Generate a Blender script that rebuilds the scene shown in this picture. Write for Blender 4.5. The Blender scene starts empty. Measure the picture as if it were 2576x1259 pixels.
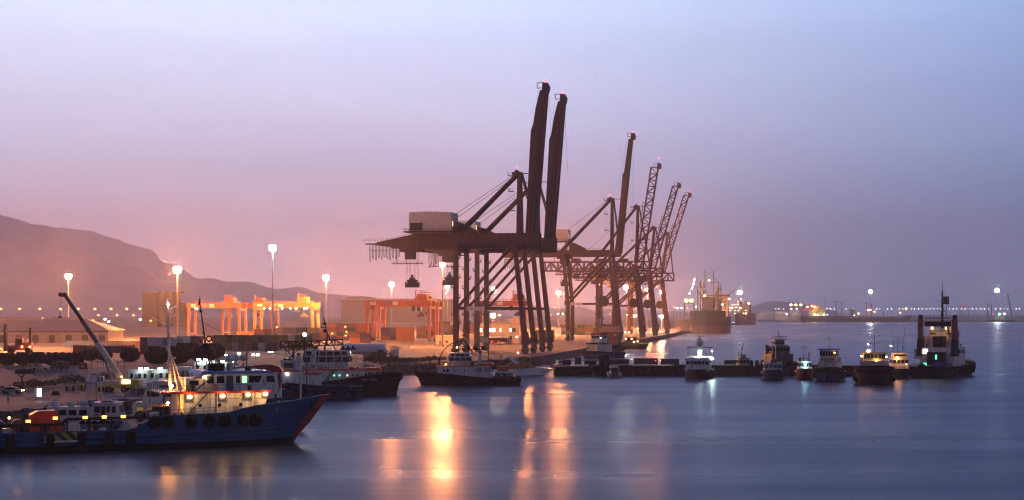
import bpy, bmesh, math, random
from mathutils import Vector, Matrix
C = bpy.context.scene
COL = C.collection
PI = math.pi
random.seed(7)
# ---------------------------------------------------------------- camera
F = 4000.0          # focal length in units of a 2576-px-wide frame
H = 19.2            # camera height over the water
VH = 790.0          # horizon row in that frame
cam = bpy.data.cameras.new('camera'); co = bpy.data.objects.new('camera', cam); COL.objects.link(co)
co.location = (0, 0, H); co.rotation_euler = (PI / 2, 0, 0)
cam.sensor_width = 36; cam.lens = F / 2576 * 36; cam.shift_y = (VH - 629.0) / 2576
cam.clip_start = 1; cam.clip_end = 30000
C.camera = co
# ---------------------------------------------------------------- render look
C.view_settings.view_transform = 'Standard'; C.view_settings.look = 'None'
C.view_settings.exposure = 0.8; C.view_settings.gamma = 1
cy = C.cycles
cy.use_denoising = True; cy.max_bounces = 6; cy.diffuse_bounces = 2; cy.glossy_bounces = 3; cy.volume_bounces = 2
cy.transmission_bounces = 2; cy.transparent_max_bounces = 4
cy.sample_clamp_indirect = 3; cy.use_light_tree = True; cy.caustics_reflective = False; cy.caustics_refractive = False
cy.filter_width = 1.15; cy.use_adaptive_sampling = True; cy.adaptive_threshold = 0.02
# ---------------------------------------------------------------- sky
def lin(r, g, b):
    f = lambda c: (c / 255 / 12.92) if c <= 10 else ((c / 255 + 0.055) / 1.055) ** 2.4
    return (f(r), f(g), f(b), 1)
W = bpy.data.worlds.new('World'); C.world = W; W.use_nodes = True
nt = W.node_tree; nt.nodes.clear(); N = nt.nodes.new; Lk = nt.links.new
SUN_EL, SUN_AZ = math.radians(3.0), math.radians(-60)
wo = N('ShaderNodeOutputWorld'); bg = N('ShaderNodeBackground'); Lk(bg.outputs[0], wo.inputs[0])
tc = N('ShaderNodeTexCoord'); sx = N('ShaderNodeSeparateXYZ'); Lk(tc.outputs['Generated'], sx.inputs[0])
def ramp(stops, interp='EASE'):
    r = N('ShaderNodeValToRGB'); e = r.color_ramp.elements; r.color_ramp.interpolation = interp
    while len(e) < len(stops): e.new(0.5)
    for q, (p, c) in zip(e, stops): q.position = p; q.color = c
    return r
def maprange(src, a, b):
    m = N('ShaderNodeMapRange'); m.inputs[1].default_value = a; m.inputs[2].default_value = b; Lk(src, m.inputs[0]); return m.outputs[0]
rz = ramp([(0.0, lin(160, 160, 192)), (0.10, lin(168, 173, 207)), (0.25, lin(182, 189, 221)), (0.42, lin(190, 207, 238)), (0.60, lin(118, 142, 198)), (1.0, lin(46, 66, 118))], 'LINEAR')
Lk(maprange(sx.outputs['Z'], 0.0, 0.48), rz.inputs[0])
rx = ramp([(0.0, (1.0, 0.96, 0.98, 1)), (0.36, (1.06, 1.03, 1.0, 1)), (0.50, (0.92, 0.96, 0.99, 1)), (0.66, (0.38, 0.52, 0.67, 1)), (1.0, (0.18, 0.27, 0.42, 1))], 'LINEAR')
Lk(maprange(sx.outputs['X'], -1.0, 1.0), rx.inputs[0])
ry = ramp([(0.0, (0.14, 0.18, 0.27, 1)), (0.5, (0.24, 0.29, 0.38, 1)), (0.9, (1, 1, 1, 1)), (1.0, (1, 1, 1, 1))], 'LINEAR')
Lk(maprange(sx.outputs['Y'], -1.0, 1.0), ry.inputs[0])
def mixm(a, b, mode='MULTIPLY', f=1.0):
    m = N('ShaderNodeMix'); m.data_type = 'RGBA'; m.blend_type = mode; m.inputs[0].default_value = f
    Lk(a, m.inputs[6]); Lk(b, m.inputs[7]); return m.outputs[2]
sky = N('ShaderNodeTexSky'); sky.sky_type = 'NISHITA'; sky.sun_disc = False
sky.sun_elevation = SUN_EL; sky.sun_rotation = SUN_AZ; sky.air_density = 2; sky.dust_density = 3
sc_ = N('ShaderNodeVectorMath'); sc_.operation = 'SCALE'; sc_.inputs['Scale'].default_value = 0.04; Lk(sky.outputs[0], sc_.inputs[0])
# thin uneven haze bands in the dusk sky
mpw = N('ShaderNodeMapping'); mpw.inputs['Scale'].default_value = (3, 3, 16); Lk(tc.outputs['Generated'], mpw.inputs[0])
nw = N('ShaderNodeTexNoise'); nw.inputs['Scale'].default_value = 1.3; nw.inputs['Detail'].default_value = 5; Lk(mpw.outputs[0], nw.inputs['Vector'])
rb = ramp([(0.3, (0.93, 0.935, 0.95, 1)), (0.7, (1.05, 1.045, 1.03, 1))], 'LINEAR'); Lk(nw.outputs[0], rb.inputs[0])
# dusk afterglow, with glow of the port lamps added into the sky colour
r1 = ramp([(0.0, (1.15, 0.42, 0.20, 1)), (0.30, (0.42, 0.145, 0.085, 1)), (1.0, (0, 0, 0, 1))], 'EASE'); Lk(maprange(sx.outputs['Z'], 0.0, 0.10), r1.inputs[0])
r2 = ramp([(0.0, (0.6, 0.6, 0.6, 1)), (0.45, (1, 1, 1, 1)), (0.72, (0.9, 0.9, 0.9, 1)), (0.95, (0.03, 0.03, 0.03, 1)), (1.0, (0, 0, 0, 1))], 'LINEAR'); Lk(maprange(sx.outputs['X'], -0.45, 0.2), r2.inputs[0])
base = mixm(mixm(rz.outputs[0], rx.outputs[0]), rb.outputs[0])
grad = mixm(mixm(base, mixm(r1.outputs[0], r2.outputs[0]), 'ADD'), ry.outputs[0])
Lk(mixm(grad, sc_.outputs[0], 'ADD', 0.35), bg.inputs['Color']); bg.inputs['Strength'].default_value = 1.16
# last daylight: the sun is at the horizon behind the overcast, very weak and wide
sl = bpy.data.lights.new('sun', 'SUN'); sl.energy = 0.12; sl.angle = math.radians(20); sl.color = (1, 0.86, 0.82)
so = bpy.data.objects.new('sun', sl); COL.objects.link(so); so.rotation_euler = (PI / 2 - math.radians(12), 0, math.radians(60))
# ---------------------------------------------------------------- helpers
def gp(u, v, z=0.0):
    "point of the plane at height z that the frame shows at (u, v)"
    d = F * (H - z) / (v - VH); return Vector(((u - 1288) * d / F, d, z))
def at(u, v, d):
    return Vector(((u - 1288) * d / F, d, H - (v - VH) * d / F))
MATS = {}
def mat(name, col, rough=0.6, metal=0.0, var=0.25, scale=0.6, bump=0.0, dirt=None, stretch=None):
    "painted / mineral surface with procedural wear"
    if name in MATS: return MATS[name]
    m = bpy.data.materials.new(name); m.use_nodes = True; t = m.node_tree; b = t.nodes['Principled BSDF']
    b.inputs['Roughness'].default_value = rough; b.inputs['Metallic'].default_value = metal
    if max(col[:3]) < 0.03 and rough > 0.3: b.inputs['Specular IOR Level'].default_value = 0.2
    c = t.nodes.new('ShaderNodeTexCoord'); mp = t.nodes.new('ShaderNodeMapping'); t.links.new(c.outputs['Object'], mp.inputs[0])
    mp.inputs['Scale'].default_value = stretch or (1, 1, 1)
    n = t.nodes.new('ShaderNodeTexNoise'); n.inputs['Scale'].default_value = scale; n.inputs['Detail'].default_value = 6; n.inputs['Roughness'].default_value = 0.65
    t.links.new(mp.outputs[0], n.inputs['Vector'])
    r = t.nodes.new('ShaderNodeValToRGB'); e = r.color_ramp.elements
    d = dirt or tuple(x * (1 - var) for x in col[:3])
    e[0].position = 0.34; e[0].color = (*d[:3], 1); e[1].position = 0.62; e[1].color = (*col[:3], 1)
    t.links.new(n.outputs[0], r.inputs[0]); t.links.new(r.outputs[0], b.inputs['Base Color'])
    if bump:
        bp = t.nodes.new('ShaderNodeBump'); bp.inputs['Strength'].default_value = bump; bp.inputs['Distance'].default_value = 0.2
        t.links.new(n.outputs[0], bp.inputs['Height']); t.links.new(bp.outputs[0], b.inputs['Normal'])
    MATS[name] = m; return m
def emat(name, col, strength):
    if name in MATS: return MATS[name]
    m = bpy.data.materials.new(name); m.use_nodes = True; t = m.node_tree; t.nodes.clear()
    o = t.nodes.new('ShaderNodeOutputMaterial'); e = t.nodes.new('ShaderNodeEmission')
    e.inputs[0].default_value = (*col[:3], 1); e.inputs[1].default_value = strength; t.links.new(e.outputs[0], o.inputs[0])
    MATS[name] = m; return m
class MB:
    "collects shapes, then links them as one mesh object"
    def __init__(s): s.v = []; s.f = []; s.mi = []; s.sm = []; s.cur = 0
    def add(s, vs, fs, smooth=False):
        o = len(s.v); s.v += [tuple(q) for q in vs]
        for f in fs: s.f.append([o + i for i in f]); s.mi.append(s.cur); s.sm.append(smooth)
        return s
    def box(s, x0, x1, y0, y1, z0, z1):
        return s.add([(x0, y0, z0), (x1, y0, z0), (x1, y1, z0), (x0, y1, z0), (x0, y0, z1), (x1, y0, z1), (x1, y1, z1), (x0, y1, z1)],
                     [(3, 2, 1, 0), (4, 5, 6, 7), (0, 1, 5, 4), (1, 2, 6, 5), (2, 3, 7, 6), (3, 0, 4, 7)])
    def cbox(s, c, d, rz=0.0):
        cs, sn = math.cos(rz), math.sin(rz); vs = []
        for z in (-1, 1):
            for x, y in ((-1, -1), (1, -1), (1, 1), (-1, 1)):
                px, py = x * d[0] / 2, y * d[1] / 2
                vs.append((c[0] + px * cs - py * sn, c[1] + px * sn + py * cs, c[2] + z * d[2] / 2))
        return s.add(vs, [(3, 2, 1, 0), (4, 5, 6, 7), (0, 1, 5, 4), (1, 2, 6, 5), (2, 3, 7, 6), (3, 0, 4, 7)])
    def bar(s, a, b, w, h=None, w2=None, h2=None):
        "box beam from a to b"
        a, b = Vector(a), Vector(b); h = h or w; w2 = w2 or w; h2 = h2 or h
        d = (b - a).normalized(); up = Vector((0, 0, 1)) if abs(d.z) < 0.95 else Vector((0, 1, 0))
        sx_ = d.cross(up).normalized(); sy_ = sx_.cross(d).normalized(); vs = []
        for p, ww, hh in ((a, w, h), (b, w2, h2)):
            for i, j in ((-1, -1), (1, -1), (1, 1), (-1, 1)): vs.append(p + sx_ * i * ww / 2 + sy_ * j * hh / 2)
        return s.add(vs, [(3, 2, 1, 0), (4, 5, 6, 7), (0, 1, 5, 4), (1, 2, 6, 5), (2, 3, 7, 6), (3, 0, 4, 7)])
    def tube(s, a, b, r, r2=None, n=8, caps=True):
        a, b = Vector(a), Vector(b); r2 = r if r2 is None else r2
        d = (b - a).normalized(); up = Vector((0, 0, 1)) if abs(d.z) < 0.95 else Vector((1, 0, 0))
        x = d.cross(up).normalized(); y = d.cross(x); vs = []
        for p, rr in ((a, r), (b, r2)):
            for k in range(n): vs.append(p + (x * math.cos(2 * PI * k / n) + y * math.sin(2 * PI * k / n)) * rr)
        s.add(vs, [(k, n + k, n + (k + 1) % n, (k + 1) % n) for k in range(n)], True)
        if caps: s.add(vs, [tuple(range(n)), tuple(range(2 * n - 1, n - 1, -1))])
        return s
    def path(s, pts, r, n=6):
        for p, q in zip(pts, pts[1:]): s.tube(p, q, r, n=n)
        return s
    def ball(s, c, r, n=12, m=8, rot=None):
        r = r if isinstance(r, (tuple, list)) else (r, r, r); vs = []; fs = []
        for j in range(m + 1):
            t = PI * j / m
            for k in range(n):
                p = Vector((math.sin(t) * math.cos(2 * PI * k / n) * r[0], math.sin(t) * math.sin(2 * PI * k / n) * r[1], math.cos(t) * r[2]))
                if rot is not None: p = rot @ p
                vs.append(Vector(c) + p)
        for j in range(m):
            for k in range(n):
                fs.append((j * n + k, (j + 1) * n + k, (j + 1) * n + (k + 1) % n, j * n + (k + 1) % n))
        return s.add(vs, fs, True)
    def prism(s, pts, axis, a, b):
        "2-D outline extruded along an axis: axis 'y' takes (x, z), 'x' takes (y, z), 'z' takes (x, y)"
        def g(p, t): return {'y': (p[0], t, p[1]), 'x': (t, p[0], p[1]), 'z': (p[0], p[1], t)}[axis]
        n = len(pts); vs = [g(p, a) for p in pts] + [g(p, b) for p in pts]
        return s.add(vs, [tuple(range(n)), tuple(range(2 * n - 1, n - 1, -1))] + [(k, k + n, (k + 1) % n + n, (k + 1) % n) for k in range(n)])
    def ring(s, c, R, r, axis='y', n=18, m=7):
        vs = []; fs = []
        for k in range(n):
            t = 2 * PI * k / n
            for j in range(m):
                q = 2 * PI * j / m; rr = R + r * math.cos(q); h = r * math.sin(q)
                p = {'y': (rr * math.cos(t), h, rr * math.sin(t)), 'x': (h, rr * math.cos(t), rr * math.sin(t)), 'z': (rr * math.cos(t), rr * math.sin(t), h)}[axis]
                vs.append(Vector(c) + Vector(p))
        for k in range(n):
            for j in range(m): fs.append((k * m + j, ((k + 1) % n) * m + j, ((k + 1) % n) * m + (j + 1) % m, k * m + (j + 1) % m))
        return s.add(vs, fs, True)
    def disc(s, c, r, t, axis='y', n=14):
        e = {'y': Vector((0, 1, 0)), 'x': Vector((1, 0, 0)), 'z': Vector((0, 0, 1))}[axis] * t / 2
        return s.tube(Vector(c) - e, Vector(c) + e, r, n=n)
    def truss(s, a, b, side, h, n, r, dy=None):
        "flat lattice: chords a-b and the same shifted by `side`, zigzag between; dy doubles it with cross pieces"
        a, b, side = Vector(a), Vector(b), Vector(side)
        offs = [Vector((0, 0, 0))] if dy is None else [Vector(dy) * -0.5, Vector(dy) * 0.5]
        for o in offs:
            s.bar(a + o, b + o, r * 1.5); s.bar(a + side + o, b + side + o, r * 1.5)
            for k in range(n):
                p = a.lerp(b, k / n) + o; q = a.lerp(b, (k + 1) / n) + o
                s.bar(p, p + side, r)
                if k % 2: s.bar(p + side, q, r)
                else: s.bar(p, q + side, r)
            s.bar(b + o, b + side + o, r)
        if dy is not None:
            for k in range(n + 1):
                p = a.lerp(b, k / n); s.bar(p + offs[0], p + offs[1], r); s.bar(p + side + offs[0], p + side + offs[1], r)
        return s
    def build(s, name, m, parent=None, loc=None, rz=None):
        me = bpy.data.meshes.new(name); me.from_pydata(s.v, [], s.f)
        for q in (m if isinstance(m, (list, tuple)) else [m]): me.materials.append(q)
        me.polygons.foreach_set('material_index', s.mi); me.polygons.foreach_set('use_smooth', s.sm)
        bm = bmesh.new(); bm.from_mesh(me); bmesh.ops.recalc_face_normals(bm, faces=bm.faces); bm.to_mesh(me); bm.free()
        o = bpy.data.objects.new(name, me); COL.objects.link(o)
        if parent is not None: o.parent = parent
        if loc is not None: o.location = loc
        if rz is not None: o.rotation_euler[2] = rz
        return o
def tag(o, label=None, cat=None, group=None, kind=None):
    for k, v in (('label', label), ('category', cat), ('group', group), ('kind', kind)):
        if v: o[k] = v
    return o
def thing(name, label, cat, loc=(0, 0, 0), rz=0.0, group=None):
    o = bpy.data.objects.new(name, None); COL.objects.link(o); o.location = loc; o.rotation_euler = (0, 0, rz)
    o.empty_display_size = 0.5
    return tag(o, label, cat, group)
KIDS = {}
def dup(root, loc=None, rz=None, label=None):
    "a copy of a thing with copies of its parts and sub-parts"
    def rec(o, par):
        c = o.copy(); COL.objects.link(c)
        if par is not None: c.parent = par
        for ch in list(o.children): rec(ch, c)
        return c
    r = rec(root, None)
    if loc is not None: r.location = loc
    if rz is not None: r.rotation_euler[2] = rz
    if label: r['label'] = label
    return r
def text(body, size, m, parent, loc, rot, name='lettering', extrude=0.02, align='CENTER'):
    c = bpy.data.curves.new(name, 'FONT'); c.body = body; c.size = size; c.extrude = extrude; c.align_x = align; c.align_y = 'CENTER'
    t = bpy.data.objects.new(name, c); COL.objects.link(t)
    dg = bpy.context.evaluated_depsgraph_get(); me = bpy.data.meshes.new_from_object(t.evaluated_get(dg)); bpy.data.objects.remove(t)
    me.materials.clear(); me.materials.append(m)
    o = bpy.data.objects.new(name, me); COL.objects.link(o); o.parent = parent; o.location = loc; o.rotation_euler = rot
    return o
# ---------------------------------------------------------------- materials
STEEL_DK = mat('dark brown crane steel', (0.05, 0.032, 0.028), 0.6, 0, 0.5, 0.25, dirt=(0.085, 0.042, 0.024))
STEEL_BR = mat('rusty brown crane steel', (0.085, 0.042, 0.026), 0.6, 0, 0.4, 0.2, dirt=(0.12, 0.05, 0.024))
STEEL_RED = mat('red oxide crane steel', (0.085, 0.036, 0.028), 0.6, 0, 0.5, 0.3)
ORANGE = mat('orange gantry paint', (0.50, 0.088, 0.024), 0.55, 0, 0.4, 0.4)
WHITE = mat('white marine paint', (0.70, 0.70, 0.71), 0.45, 0, 0.22, 1.0, dirt=(0.42, 0.36, 0.31), stretch=(1.6, 1.6, 0.35))
SHED = mat('grey white sheet metal', (0.60, 0.60, 0.62), 0.5, 0, 0.3, 0.5, stretch=(4, 4, 0.4))
BLACKH = mat('black hull paint', (0.008, 0.009, 0.011), 0.5, 0, 0.4, 0.4, dirt=(0.018, 0.014, 0.012))
BLUEH = mat('blue hull paint', (0.014, 0.08, 0.22), 0.45, 0, 0.35, 0.8, dirt=(0.022, 0.055, 0.125), stretch=(1, 1, 0.22))
NAVYH = mat('purple navy hull paint', (0.035, 0.03, 0.14), 0.35, 0, 0.3, 0.5)
REDP = mat('red paint', (0.5, 0.03, 0.018), 0.45, 0, 0.4, 0.8)
ORSTRIPE = mat('bright orange stripe paint', (0.75, 0.10, 0.02), 0.4, 0, 0.15, 0.8)
RUBBER = mat('black rubber', (0.012, 0.012, 0.012), 0.85, 0, 0.4, 2.0)
GLASS = mat('dark window glass', (0.012, 0.016, 0.022), 0.08, 0, 0.2, 0.5)
DECK = mat('green grey deck paint', (0.07, 0.10, 0.09), 0.7, 0, 0.4, 1.0)
GREY = mat('grey steel', (0.22, 0.23, 0.24), 0.5, 0, 0.3, 0.8)
DKGREY = mat('dark grey steel', (0.05, 0.05, 0.055), 0.55, 0, 0.4, 0.8)
YELLOW = mat('yellow safety paint', (0.68, 0.45, 0.03), 0.5, 0, 0.3, 1.2)
CONC = mat('quay concrete', (0.30, 0.27, 0.25), 0.85, 0, 0.35, 0.05, bump=0.1)
ROCK = mat('dark shore rock', (0.13, 0.115, 0.10), 0.9, 0, 0.5, 0.7, bump=0.5)
TIMBER = mat('black tarred timber', (0.025, 0.022, 0.02), 0.8, 0, 0.5, 1.0)
BEIGE = mat('beige wall plaster', (0.45, 0.38, 0.31), 0.85, 0, 0.25, 0.3)
NA = (1.0, 0.30, 0.075); WARM = (1.0, 0.62, 0.26); COOL = (0.80, 1.0, 0.92); WHT = (1.0, 0.93, 0.78)
SODIUM = emat('sodium floodlamp', NA, 7600); SODIUM_S = emat('sodium street lamp', (1.0, 0.40, 0.10), 3.2)
METAL_HALIDE = emat('white floodlamp', (1.0, 0.97, 0.80), 1100)
WARMLAMP = emat('warm deck lamp', (1.0, 0.50, 0.14), 14); COOLLAMP = emat('cool white lamp', COOL, 20)
REDLAMP = emat('red warning lamp', (1.0, 0.04, 0.06), 6); SMALLWHITE = emat('small white lamp', (1, 0.95, 0.85), 90)
GREENLAMP = emat('green lit porthole', (0.10, 1.0, 0.45), 1.3); YELPORT = emat('yellow lit porthole', (1.0, 0.85, 0.25), 1.2)
LITWIN = emat('lit window', (0.95, 1.0, 0.62), 1.6); LITWARM = emat('warm lit window', (1.0, 0.55, 0.2), 1.4); ORLAMP = emat('orange lamp', (1.0, 0.33, 0.04), 90)
YGLAMP = emat('yellow green floodlamp', (1.0, 0.86, 0.22), 45)
# ================================================================ setting
def water():
    "long-exposure harbour water: a wide gloss over dark blue, with wind patches and slicks"
    m = bpy.data.materials.new('harbour water'); m.use_nodes = True; t = m.node_tree; t.nodes.clear(); n_ = t.nodes.new; l_ = t.links.new
    o = n_('ShaderNodeOutputMaterial'); mx = n_('ShaderNodeMixShader'); df = n_('ShaderNodeBsdfDiffuse'); gl = n_('ShaderNodeBsdfGlossy'); fr = n_('ShaderNodeFresnel'); fr.inputs[0].default_value = 1.333
    df.inputs[0].default_value = (0.013, 0.036, 0.064, 1); gl.inputs[0].default_value = (0.82, 0.89, 0.97, 1)
    c = n_('ShaderNodeTexCoord')
    def noise(sx_, sy_, det):
        mp = n_('ShaderNodeMapping'); mp.inputs['Scale'].default_value = (sx_, sy_, 1); l_(c.outputs['Object'], mp.inputs[0])
        n = n_('ShaderNodeTexNoise'); n.inputs['Scale'].default_value = 1.0; n.inputs['Detail'].default_value = det; l_(mp.outputs[0], n.inputs['Vector']); return n
    def mr(src, a, b, x, y):
        r = n_('ShaderNodeMapRange'); r.inputs[1].default_value = a; r.inputs[2].default_value = b; r.inputs[3].default_value = x; r.inputs[4].default_value = y; l_(src, r.inputs[0]); return r.outputs[0]
    na, nb, nc = noise(0.004, 0.022, 6), noise(0.012, 0.05, 5), noise(0.06, 0.25, 4)
    l_(mr(na.outputs[0], 0.35, 0.65, 0.25, 0.35), gl.inputs['Roughness'])
    mul = n_('ShaderNodeMath'); mul.operation = 'MULTIPLY'; l_(fr.outputs[0], mul.inputs[0]); l_(mr(nb.outputs[0], 0.3, 0.7, 0.40, 0.56), mul.inputs[1]); l_(mul.outputs[0], mx.inputs[0])
    bp = n_('ShaderNodeBump'); bp.inputs['Strength'].default_value = 0.13; bp.inputs['Distance'].default_value = 0.5; l_(nc.outputs[0], bp.inputs['Height'])
    l_(bp.outputs[0], gl.inputs['Normal']); l_(bp.outputs[0], fr.inputs['Normal'])
    l_(df.outputs[0], mx.inputs[1]); l_(gl.outputs[0], mx.inputs[2]); l_(mx.outputs[0], o.inputs[0])
    q = MB().add([(-9500, -300, 0), (9500, -300, 0), (9500, 16500, 0), (-9500, 16500, 0)], [(0, 1, 2, 3)])
    tag(q.build('water', m), kind='structure')
water()
# quay edge: X = QX + QS * Y, running away from the camera
QS = 0.176; QX = 18.3 - QS * 655
def qx(d): return QX + QS * d - (6 * max(0, min(1, (d - 1250) / 200)))
SHORE = [(-3000, 262), (-150, 262), (-84, 265), (-76, 285), (-68, 310), (-66, 395), (-52, 440), (-38, 500), (-12, 548), (8, 590)]
QEDGE = [(qx(d), d) for d in (612, 700, 900, 1200, 1320, 1460, 1600, 2200, 2900)]
def sstep(x, a, b):
    t = max(0.0, min(1.0, (x - a) / (b - a))); return t * t * (3 - 2 * t)
def gz(x, y):
    "height of the ground: the yard behind the small-boat harbour lies 2.6 m above the quay"
    return 3.0 + 2.6 * sstep(-x, 48, 75) * sstep(y, 330, 410) * (1 - sstep(y, 720, 900))
def gg(u, v):
    z = 3.0
    for _ in range(30):
        p = gp(u, v, z); z = z * .5 + gz(p.x, p.y) * .5
    return gp(u, v, z)
def gd(u, d):
    x = (u - 1288) * d / F; return Vector((x, d, gz(x, d)))
def land():
    pts = SHORE + QEDGE + [(430, 3400), (470, 3870), (5600, 3870), (9400, 16400), (-9400, 16400), (-9400, 262)]
    n = len(pts)
    g = mat('port concrete ground', (0.13, 0.105, 0.10), 0.88, 0, 0.4, 0.03, bump=0.05, dirt=(0.07, 0.055, 0.052))
    bm = bmesh.new(); bm.faces.new([bm.verts.new((x, y, 3.0)) for x, y in pts])
    for k in range(27):
        bmesh.ops.bisect_plane(bm, geom=bm.verts[:] + bm.edges[:] + bm.faces[:], plane_co=(0, 320 + k * 23, 0), plane_no=(0, 1, 0))
    for x in (-46, -52, -58, -64, -70, -78, -120, -200, -330):
        bmesh.ops.bisect_plane(bm, geom=bm.verts[:] + bm.edges[:] + bm.faces[:], plane_co=(x, 0, 0), plane_no=(1, 0, 0))
    bmesh.ops.triangulate(bm, faces=bm.faces[:])
    for v in bm.verts: v.co.z = gz(v.co.x, v.co.y)
    edge = [e for e in bm.edges if e.is_boundary]
    r = bmesh.ops.extrude_edge_only(bm, edges=edge)
    for v in [q for q in r['geom'] if isinstance(q, bmesh.types.BMVert)]: v.co.z = -4
    bmesh.ops.recalc_face_normals(bm, faces=bm.faces[:])
    me = bpy.data.meshes.new('ground'); bm.to_mesh(me); bm.free(); me.materials.append(g)
    o = bpy.data.objects.new('ground', me); COL.objects.link(o); tag(o, kind='structure')
land()
# concrete coping along the quay
def quay_cope():
    m = MB()
    for (x0, y0), (x1, y1) in zip(QEDGE, QEDGE[1:]):
        m.bar((x0 - 0.6, y0, 3.1), (x1 - 0.6, y1, 3.1), 1.2, 0.22)
    tag(m.build('quay_edge', CONC), kind='structure')
quay_cope()
def mountains():
    rock = mat('bare mountain rock', (0.40, 0.36, 0.42), 0.95, 0, 0.5, 0.006, bump=0.6)  # base colour lightened to add to the distance haze
    rnd = random.Random(3)
    def ridge(name, d, prof, depth, amp):
        # prof: list of (u, v) skyline points; a real ridge with front and back slopes
        us = [prof[0][0] + (prof[-1][0] - prof[0][0]) * k / 150 for k in range(151)]
        def f(u):
            for (a, va), (b, vb) in zip(prof, prof[1:]):
                if a <= u <= b:
                    t = (u - a) / (b - a); t = t * t * (3 - 2 * t) * 0.35 + t * 0.65; return va + (vb - va) * t
            return VH
        ph = [(rnd.uniform(0.02, 0.09), rnd.uniform(0, 6.28), rnd.uniform(0.3, 1)) for _ in range(9)]
        rows = 14; vs = []; fs = []
        for j in range(rows + 1):
            s = j / rows
            for i, u in enumerate(us):
                top = at(u, f(u), d); zt = max(4, top.z - 3)
                tz = math.sin(s * PI) ** 1.15 if s < 0.5 else math.sin(s * PI)
                gul = sum(a * math.sin(u * w + p + s * 4 * a) for w, p, a in ph)
                y = d - depth * (0.5 - s) + gul * depth * 0.035 * math.sin(s * PI)
                z = 3 + zt * tz + gul * amp * math.sin(s * PI) * (1 - tz * 0.8)
                vs.append((top.x * (1 + (y - d) / d * 0.3), y, max(z, 2.5)))
        n = len(us)
        for j in range(rows):
            for i in range(n - 1): fs.append((j * n + i, j * n + i + 1, (j + 1) * n + i + 1, (j + 1) * n + i))
        tag(MB().add(vs, fs, True).build(name, rock), kind='structure')
    ridge('hills', 10800, [(-500, 480), (-200, 505), (0, 538), (40, 560), (100, 565), (150, 587), (215, 624), (290, 662), (360, 676), (420, 705), (500, 755), (580, 789)], 2600, 40)
    ridge('hills', 15600, [(-200, 600), (60, 588), (150, 572), (230, 582), (330, 612), (420, 655), (500, 700), (560, 705), (640, 712), (700, 726), (760, 724), (850, 742), (1000, 756), (1150, 764), (1300, 768), (1500, 778), (1700, 784), (1850, 786), (2000, 789)], 1800, 26)
    ridge('hills', 12400, [(150, 775), (230, 735), (310, 690), (360, 694), (410, 712), (460, 745), (520, 768), (600, 745), (680, 738), (740, 752), (800, 770), (900, 768), (980, 772), (1100, 782), (1180, 789)], 1100, 14)
    ridge('hills', 15000, [(1700, 789), (1850, 776), (1950, 758), (2010, 762), (2080, 780), (2120, 789)], 1100, 14)
mountains()
def haze():
    m = bpy.data.materials.new('evening haze'); m.use_nodes = True; t = m.node_tree; t.nodes.clear()
    o = t.nodes.new('ShaderNodeOutputMaterial'); v = t.nodes.new('ShaderNodeVolumePrincipled')
    v.inputs['Density'].default_value = HAZE; v.inputs['Color'].default_value = (0.95, 0.92, 0.94, 1); v.inputs['Anisotropy'].default_value = HAZE_G
    t.links.new(v.outputs[0], o.inputs['Volume'])
    tag(MB().box(-9800, 9800, -400, 16800, -6, 960).build('haze', m), kind='stuff')
HAZE = 0.000112; HAZE_G = 0.38
haze()
# ================================================================ ship-to-shore cranes
RAIL_A = math.atan2(-0.1867, 0.9824)          # local x = seaward, local y = along the quay away from the camera
def rail(d, along=0.0): return (5.44 + 0.187 * (d - 640) , d, 3.0)
def platforms(parent, x, y, zs, s, m):
    for z, sd in zs:
        k = MB(); px = x + sd * 1.9 * s
        k.cbox((px, y, z), (2.0 * s, 2.2 * s, 0.25)); k.bar((x + sd * 0.8 * s, y, z - 1.6 * s), (px + sd * 0.7, y, z), 0.25)
        for q in (0.5, 1.1):
            k.bar((px + sd * 1.0 * s, y - 1.1 * s, z + q), (px + sd * 1.0 * s, y + 1.1 * s, z + q), 0.09); k.bar((px - sd * 0.2 * s, y - 1.1 * s, z + q), (px + sd * 1.0 * s, y - 1.1 * s, z + q), 0.09)
        for yy in (-1.1, 1.1): k.bar((px + sd * 1.0 * s, y + yy * s, z), (px + sd * 1.0 * s, y + yy * s, z + 1.1), 0.1)
        k.build('leg_platform', m, parent)
def bogies(parent, x, y, m):
    k = MB(); k.box(x - 0.7, x + 0.7, y - 4.2, y + 4.2, 1.5, 2.4); k.box(x - 0.9, x + 0.9, y - 1.3, y + 1.3, 2.4, 4.2)
    for q in (-3.2, -1.2, 1.2, 3.2): k.disc((x, y + q, 0.55), 0.55, 0.6, 'x', 12); k.box(x - 0.6, x + 0.6, y + q - 0.5, y + q + 0.5, 0.7, 1.5)
    k.box(x - 0.9, x - 0.65, y - 4.4, y - 3.0, 0.8, 2.2); k.box(x - 1.2, x - 0.92, y - 1, y + 1, 2.6, 3.6)
    k.build('bogie', m, parent)
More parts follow.
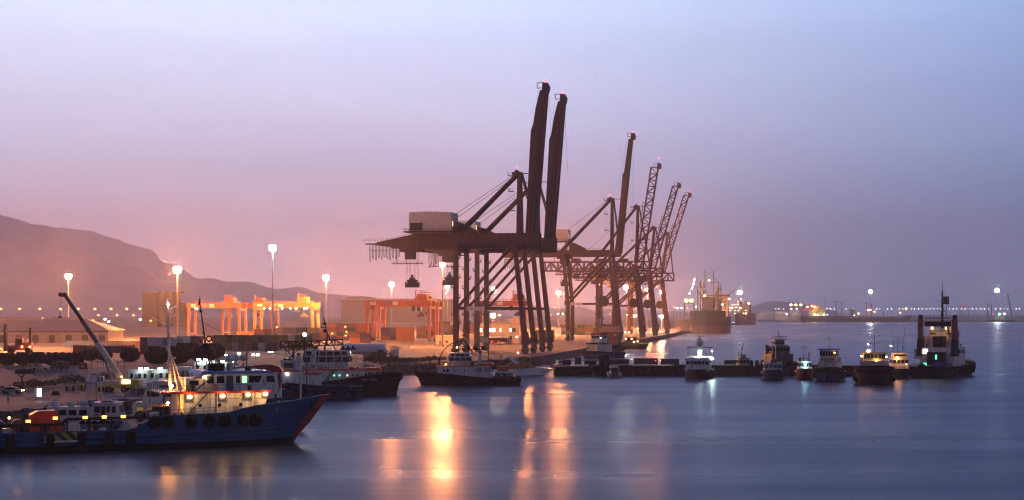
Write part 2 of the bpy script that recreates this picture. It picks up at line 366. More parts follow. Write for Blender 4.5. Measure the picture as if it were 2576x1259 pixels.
def spreader(root, x, ztop, zb, w, rope_z, m, ym=0.0):
    k = MB(); hh = ztop - zb
    k.box(x - w / 2, x + w / 2, ym - 1.2, ym + 1.2, zb, zb + hh * 0.16)
    for sd in (-1, 1):
        k.box(x + sd * w * 0.46 - 0.25, x + sd * w * 0.46 + 0.25, ym - 1.2, ym + 1.2, zb + 0.1, zb + hh * 0.42)
        k.prism([(x + sd * w * .42, zb + hh * .16), (x + sd * w * .12, zb + hh * .16), (x + sd * w * .12, zb + hh * .6), (x + sd * w * .30, zb + hh * .62), (x + sd * w * .43, zb + hh * .55), (x + sd * w * .3, zb + hh * .4)], 'y', ym - 0.9, ym + 0.9)
    k.box(x - w * .2, x + w * .2, ym - 0.8, ym + 0.8, zb + hh * .16, zb + hh * .78); k.box(x - w * .08, x + w * .08, ym - 0.5, ym + 0.5, zb + hh * .78, ztop)
    k.build('spreader', m, root)
    r = MB()
    for q in (-.46, -.2, .2, .46):
        for yy in (-.8, .8): r.bar((x + q * w, ym + yy, zb + hh * .6), (x + q * w * 0.8, ym + yy, rope_z), 0.07)
    r.build('hoist_rope', m, root)
def festoon(root, x0, x1, ztop, drop, n, m, y=3.4):
    k = MB(); k.bar((x0, y, ztop), (x1, y, ztop), 0.35)
    k.bar((x0 + .6, y, ztop - drop * .38), (x1, y, ztop - drop * .38), 0.18)
    for i in range(n):
        xa = x0 + (x1 - x0) * (i + .15) / n; w = (x1 - x0) / n * 0.5; dd = drop * (0.82 + 0.18 * ((i * 37) % 5) / 4) if i else drop * 1.1
        pts = [(xa, y, ztop), (xa + w * .05, y, ztop - dd * .75), (xa + w * .3, y, ztop - dd), (xa + w * .7, y, ztop - dd), (xa + w * .95, y, ztop - dd * .75), (xa + w, y, ztop)]
        k.path(pts, 0.13, 5)
    k.build('festoon_cable', m, root)
def railing(k, pts, h=1.1, step=2.5, r=0.05):
    for a, b in zip(pts, pts[1:]):
        a, b = Vector(a), Vector(b); n = max(1, int((b - a).length / step))
        for q in (h * .5, h): k.bar(a + Vector((0, 0, q)), b + Vector((0, 0, q)), r * 1.4)
        for i in range(n + 1):
            p = a.lerp(b, i / n); k.bar(p, p + Vector((0, 0, h)), r * 1.6)
def sts_crane(d, label, m, p):
    root = thing('quay_crane', label, 'harbour crane', rail(d), RAIL_A, 'ship to shore cranes along the quay')
    G, w = p['G'], p['w']; zg0, zg1 = p['zg']; zp = p['zp']; tx = p['tx']; lw = p['lw']
    box = p['style'] == 'box'
    leg_m = p.get('legmat', m)
    # legs: land legs upright, sea legs leaning landward
    for y in (-w / 2, w / 2):
        MB().bar((-G + p['lx'], y, zp), (-G, y, zg0 + 0.5), lw * 1.15, lw, lw, lw).bar((-G + p['lx'], y, 4.0), (-G + p['lx'], y, zp), lw * 1.25, lw * 1.1, lw * 1.15, lw).build('land_leg', leg_m, root)
        MB().bar((0, y, 4.0), (tx, y, zg0 + 1), lw * 1.2, lw, lw * .95, lw).prism([(-1.8, 3.9), (1.8, 3.9), (lw * .55, 9), (-lw * .55, 9)], 'y', y - lw * .45, y + lw * .45).build('sea_leg', leg_m, root)
        # diagonal brace in each side frame
        x0, x1 = -G + 1.0, tx - 1.5
        MB().tube((x0, y, zp + 0.8), (x1, y, zg0 + .3), p['br'], n=8).build('diagonal_brace', m, root)
        MB().box(-G + .8, -0.2 + tx * zp / zg0, y - .45, y + .45, zp - .55, zp + .55).build('portal_beam', m, root)
        bogies(root, 0, y, DKGREY); bogies(root, -G + p['lx'], y, DKGREY)
        zs = [(z, -1 if (i % 2 == 0) else 1) for i, z in enumerate([9, 12.5, 16, 23, 27, 31, 35, 39]) if z < zg0 - 3]
        platforms(root, -G, y, zs, .62, m)
    MB().bar((-G + p['lx'], -w / 2, 5.4), (-G + p['lx'], w / 2, 5.4), 1.2, 2.0).build('sill_beam', m, root)
    MB().bar((0, -w / 2, 5.4), (0, w / 2, 5.4), 1.2, 2.0).build('sill_beam', m, root)
    MB().bar((tx, -w / 2, zg0 + .3), (tx, w / 2, zg0 + .3), 1.3, 2.2).build('cross_beam', m, root); MB().bar((-G, -w / 2, zg0 + .3), (-G, w / 2, zg0 + .3), 1.3, 2.2).build('cross_beam', m, root)
    # name board on the portal beam, drive cabinet on the sill
    MB().box(-G + 4.5, -G + 12, -w / 2 - .62, -w / 2 - .46, zp - .9, zp + .75).build('name_board', WHITE, root)
    MB().box(-G + 1.4, -G + 5, -w / 2 - 1.0, -w / 2 + 1.4, 3.8, 6.2).build('cabinet', GREY, root)
    # girder
    xb, xt, gy = p['xb'], p['xt'], p['gy']
    g = MB()
    if box:
        for sd in (-1, 1):
            o = [(xt, zg0), (xt, zg1), (p['xh'], zg1), (p['xh'] - 2, zg1), (xb + 6, zg1 - (zg1 - zg0) * .55), (xb + 4, zg1 - (zg1 - zg0) * .7), (p['xh'] - 6, zg0)] if p['taper'] else [(xt, zg0), (xt, zg1), (xb, zg1), (xb, zg0)]
            g.prism(o, 'y', sd * gy - .55, sd * gy + .55)
        for i in range(7):
            x = xb + 6 + (xt - xb - 8) * i / 6; g.box(x - .3, x + .3, -gy, gy, zg1 - (1.2 if x > p['xh'] else (zg1 - zg0) * .62), zg1 - (.4 if x > p['xh'] else (zg1 - zg0) * .5))
        g.bar((xb, 0, zg1 - (zg1 - zg0) * .62), (p['xh'], 0, zg1 - (zg1 - zg0) * .62), 1.8, .5)
    else:
        n = int((xt - xb) / 4.5)
        g.truss((xb, 0, zg0), (xt, 0, zg0), (0, 0, zg1 - zg0), 1, n, .58, dy=(0, gy * 2, 0)); g.truss((xb + 8, 0, zg0 - 2.6), (xt - 8, 0, zg0 - 2.6), (0, 0, 2.2), 1, n, .3, dy=(0, gy * 2 + 2.6, 0))
        g.box(xb, xt, -gy - .9, -gy - .3, zg0 + .3, zg0 + .5)
        for q in (.3, .55, .75): x = xb + (xt - xb) * q; g.box(x - 3, x + 3, -gy, gy, zg1 + .1, zg1 + 2.2); g.box(x - 2, x + 2, -gy - 1, gy, zg0 - 5.4, zg0 - 2.7)
    if box:
        nr = int((xt - xb - 8) / 3.1)
        for i in range(nr):
            x = xb + 8 + i * 3.1
            if x > p['xh'] - 1 or not p['taper']: g.box(x - .07, x + .07, -gy - .72, -gy - .56, zg0 + .1, zg1 - .1)
        g.box(p['xh'], xt, -gy - .8, -gy - .56, zg0 + (zg1 - zg0) * .3, zg0 + (zg1 - zg0) * .36)
    g.build('main_girder', m, root)
    k = MB(); railing(k, [(xb, -gy - .6, zg1 if not p['taper'] else zg1 - (zg1 - zg0) * .5), (p['xh'] if p['taper'] else xt - 4, -gy - .6, zg1 if not p['taper'] else zg1 - (zg1 - zg0) * .45)])
    k.build('girder_walkway', m, root); MB().bar((xt - 14, -gy - .6, zg0 + .3), (xt + 1, -gy - .6, zg0 + .3), .8, .15).build('girder_walkway', m, root)
    # machinery house
    h0, h1, hz0, hz1, hw = p['house']
    if hz0:
        b = MB(); mid = h0 + (h1 - h0) * .45
        b.prism([(h0, hz0), (h1, hz0), (h1, hz1 - .35), (mid, hz1), (h0, hz1 - .25)], 'y', -hw, hw)
        hs = b.build('machinery_house', SHED, root)
        MB().box(h0 + .5, h0 + 5.6, -hw - .25, -hw - .03, hz0 + .3, hz0 + 3.4).build('louvre', mat('dark louvre', (.06, .045, .045), .7), hs)
        MB().box(h1 + .03, h1 + .15, -hw + 2, -hw + 2.9, hz0 + 2.0, hz0 + 4.0).build('lit_window', LITWARM, hs)
        b = MB(); b.box(h0 - 2, h1 + .6, -hw - 1.4, hw + 1.4, hz0 - .5, hz0 - .05); railing(b, [(h0 - 2, -hw - 1.3, hz0), (h1 + .5, -hw - 1.3, hz0)]); railing(b, [(h0 - 2, -hw - 1.3, hz0), (h0 - 2, hw, hz0)])
        b.build('house_platform', m, root)
        if p.get('housepost'):
            b = MB()
            for x in (h0 + 2, h1 - 2):
                for y in (-gy, gy): b.bar((x, y, zg1 - .5), (x, y, hz0 - .3), .5)
            b.build('house_support', m, root)
        b = MB(); b.prism([(h1 + .2, zg1), (h1 + 11, zg1), (h1 + 9, zg1 + 1.6), (h1 + 3, zg1 + 4.5), (h1 + .2, zg1 + 5.2)], 'y', -2.4, 2.4); b.build('winch_hood', m, root)
    # A-frame and stays
    za, ax = p['apex']
    for y in (-1, 1):
        MB().bar((tx + .3, y * gy, zg1 - .4), (ax + 1.2, y * gy * .55, za), lw * .9, lw * 1.2, lw * .7, lw * .8).build('mast_post', m, root)
        MB().tube((ax, y * gy * .55, za - .6), (p['sx'], y * gy, zg1 - .3), p['br'] * .95).build('back_stay', m, root)
        MB().bar((xt - .5, y * gy, zg1 - .3), (ax + 2.2, y * gy * .55, za - .8), .55).build('fore_stay', m, root)
    k = MB(); k.box(ax - 1.6, ax + 2.4, -gy * .8, gy * .8, za - .9, za + .5); k.box(ax - 3.6, ax - 1.6, -1.4, 1.4, za - .9, za - .7); railing(k, [(ax - 3.6, -1.4, za - .7), (ax - 1.7, -1.4, za - .7)], step=1); railing(k, [(ax - 3.6, -1.4, za - .7), (ax - 3.6, 1.4, za - .7)], step=1)
    k.bar((ax + 2.4, -1, za), (ax + 6.2, -1, za - .1), .4, .3); k.disc((ax + .2, -gy * .6, za + .5), .9, .5, 'y'); k.disc((ax + .2, gy * .6, za + .5), .9, .5, 'y')
    k.bar((ax, 0, za + .5), (ax, 0, za + 2.3), .16)
    k.build('mast_head', m, root)
    if p.get('apexlight', True): MB().ball((ax, 0, za + 2.6), .42, 8, 6).build('warning_lamp', REDLAMP, root)
    for q in (.38, .7):
        k = MB(); zz = zg1 + (za - zg1) * q; xx = tx + (ax - tx) * q - 2.2; k.box(xx - 1.2, xx + .8, -gy, gy * .2, zz - .1, zz + .1); railing(k, [(xx - 1.2, -gy, zz), (xx + .8, -gy, zz)], step=.9); railing(k, [(xx - 1.2, -gy, zz), (xx - 1.2, 0, zz)], step=.9)
        k.build('mast_platform', m, root)
    k = MB()
    for q in (-.25, .25): k.bar((ax - .3, q, za + .1), (p['sx'] - 10, q, zg1 + 2.5), .09); k.bar((ax - .3, q, za - .8), (h1 if hz0 else p['sx'], q, zg1 + 6.0 if hz0 else zg1), .09)
    k.bar((xb + 6, -1, zg1 - (zg1 - zg0) * .5), (h0, -1, (hz0 or zg1) - .2), .09)
    k.build('wire_rope', m, root)
    # raised boom
    if box:
        for sd in (-1, 1): MB().prism(p['boom'], 'y', sd * gy * .8 - .6, sd * gy * .8 + .6).build('boom', p.get('boommat', m), root)
        k = MB(); (bx0, bz0), (bxt, bzt) = p['axis']
        for i in range(1, 10):
            t = i / 10; MB().bar((bx0 + (bxt - bx0) * t, -gy * .8, bz0 + (bzt - bz0) * t), (bx0 + (bxt - bx0) * t, gy * .8, bz0 + (bzt - bz0) * t), .5).build('boom_tie', m, root)
        k.bar((bx0 + 1.2, -gy * .8 - .75, bz0), (bxt + .4, -gy * .8 - .75, bzt - 1), .3, .45); k.build('boom_rail', STEEL_BR, root); k = MB(); k.bar((bx0 - .6, -gy * .8 - .72, bz0 + 2), (bxt - .7, -gy * .8 - .72, bzt - 9), .2, .3); k.build('boom_rail', STEEL_BR, root)
        k = MB(); k.bar((bx0 + 2.6, -gy * .8 - 1, bz0), (bxt + 1.3, -gy * .8 - 1, bzt), .14); k.bar((bxt + 1.9, 0, bzt), (bx0 + 9, 0, bz0 + 30), .07); k.bar((bxt - 2.4, 0, bzt + 1), (bx0 + 1.2, 0, bz0 + 42), .06); k.build('boom_rope', m, root)
    else:
        (bx0, bz0), (bxt, bzt) = p['axis']; bw = p['bw']; k = MB()
        a = Vector((bx0, 0, bz0)); b = Vector((bxt, 0, bzt)); dr = (b - a).normalized(); nrm = Vector((-dr.z, 0, dr.x)) * bw
        k.truss(a, b, nrm, 1, 15, .44, dy=(0, 3.4, 0)); k.bar(a + Vector((0, -1.7, 0)), b + Vector((0, -1.7, 0)), .8); k.bar(a + Vector((0, 1.7, 0)), b + Vector((0, 1.7, 0)), .8)
        a2 = a + nrm * 1.25; q = a.lerp(b, .62) + nrm
        k.truss(a + nrm, q, nrm * .35, 1, 8, .22); k.build('lattice_boom', p.get('boommat', m), root)
    (bxt, bzt) = p['tip']
    k = MB(); k.prism([(bxt - .9, bzt - 3.8), (bxt + 1.7, bzt - 3.8), (bxt + 2.2, bzt - 1.5), (bxt + 1.4, bzt + .2), (bxt - .6, bzt + .2)], 'y', -1.9, 1.9)
    for q in ((-2.9, bzt + .2), (-2.9, bzt - 1.9)): k.bar((bxt + q[0], -1, q[1]), (bxt, -1, q[1] + .1), .28)
    k.bar((bxt - 2.9, -1, bzt + .3), (bxt - 2.9, -1, bzt - 2), .28); k.disc((bxt + .9, -2.1, bzt - 2.4), 1.1, .4, 'y')
    k.build('boom_head', DKGREY, root)
    if p.get('tiplight', True):
        MB().ball((bxt + .4, 0, bzt + 1.0 + p.get('tipz', 0)), .5, 8, 6).build('warning_lamp', REDLAMP, root)
    # trolley, cab and spreader
    if p.get('trolley') is not None:
        x = p['trolley']; k = MB(); k.box(x - 4.5, x + 4.5, -gy - .4, gy + .4, zg0 - 1.1, zg0 - .05); k.box(x - 2.6, x + 1.6, -2.6, .4, zg0 - 4.2, zg0 - 1.1)
        k.box(x + 5, x + 9, -2.4, -1.2, zg0 - 1.4, zg0 - .9); railing(k, [(x - 8, -2.8, zg0 - 6), (x + 5, -2.8, zg0 - 6)]); k.bar((x - 8, -2.2, zg0 - 6), (x + 5, -2.2, zg0 - 6), 1.2, .3)
        for q in (-6, -2, 3): k.bar((x + q, -2.2, zg0 - 6), (x + q, -2.2, zg0 - .5), .2)
        k.build('trolley', p.get('trmat', m), root)
        spreader(root, x, p['spz'][0], p['spz'][1], p['spw'], zg0 - 5.5, DKGREY)
    if p.get('fest'): festoon(root, *p['fest'], m)
    if p.get('reel'):
        k = MB(); k.disc((p['reel'], -w / 2 - 1.2, zp + 1.6), 2.9, .25, 'y', 22); k.ring((p['reel'], -w / 2 - 1.4, zp + 1.6), 3.0, .22, 'y', 22, 5); k.disc((p['reel'], -w / 2 - 1.2, zp + 1.6), .8, 1.4, 'y'); k.build('cable_reel', mat('dark cable reel', (.05, .05, .03), .7), root)
    return root
def cz(v, d): return H + (VH - v) * d / F - 3.0
P1 = dict(G=28.7, w=20, zg=(43.0, 49.2), zp=18.5, tx=-4.4, lx=0, lw=1.75, br=.62, style='box', taper=True, xb=-69.5, xt=4.2, xh=-46, gy=3.2,
          house=(-49.3, -31.5, 50.2, 58.2, 6.5), apex=(73.6, -5.4), sx=-30, axis=((.4, 47.5), (6.0, 107)), tip=(6.1, 110.2),
          boom=[(-1.5, 45.6), (2.4, 45.6), (4.6, 72), (7.4, 107.2), (4.7, 107.2), (2.9, 100), (1.9, 93.5), (.9, 90.8), (-.3, 68)],
          trolley=-49.5, spz=(32.5, 27.2), spw=5.6, fest=(-69, -55.5, 45.4, 6.6, 11))
sts_crane(650, 'nearest quay crane, tallest raised box boom, large white machinery house', STEEL_BR, dict(P1, boommat=STEEL_DK, legmat=STEEL_BR))
P2 = dict(P1, trolley=-43.2, spz=(34.5, 28.9), fest=(-53.5, -46.5, 44.6, 7.2, 7), house=(-45.5, -30.5, 51.0, 57.0, 6))
sts_crane(691, 'second quay crane, dark boom just right of the tallest boom, small white house behind', STEEL_BR, dict(P2, boommat=mat('dark maroon boom steel', (.05, .026, .032), .6, 0, .4, .3), tip=(6.9, 111.2), boom=[(x + .8, z + .9) for x, z in P1['boom']]))
P3 = dict(G=32.5, w=18, zg=(50.6, 54.6), zp=22.3, tx=-4.6, lx=2.8, lw=1.8, br=.75, style='box', taper=False, xb=-71, xt=1, xh=-60, gy=2.8,
          house=(-43.4, -30.2, 60.2, 67.4, 5), housepost=True, apex=(85.2, -5.4), sx=-35, axis=((-.6, 53), (7.0, 120)), tip=(7.9, 124.4),
          boom=[(-2.4, 52.5), (1.6, 52.5), (4.2, 80), (8.3, 121), (6.0, 121), (3.3, 101), (2.4, 100), (.2, 75)],
          trolley=-33, spz=(39, 33), spw=4.6, reel=-8, fest=(-71, -60, 49.5, 5.5, 8), trmat=STEEL_RED)
sts_crane(955, 'third quay crane, slim brown boom, pale machinery house raised high on posts', STEEL_RED, dict(P3, boommat=STEEL_DK))
def PL(d, zg, apex, axis, bw, tip, **k):
    return dict(dict(G=30, w=18, zg=zg, zp=22, tx=-4.5, lx=0, lw=2.0, br=.7, style='lattice', taper=False, xb=-68, xt=5, xh=-50, gy=2.6, house=(-40, -30, 0, 0, 4), apex=apex, sx=-34, axis=axis, bw=bw, tip=tip, trolley=-20, spz=(34, 29.5), spw=5, reel=-5), **k)
sts_crane(1090, 'fourth quay crane, first open lattice boom, stepped near its middle', STEEL_RED, PL(1090, (46, 52), (90, -4.5), ((.5, 52), (10.6, 116)), 4.8, (10.8, 119.2), tipz=2.5, apexlight=False))
sts_crane(1182, 'fifth quay crane, lattice boom without red lamp at its tip', STEEL_RED, PL(1182, (44, 50), (80.5, -2), ((-.5, 50), (16.5, 110)), 4.0, (16.8, 113.2), tiplight=False, apexlight=False, trolley=-12, spz=(36, 31)))
sts_crane(1280, 'farthest quay crane, lattice boom nearest the moored bulk carrier', STEEL_RED, PL(1280, (43, 49), (81.5, -1), ((-2.5, 49), (17, 110.5)), 4.0, (17.3, 113.5), trolley=None))
# ================================================================ floodlight masts and street lamps
def high_mast(u, v, d, m, label, r=0.55, group='tall floodlight masts in the port', n=6, rr=1.15):
    top = at(u, v, d); base = Vector((top.x, top.y, gz(top.x, top.y))); h = top.z - base.z
    root = thing('floodlight_mast', label, 'floodlight mast', base, 0, group)
    MB().tube((0, 0, 0), (0, 0, h + .6), .42, .2, 10).box(-.6, .6, -.6, .6, 0, .5).build('pole', GREY, root)
    MB().ring((0, 0, h + .25), rr * .8, .16, 'z', 16, 6).tube((0, 0, h + .1), (0, 0, h + .8), .45).build('head_frame', DKGREY, root)
    for k in range(8):
        a = 2 * PI * (k % 4) / 4 + .4 + (k // 4) * .78
        MB().ball((rr * math.cos(a), rr * math.sin(a), h - .1 - (k // 4) * r * 1.5 + r * .6), (r, r, r * .9), 8, 6).build('lamp', m, root)
    return root
HM = [(-70, 690, 610, SODIUM, .6, 'orange floodlight mast just beyond the left edge of the picture'),
      (172, 695, 1035, SODIUM, .72, 'orange floodlight mast behind the low warehouse, leftmost tall mast'),
      (446, 678, 985, SODIUM, .95, 'biggest orange floodlight mast, beside the faint silo block'),
      (686, 623, 662, METAL_HALIDE, .55, 'tallest white floodlight mast, standing in front of the lit orange gantry'),
      (820, 698, 1070, SODIUM, .7, 'orange floodlight mast just right of the lit orange gantry'),
      (985, 715, 1312, SODIUM, .75, 'orange floodlight mast over the left end of the dark orange gantry'),
      (1113, 665, 790, SODIUM, .47, 'high orange floodlight mast beside the land legs of the nearest quay crane'),
      (1125, 722, 1447, SODIUM, .7, 'orange floodlight mast right below the second hanging spreader'),
      (1243, 727, 1560, METAL_HALIDE, .85, 'white floodlight mast seen between the diagonal braces of the near cranes'),
      (1330, 731, 1667, SODIUM, .85, 'orange floodlight mast seen between the leaning sea legs of the near cranes'),
      (1325, 691, 1250, SODIUM, .4, 'small high orange floodlight mast above the sea legs of the near cranes'),
      (1405, 736, 1820, SODIUM, .92, 'broad orange floodlight mast right of the near cranes'),
      (1422, 711, 1245, SODIUM, .65, 'orange floodlight mast against the leaning land legs of the third crane'),
      (1507, 718, 1366, SODIUM, .65, 'orange floodlight mast beside the diagonal brace of the third crane'),
      (1576, 722, 1447, METAL_HALIDE, .95, 'bright white floodlight mast behind the sea legs of the third crane'),
      (1628, 730, 1640, SODIUM, .7, 'orange floodlight mast between the lattice boom cranes'),
      (1667, 734, 1757, SODIUM, 1.05, 'orange floodlight mast at the sea legs of the farthest crane'),
      (1664, 796, 1500, METAL_HALIDE, .55, 'low white floodlight mast near the feet of the farthest crane'),
      (1240, 793, 1100, YGLAMP, .75, 'low yellow floodlight mast behind the flat office block'),
      (1861, 735.5, 3920, METAL_HALIDE, 2.1, 'white floodlight mast above the lit cargo ship'),
      (2190, 733, 3990, METAL_HALIDE, 1.6, 'white floodlight mast above the long tanker'),
      (2508, 730, 3960, METAL_HALIDE, 1.9, 'white floodlight mast at the right edge above the far jetty')]
for u, v, d, m, r, lb in HM:
    if m is SODIUM: m = emat('sodium floodlamp %03d' % round(r * 100), NA, 7200 * .5 / r) if d > 1100 or u > 900 else emat('sodium yard floodlamp %03d' % round(r * 100), NA, 10000 * .5 / r)
    if d > 3000: m = emat('far white floodlamp', (.95, 1, .9), 300)
    high_mast(u, v, d, m, lb, r * 1.16, rr=r * 1.35)
def street_lamp(u, v, d, m, label, group, r=.9):
    top = at(u, v, d); b = Vector((top.x, top.y, gz(top.x, top.y))); h = max(3.0, top.z - b.z)
    root = thing('street_lamp', label, 'street lamp', b, 0, group)
    MB().tube((0, 0, 0), (0, 0, h), .22, .12, 6).bar((0, 0, h), (1.2, 0, h + .3), .16).build('pole', GREY, root)
    MB().ball((.9, 0, h), (r * 1.25, r, r * .8), 8, 6).build('lamp', m, root)
for u in (0, 47, 98, 150, 195, 237, 277, 317, 350):
    street_lamp(u, 777, 1650, SODIUM_S, 'orange street lamp in the level row at the foot of the mountains', 'orange street lamps at the foot of the mountains', 1.15)
for u, v, m, lb in ((245, 793, SODIUM_S, 'small orange lamp below the street lamp row, upper of two near the warehouse end'), (232, 806, SODIUM_S, 'small orange lamp just above the warehouse roof, lower of two'), (262, 803, COOLLAMP, 'white street lamp above the end of the warehouse roof'),
                    (271, 809, COOLLAMP, 'low white lamp beside the far white shed'), (292, 793, SODIUM_S, 'faint orange lamp in the middle below the street lamp row'), (333, 793, SODIUM_S, 'orange lamp below the right end of the street lamp row'), (350, 804, COOLLAMP, 'white lamp left of the silo block'), (377, 807, SODIUM_S, 'orange lamp in front of the silo block')):
    street_lamp(u, v, 1400, m, lb, 'small lamps along the road behind the warehouse', .8)
YL = [(1226, 795), (1255, 793), (1385, 792), (1402, 790), (1414, 790), (1436, 789), (1441, 792), (1503, 795), (1533, 790), (1556, 792), (1577, 792), (1592, 791), (1598, 794), (1595, 797), (1605, 794), (1657, 795), (1678, 794), (1694, 773), (1702, 775), (1712, 775), (1728, 775), (1750, 772)]
for i, (u, v) in enumerate(YL):
    street_lamp(u, v, 1900 + (i * 67) % 300, (COOLLAMP, YGLAMP, SODIUM_S)[i % 3], 'small bright yard lamp on a slim pole behind the legs of the quay cranes', 'small yard lamps behind the quay cranes', .75)
# ================================================================ containers
CCOL = dict(maroon=(.16, .03, .03), rust=(.30, .085, .04), orange=(.62, .20, .04), blue=(.03, .06, .20), navy=(.02, .03, .09), grey=(.30, .30, .31), white=(.62, .60, .58), olive=(.20, .17, .06), green=(.05, .14, .09), brown=(.13, .07, .045), purple=(.09, .05, .10))
CMAT = {k: mat(k + ' container paint', c, .55, 0, .35, .8) for k, c in CCOL.items()}
CPROTO = {}
def container_proto(L, hh):
    key = (L, hh)
    if key in CPROTO: return CPROTO[key]
    w = 2.44; k = MB(); n = int(L / .55)
    # corrugated side walls, posts, roof
    for sd in (-1, 1):
        vs = []; fs = []
        for i in range(n * 2 + 1):
            y = .15 + (L - .3) * i / (n * 2); x = sd * (w / 2 - (.0 if (i // 1) % 2 else .07)); vs += [(x, y, .12), (x, y, hh - .1)]
        for i in range(n * 2): fs.append((2 * i, 2 * i + 2, 2 * i + 3, 2 * i + 1))
        k.add(vs, fs)
        for y in (0, L - .15): k.box(sd * (w / 2) - .08, sd * (w / 2) + .08, y, y + .15, 0, hh)
        k.box(sd * (w / 2) - .07, sd * (w / 2) + .07, .15, L - .15, 0, .14); k.box(sd * (w / 2) - .07, sd * (w / 2) + .07, .15, L - .15, hh - .12, hh)
    k.box(-w / 2 + .08, w / 2 - .08, 0.12, L - .02, hh - .12, hh - .03); k.box(-w / 2 + .08, w / 2 - .08, .12, L - .02, .02, .12); k.box(-w / 2 + .08, w / 2 - .08, L - .1, L - .04, .12, hh - .12)
    dr = MB()
    for sd in (-1, 1):
        dr.box(sd * .6 - .54, sd * .6 + .54, .03, .08, .1, hh - .1)
        for q in (-.28, .28): dr.tube((sd * .6 + q, -.02, .1), (sd * .6 + q, -.02, hh - .1), .035, n=5)
        for z in (.5, hh * .5, hh - .5): dr.box(sd * .6 - .54, sd * .6 + .54, .0, .03, z - .05, z + .05)
    a, b = k.build('shipping_container', CMAT['grey']), dr.build('door', CMAT['grey']); b.parent = a
    for o in (a, b):
        COL.objects.unlink(o); o.material_slots[0].link = 'OBJECT'
    CPROTO[key] = (a, b); return CPROTO[key]
def container(p, rz, col, label, group, L=6.06, hh=2.59):
    pa, pb = container_proto(L, hh)
    a = pa.copy(); b = pb.copy(); b.parent = a
    for o in (a, b): COL.objects.link(o); o.material_slots[0].link = 'OBJECT'; o.material_slots[0].material = CMAT[col]
    a.location = p; a.rotation_euler = (0, 0, rz); tag(a, label, 'shipping container', group)
TIER = ['bottom', 'second', 'third', 'fourth']
ORD = ['first', 'second', 'third', 'fourth', 'fifth', 'sixth', 'seventh', 'eighth', 'ninth', 'tenth', 'eleventh', 'twelfth', 'thirteenth', 'fourteenth', 'fifteenth']
def stack(u0, d, cols, where, group, side=False, L=6.06, hh=2.59, gap=.12):
    "cols: one list of colours per column, bottom to top; side=True shows the long wall to the camera"
    b = gd(u0, d); step = (L if side else 2.44) + gap
    rz = RAIL_A + (PI / 2 if side else 0); dx = Vector((math.cos(RAIL_A), math.sin(RAIL_A), 0))
    for i, c in enumerate(cols):
        for t, col in enumerate(c):
            if not col: continue
            p = b + dx * (step * (i + (1 if side else .5))) ; p.z = gz(p.x, p.y) + 0.03 + t * (hh + .02)
            top = 'topmost' if t == len(c) - 1 and t else TIER[t]
            if len(c) == 1: top = 'standing alone'
            container(p, rz, col, '%s container, %s %s %s column %s' % (col, top, 'of' if len(c) > 1 else 'as the', ORD[i], where), group, L, hh)
rc = random.Random(11)
pick = lambda names, n: [rc.choice(names) for _ in range(n)]
G1 = 'containers behind the dark ship fenders'
stack(352, 532, [['maroon', 'maroon'], ['rust', 'white'], ['rust', 'white'], ['white', 'grey'], ['rust', 'white'], ['grey', 'white']], 'in short stack right of mobile crane', G1, hh=2.9)
stack(443, 555, [['grey', 'grey'], ['navy', 'grey'], ['brown', 'purple'], ['purple']], 'in grey stack behind blue ship mast', G1, hh=2.9)
stack(534, 590, [['brown', 'olive'], ['olive', 'olive'], ['olive', 'brown'], ['grey', 'olive'], ['brown', 'brown'], ['olive', 'rust'], ['brown', 'olive'], ['white', 'brown'], ['purple', 'olive']], 'in long row before lit gantry', G1, hh=2.9)
stack(692, 600, [['olive', 'olive'], ['white', 'olive'], ['olive', 'white'], ['green', 'olive'], ['olive', 'green']], 'in yellow lit block by tall mast', G1, hh=2.9)
stack(183, 558, [['rust'], ['brown'], ['rust'], ['blue'], ['blue'], ['blue'], ['purple'], ['navy']], 'in single row behind left fenders', G1, hh=2.6)
stack(165, 650, [['blue'], ['navy'], ['purple'], ['rust']], 'in low row before the warehouse', G1, side=True, L=12.19)
G2 = 'containers stacked in the gantry yard'
stack(690, 985, [['maroon', 'navy', 'purple'], ['brown', 'purple', 'navy'], ['purple', 'maroon', 'navy'], ['navy', 'purple', 'purple']], 'under the lit gantry', G2, side=True)
stack(800, 990, [['purple', 'maroon', 'purple'], ['navy', 'olive', 'maroon', 'rust'], ['rust', 'navy', 'maroon', 'purple'], ['purple', 'olive', 'navy', 'brown'], ['maroon', 'purple', 'rust', 'rust'], ['navy', 'navy', 'maroon', 'rust']], 'in block left of dark gantry', G2, side=True)
stack(959, 985, [['rust', 'purple', 'navy'], ['navy', 'purple', 'brown']], 'in dark block inside dark gantry', G2, side=True)
stack(997, 955, [['orange', 'orange', 'orange'], ['orange', 'orange', 'orange']], 'in orange block inside dark gantry', G2, side=True, hh=2.75, L=5.2)
stack(1094, 1240, [['purple', 'navy', 'maroon', 'purple'], ['navy', 'purple', 'purple', 'navy'], ['maroon', 'navy', 'purple']], 'in far block behind small hut', G2, side=True)
stack(1165, 1300, [['purple', 'maroon', 'brown'], ['maroon', 'purple', 'purple']], 'in far block behind near land legs', G2, side=True)
stack(1412, 1240, [['green', 'grey', 'olive'], ['olive', 'green', 'grey'], ['green', 'olive', 'green'], ['grey', 'olive', 'olive'], ['brown', 'green', 'grey']], 'in greenish block left of third crane', G2, side=True)
stack(1350, 1100, [['olive', 'green'], ['rust', 'olive']], 'in small block behind near sea legs', G2, side=True)
stack(596, 1010, [['rust', 'rust'], ['maroon', 'rust'], ['rust', 'maroon']], 'in small red block under orange gantry', G2, side=True)
stack(640, 880, [['maroon', 'brown', 'rust'], ['rust', 'navy', 'maroon']], 'in red block behind long row', G2, side=True)
stack(716, 800, [['navy', 'maroon', 'purple'], ['brown', 'rust', 'navy'], ['maroon', 'purple', 'olive']], 'in block behind tall white mast', G2, side=True)
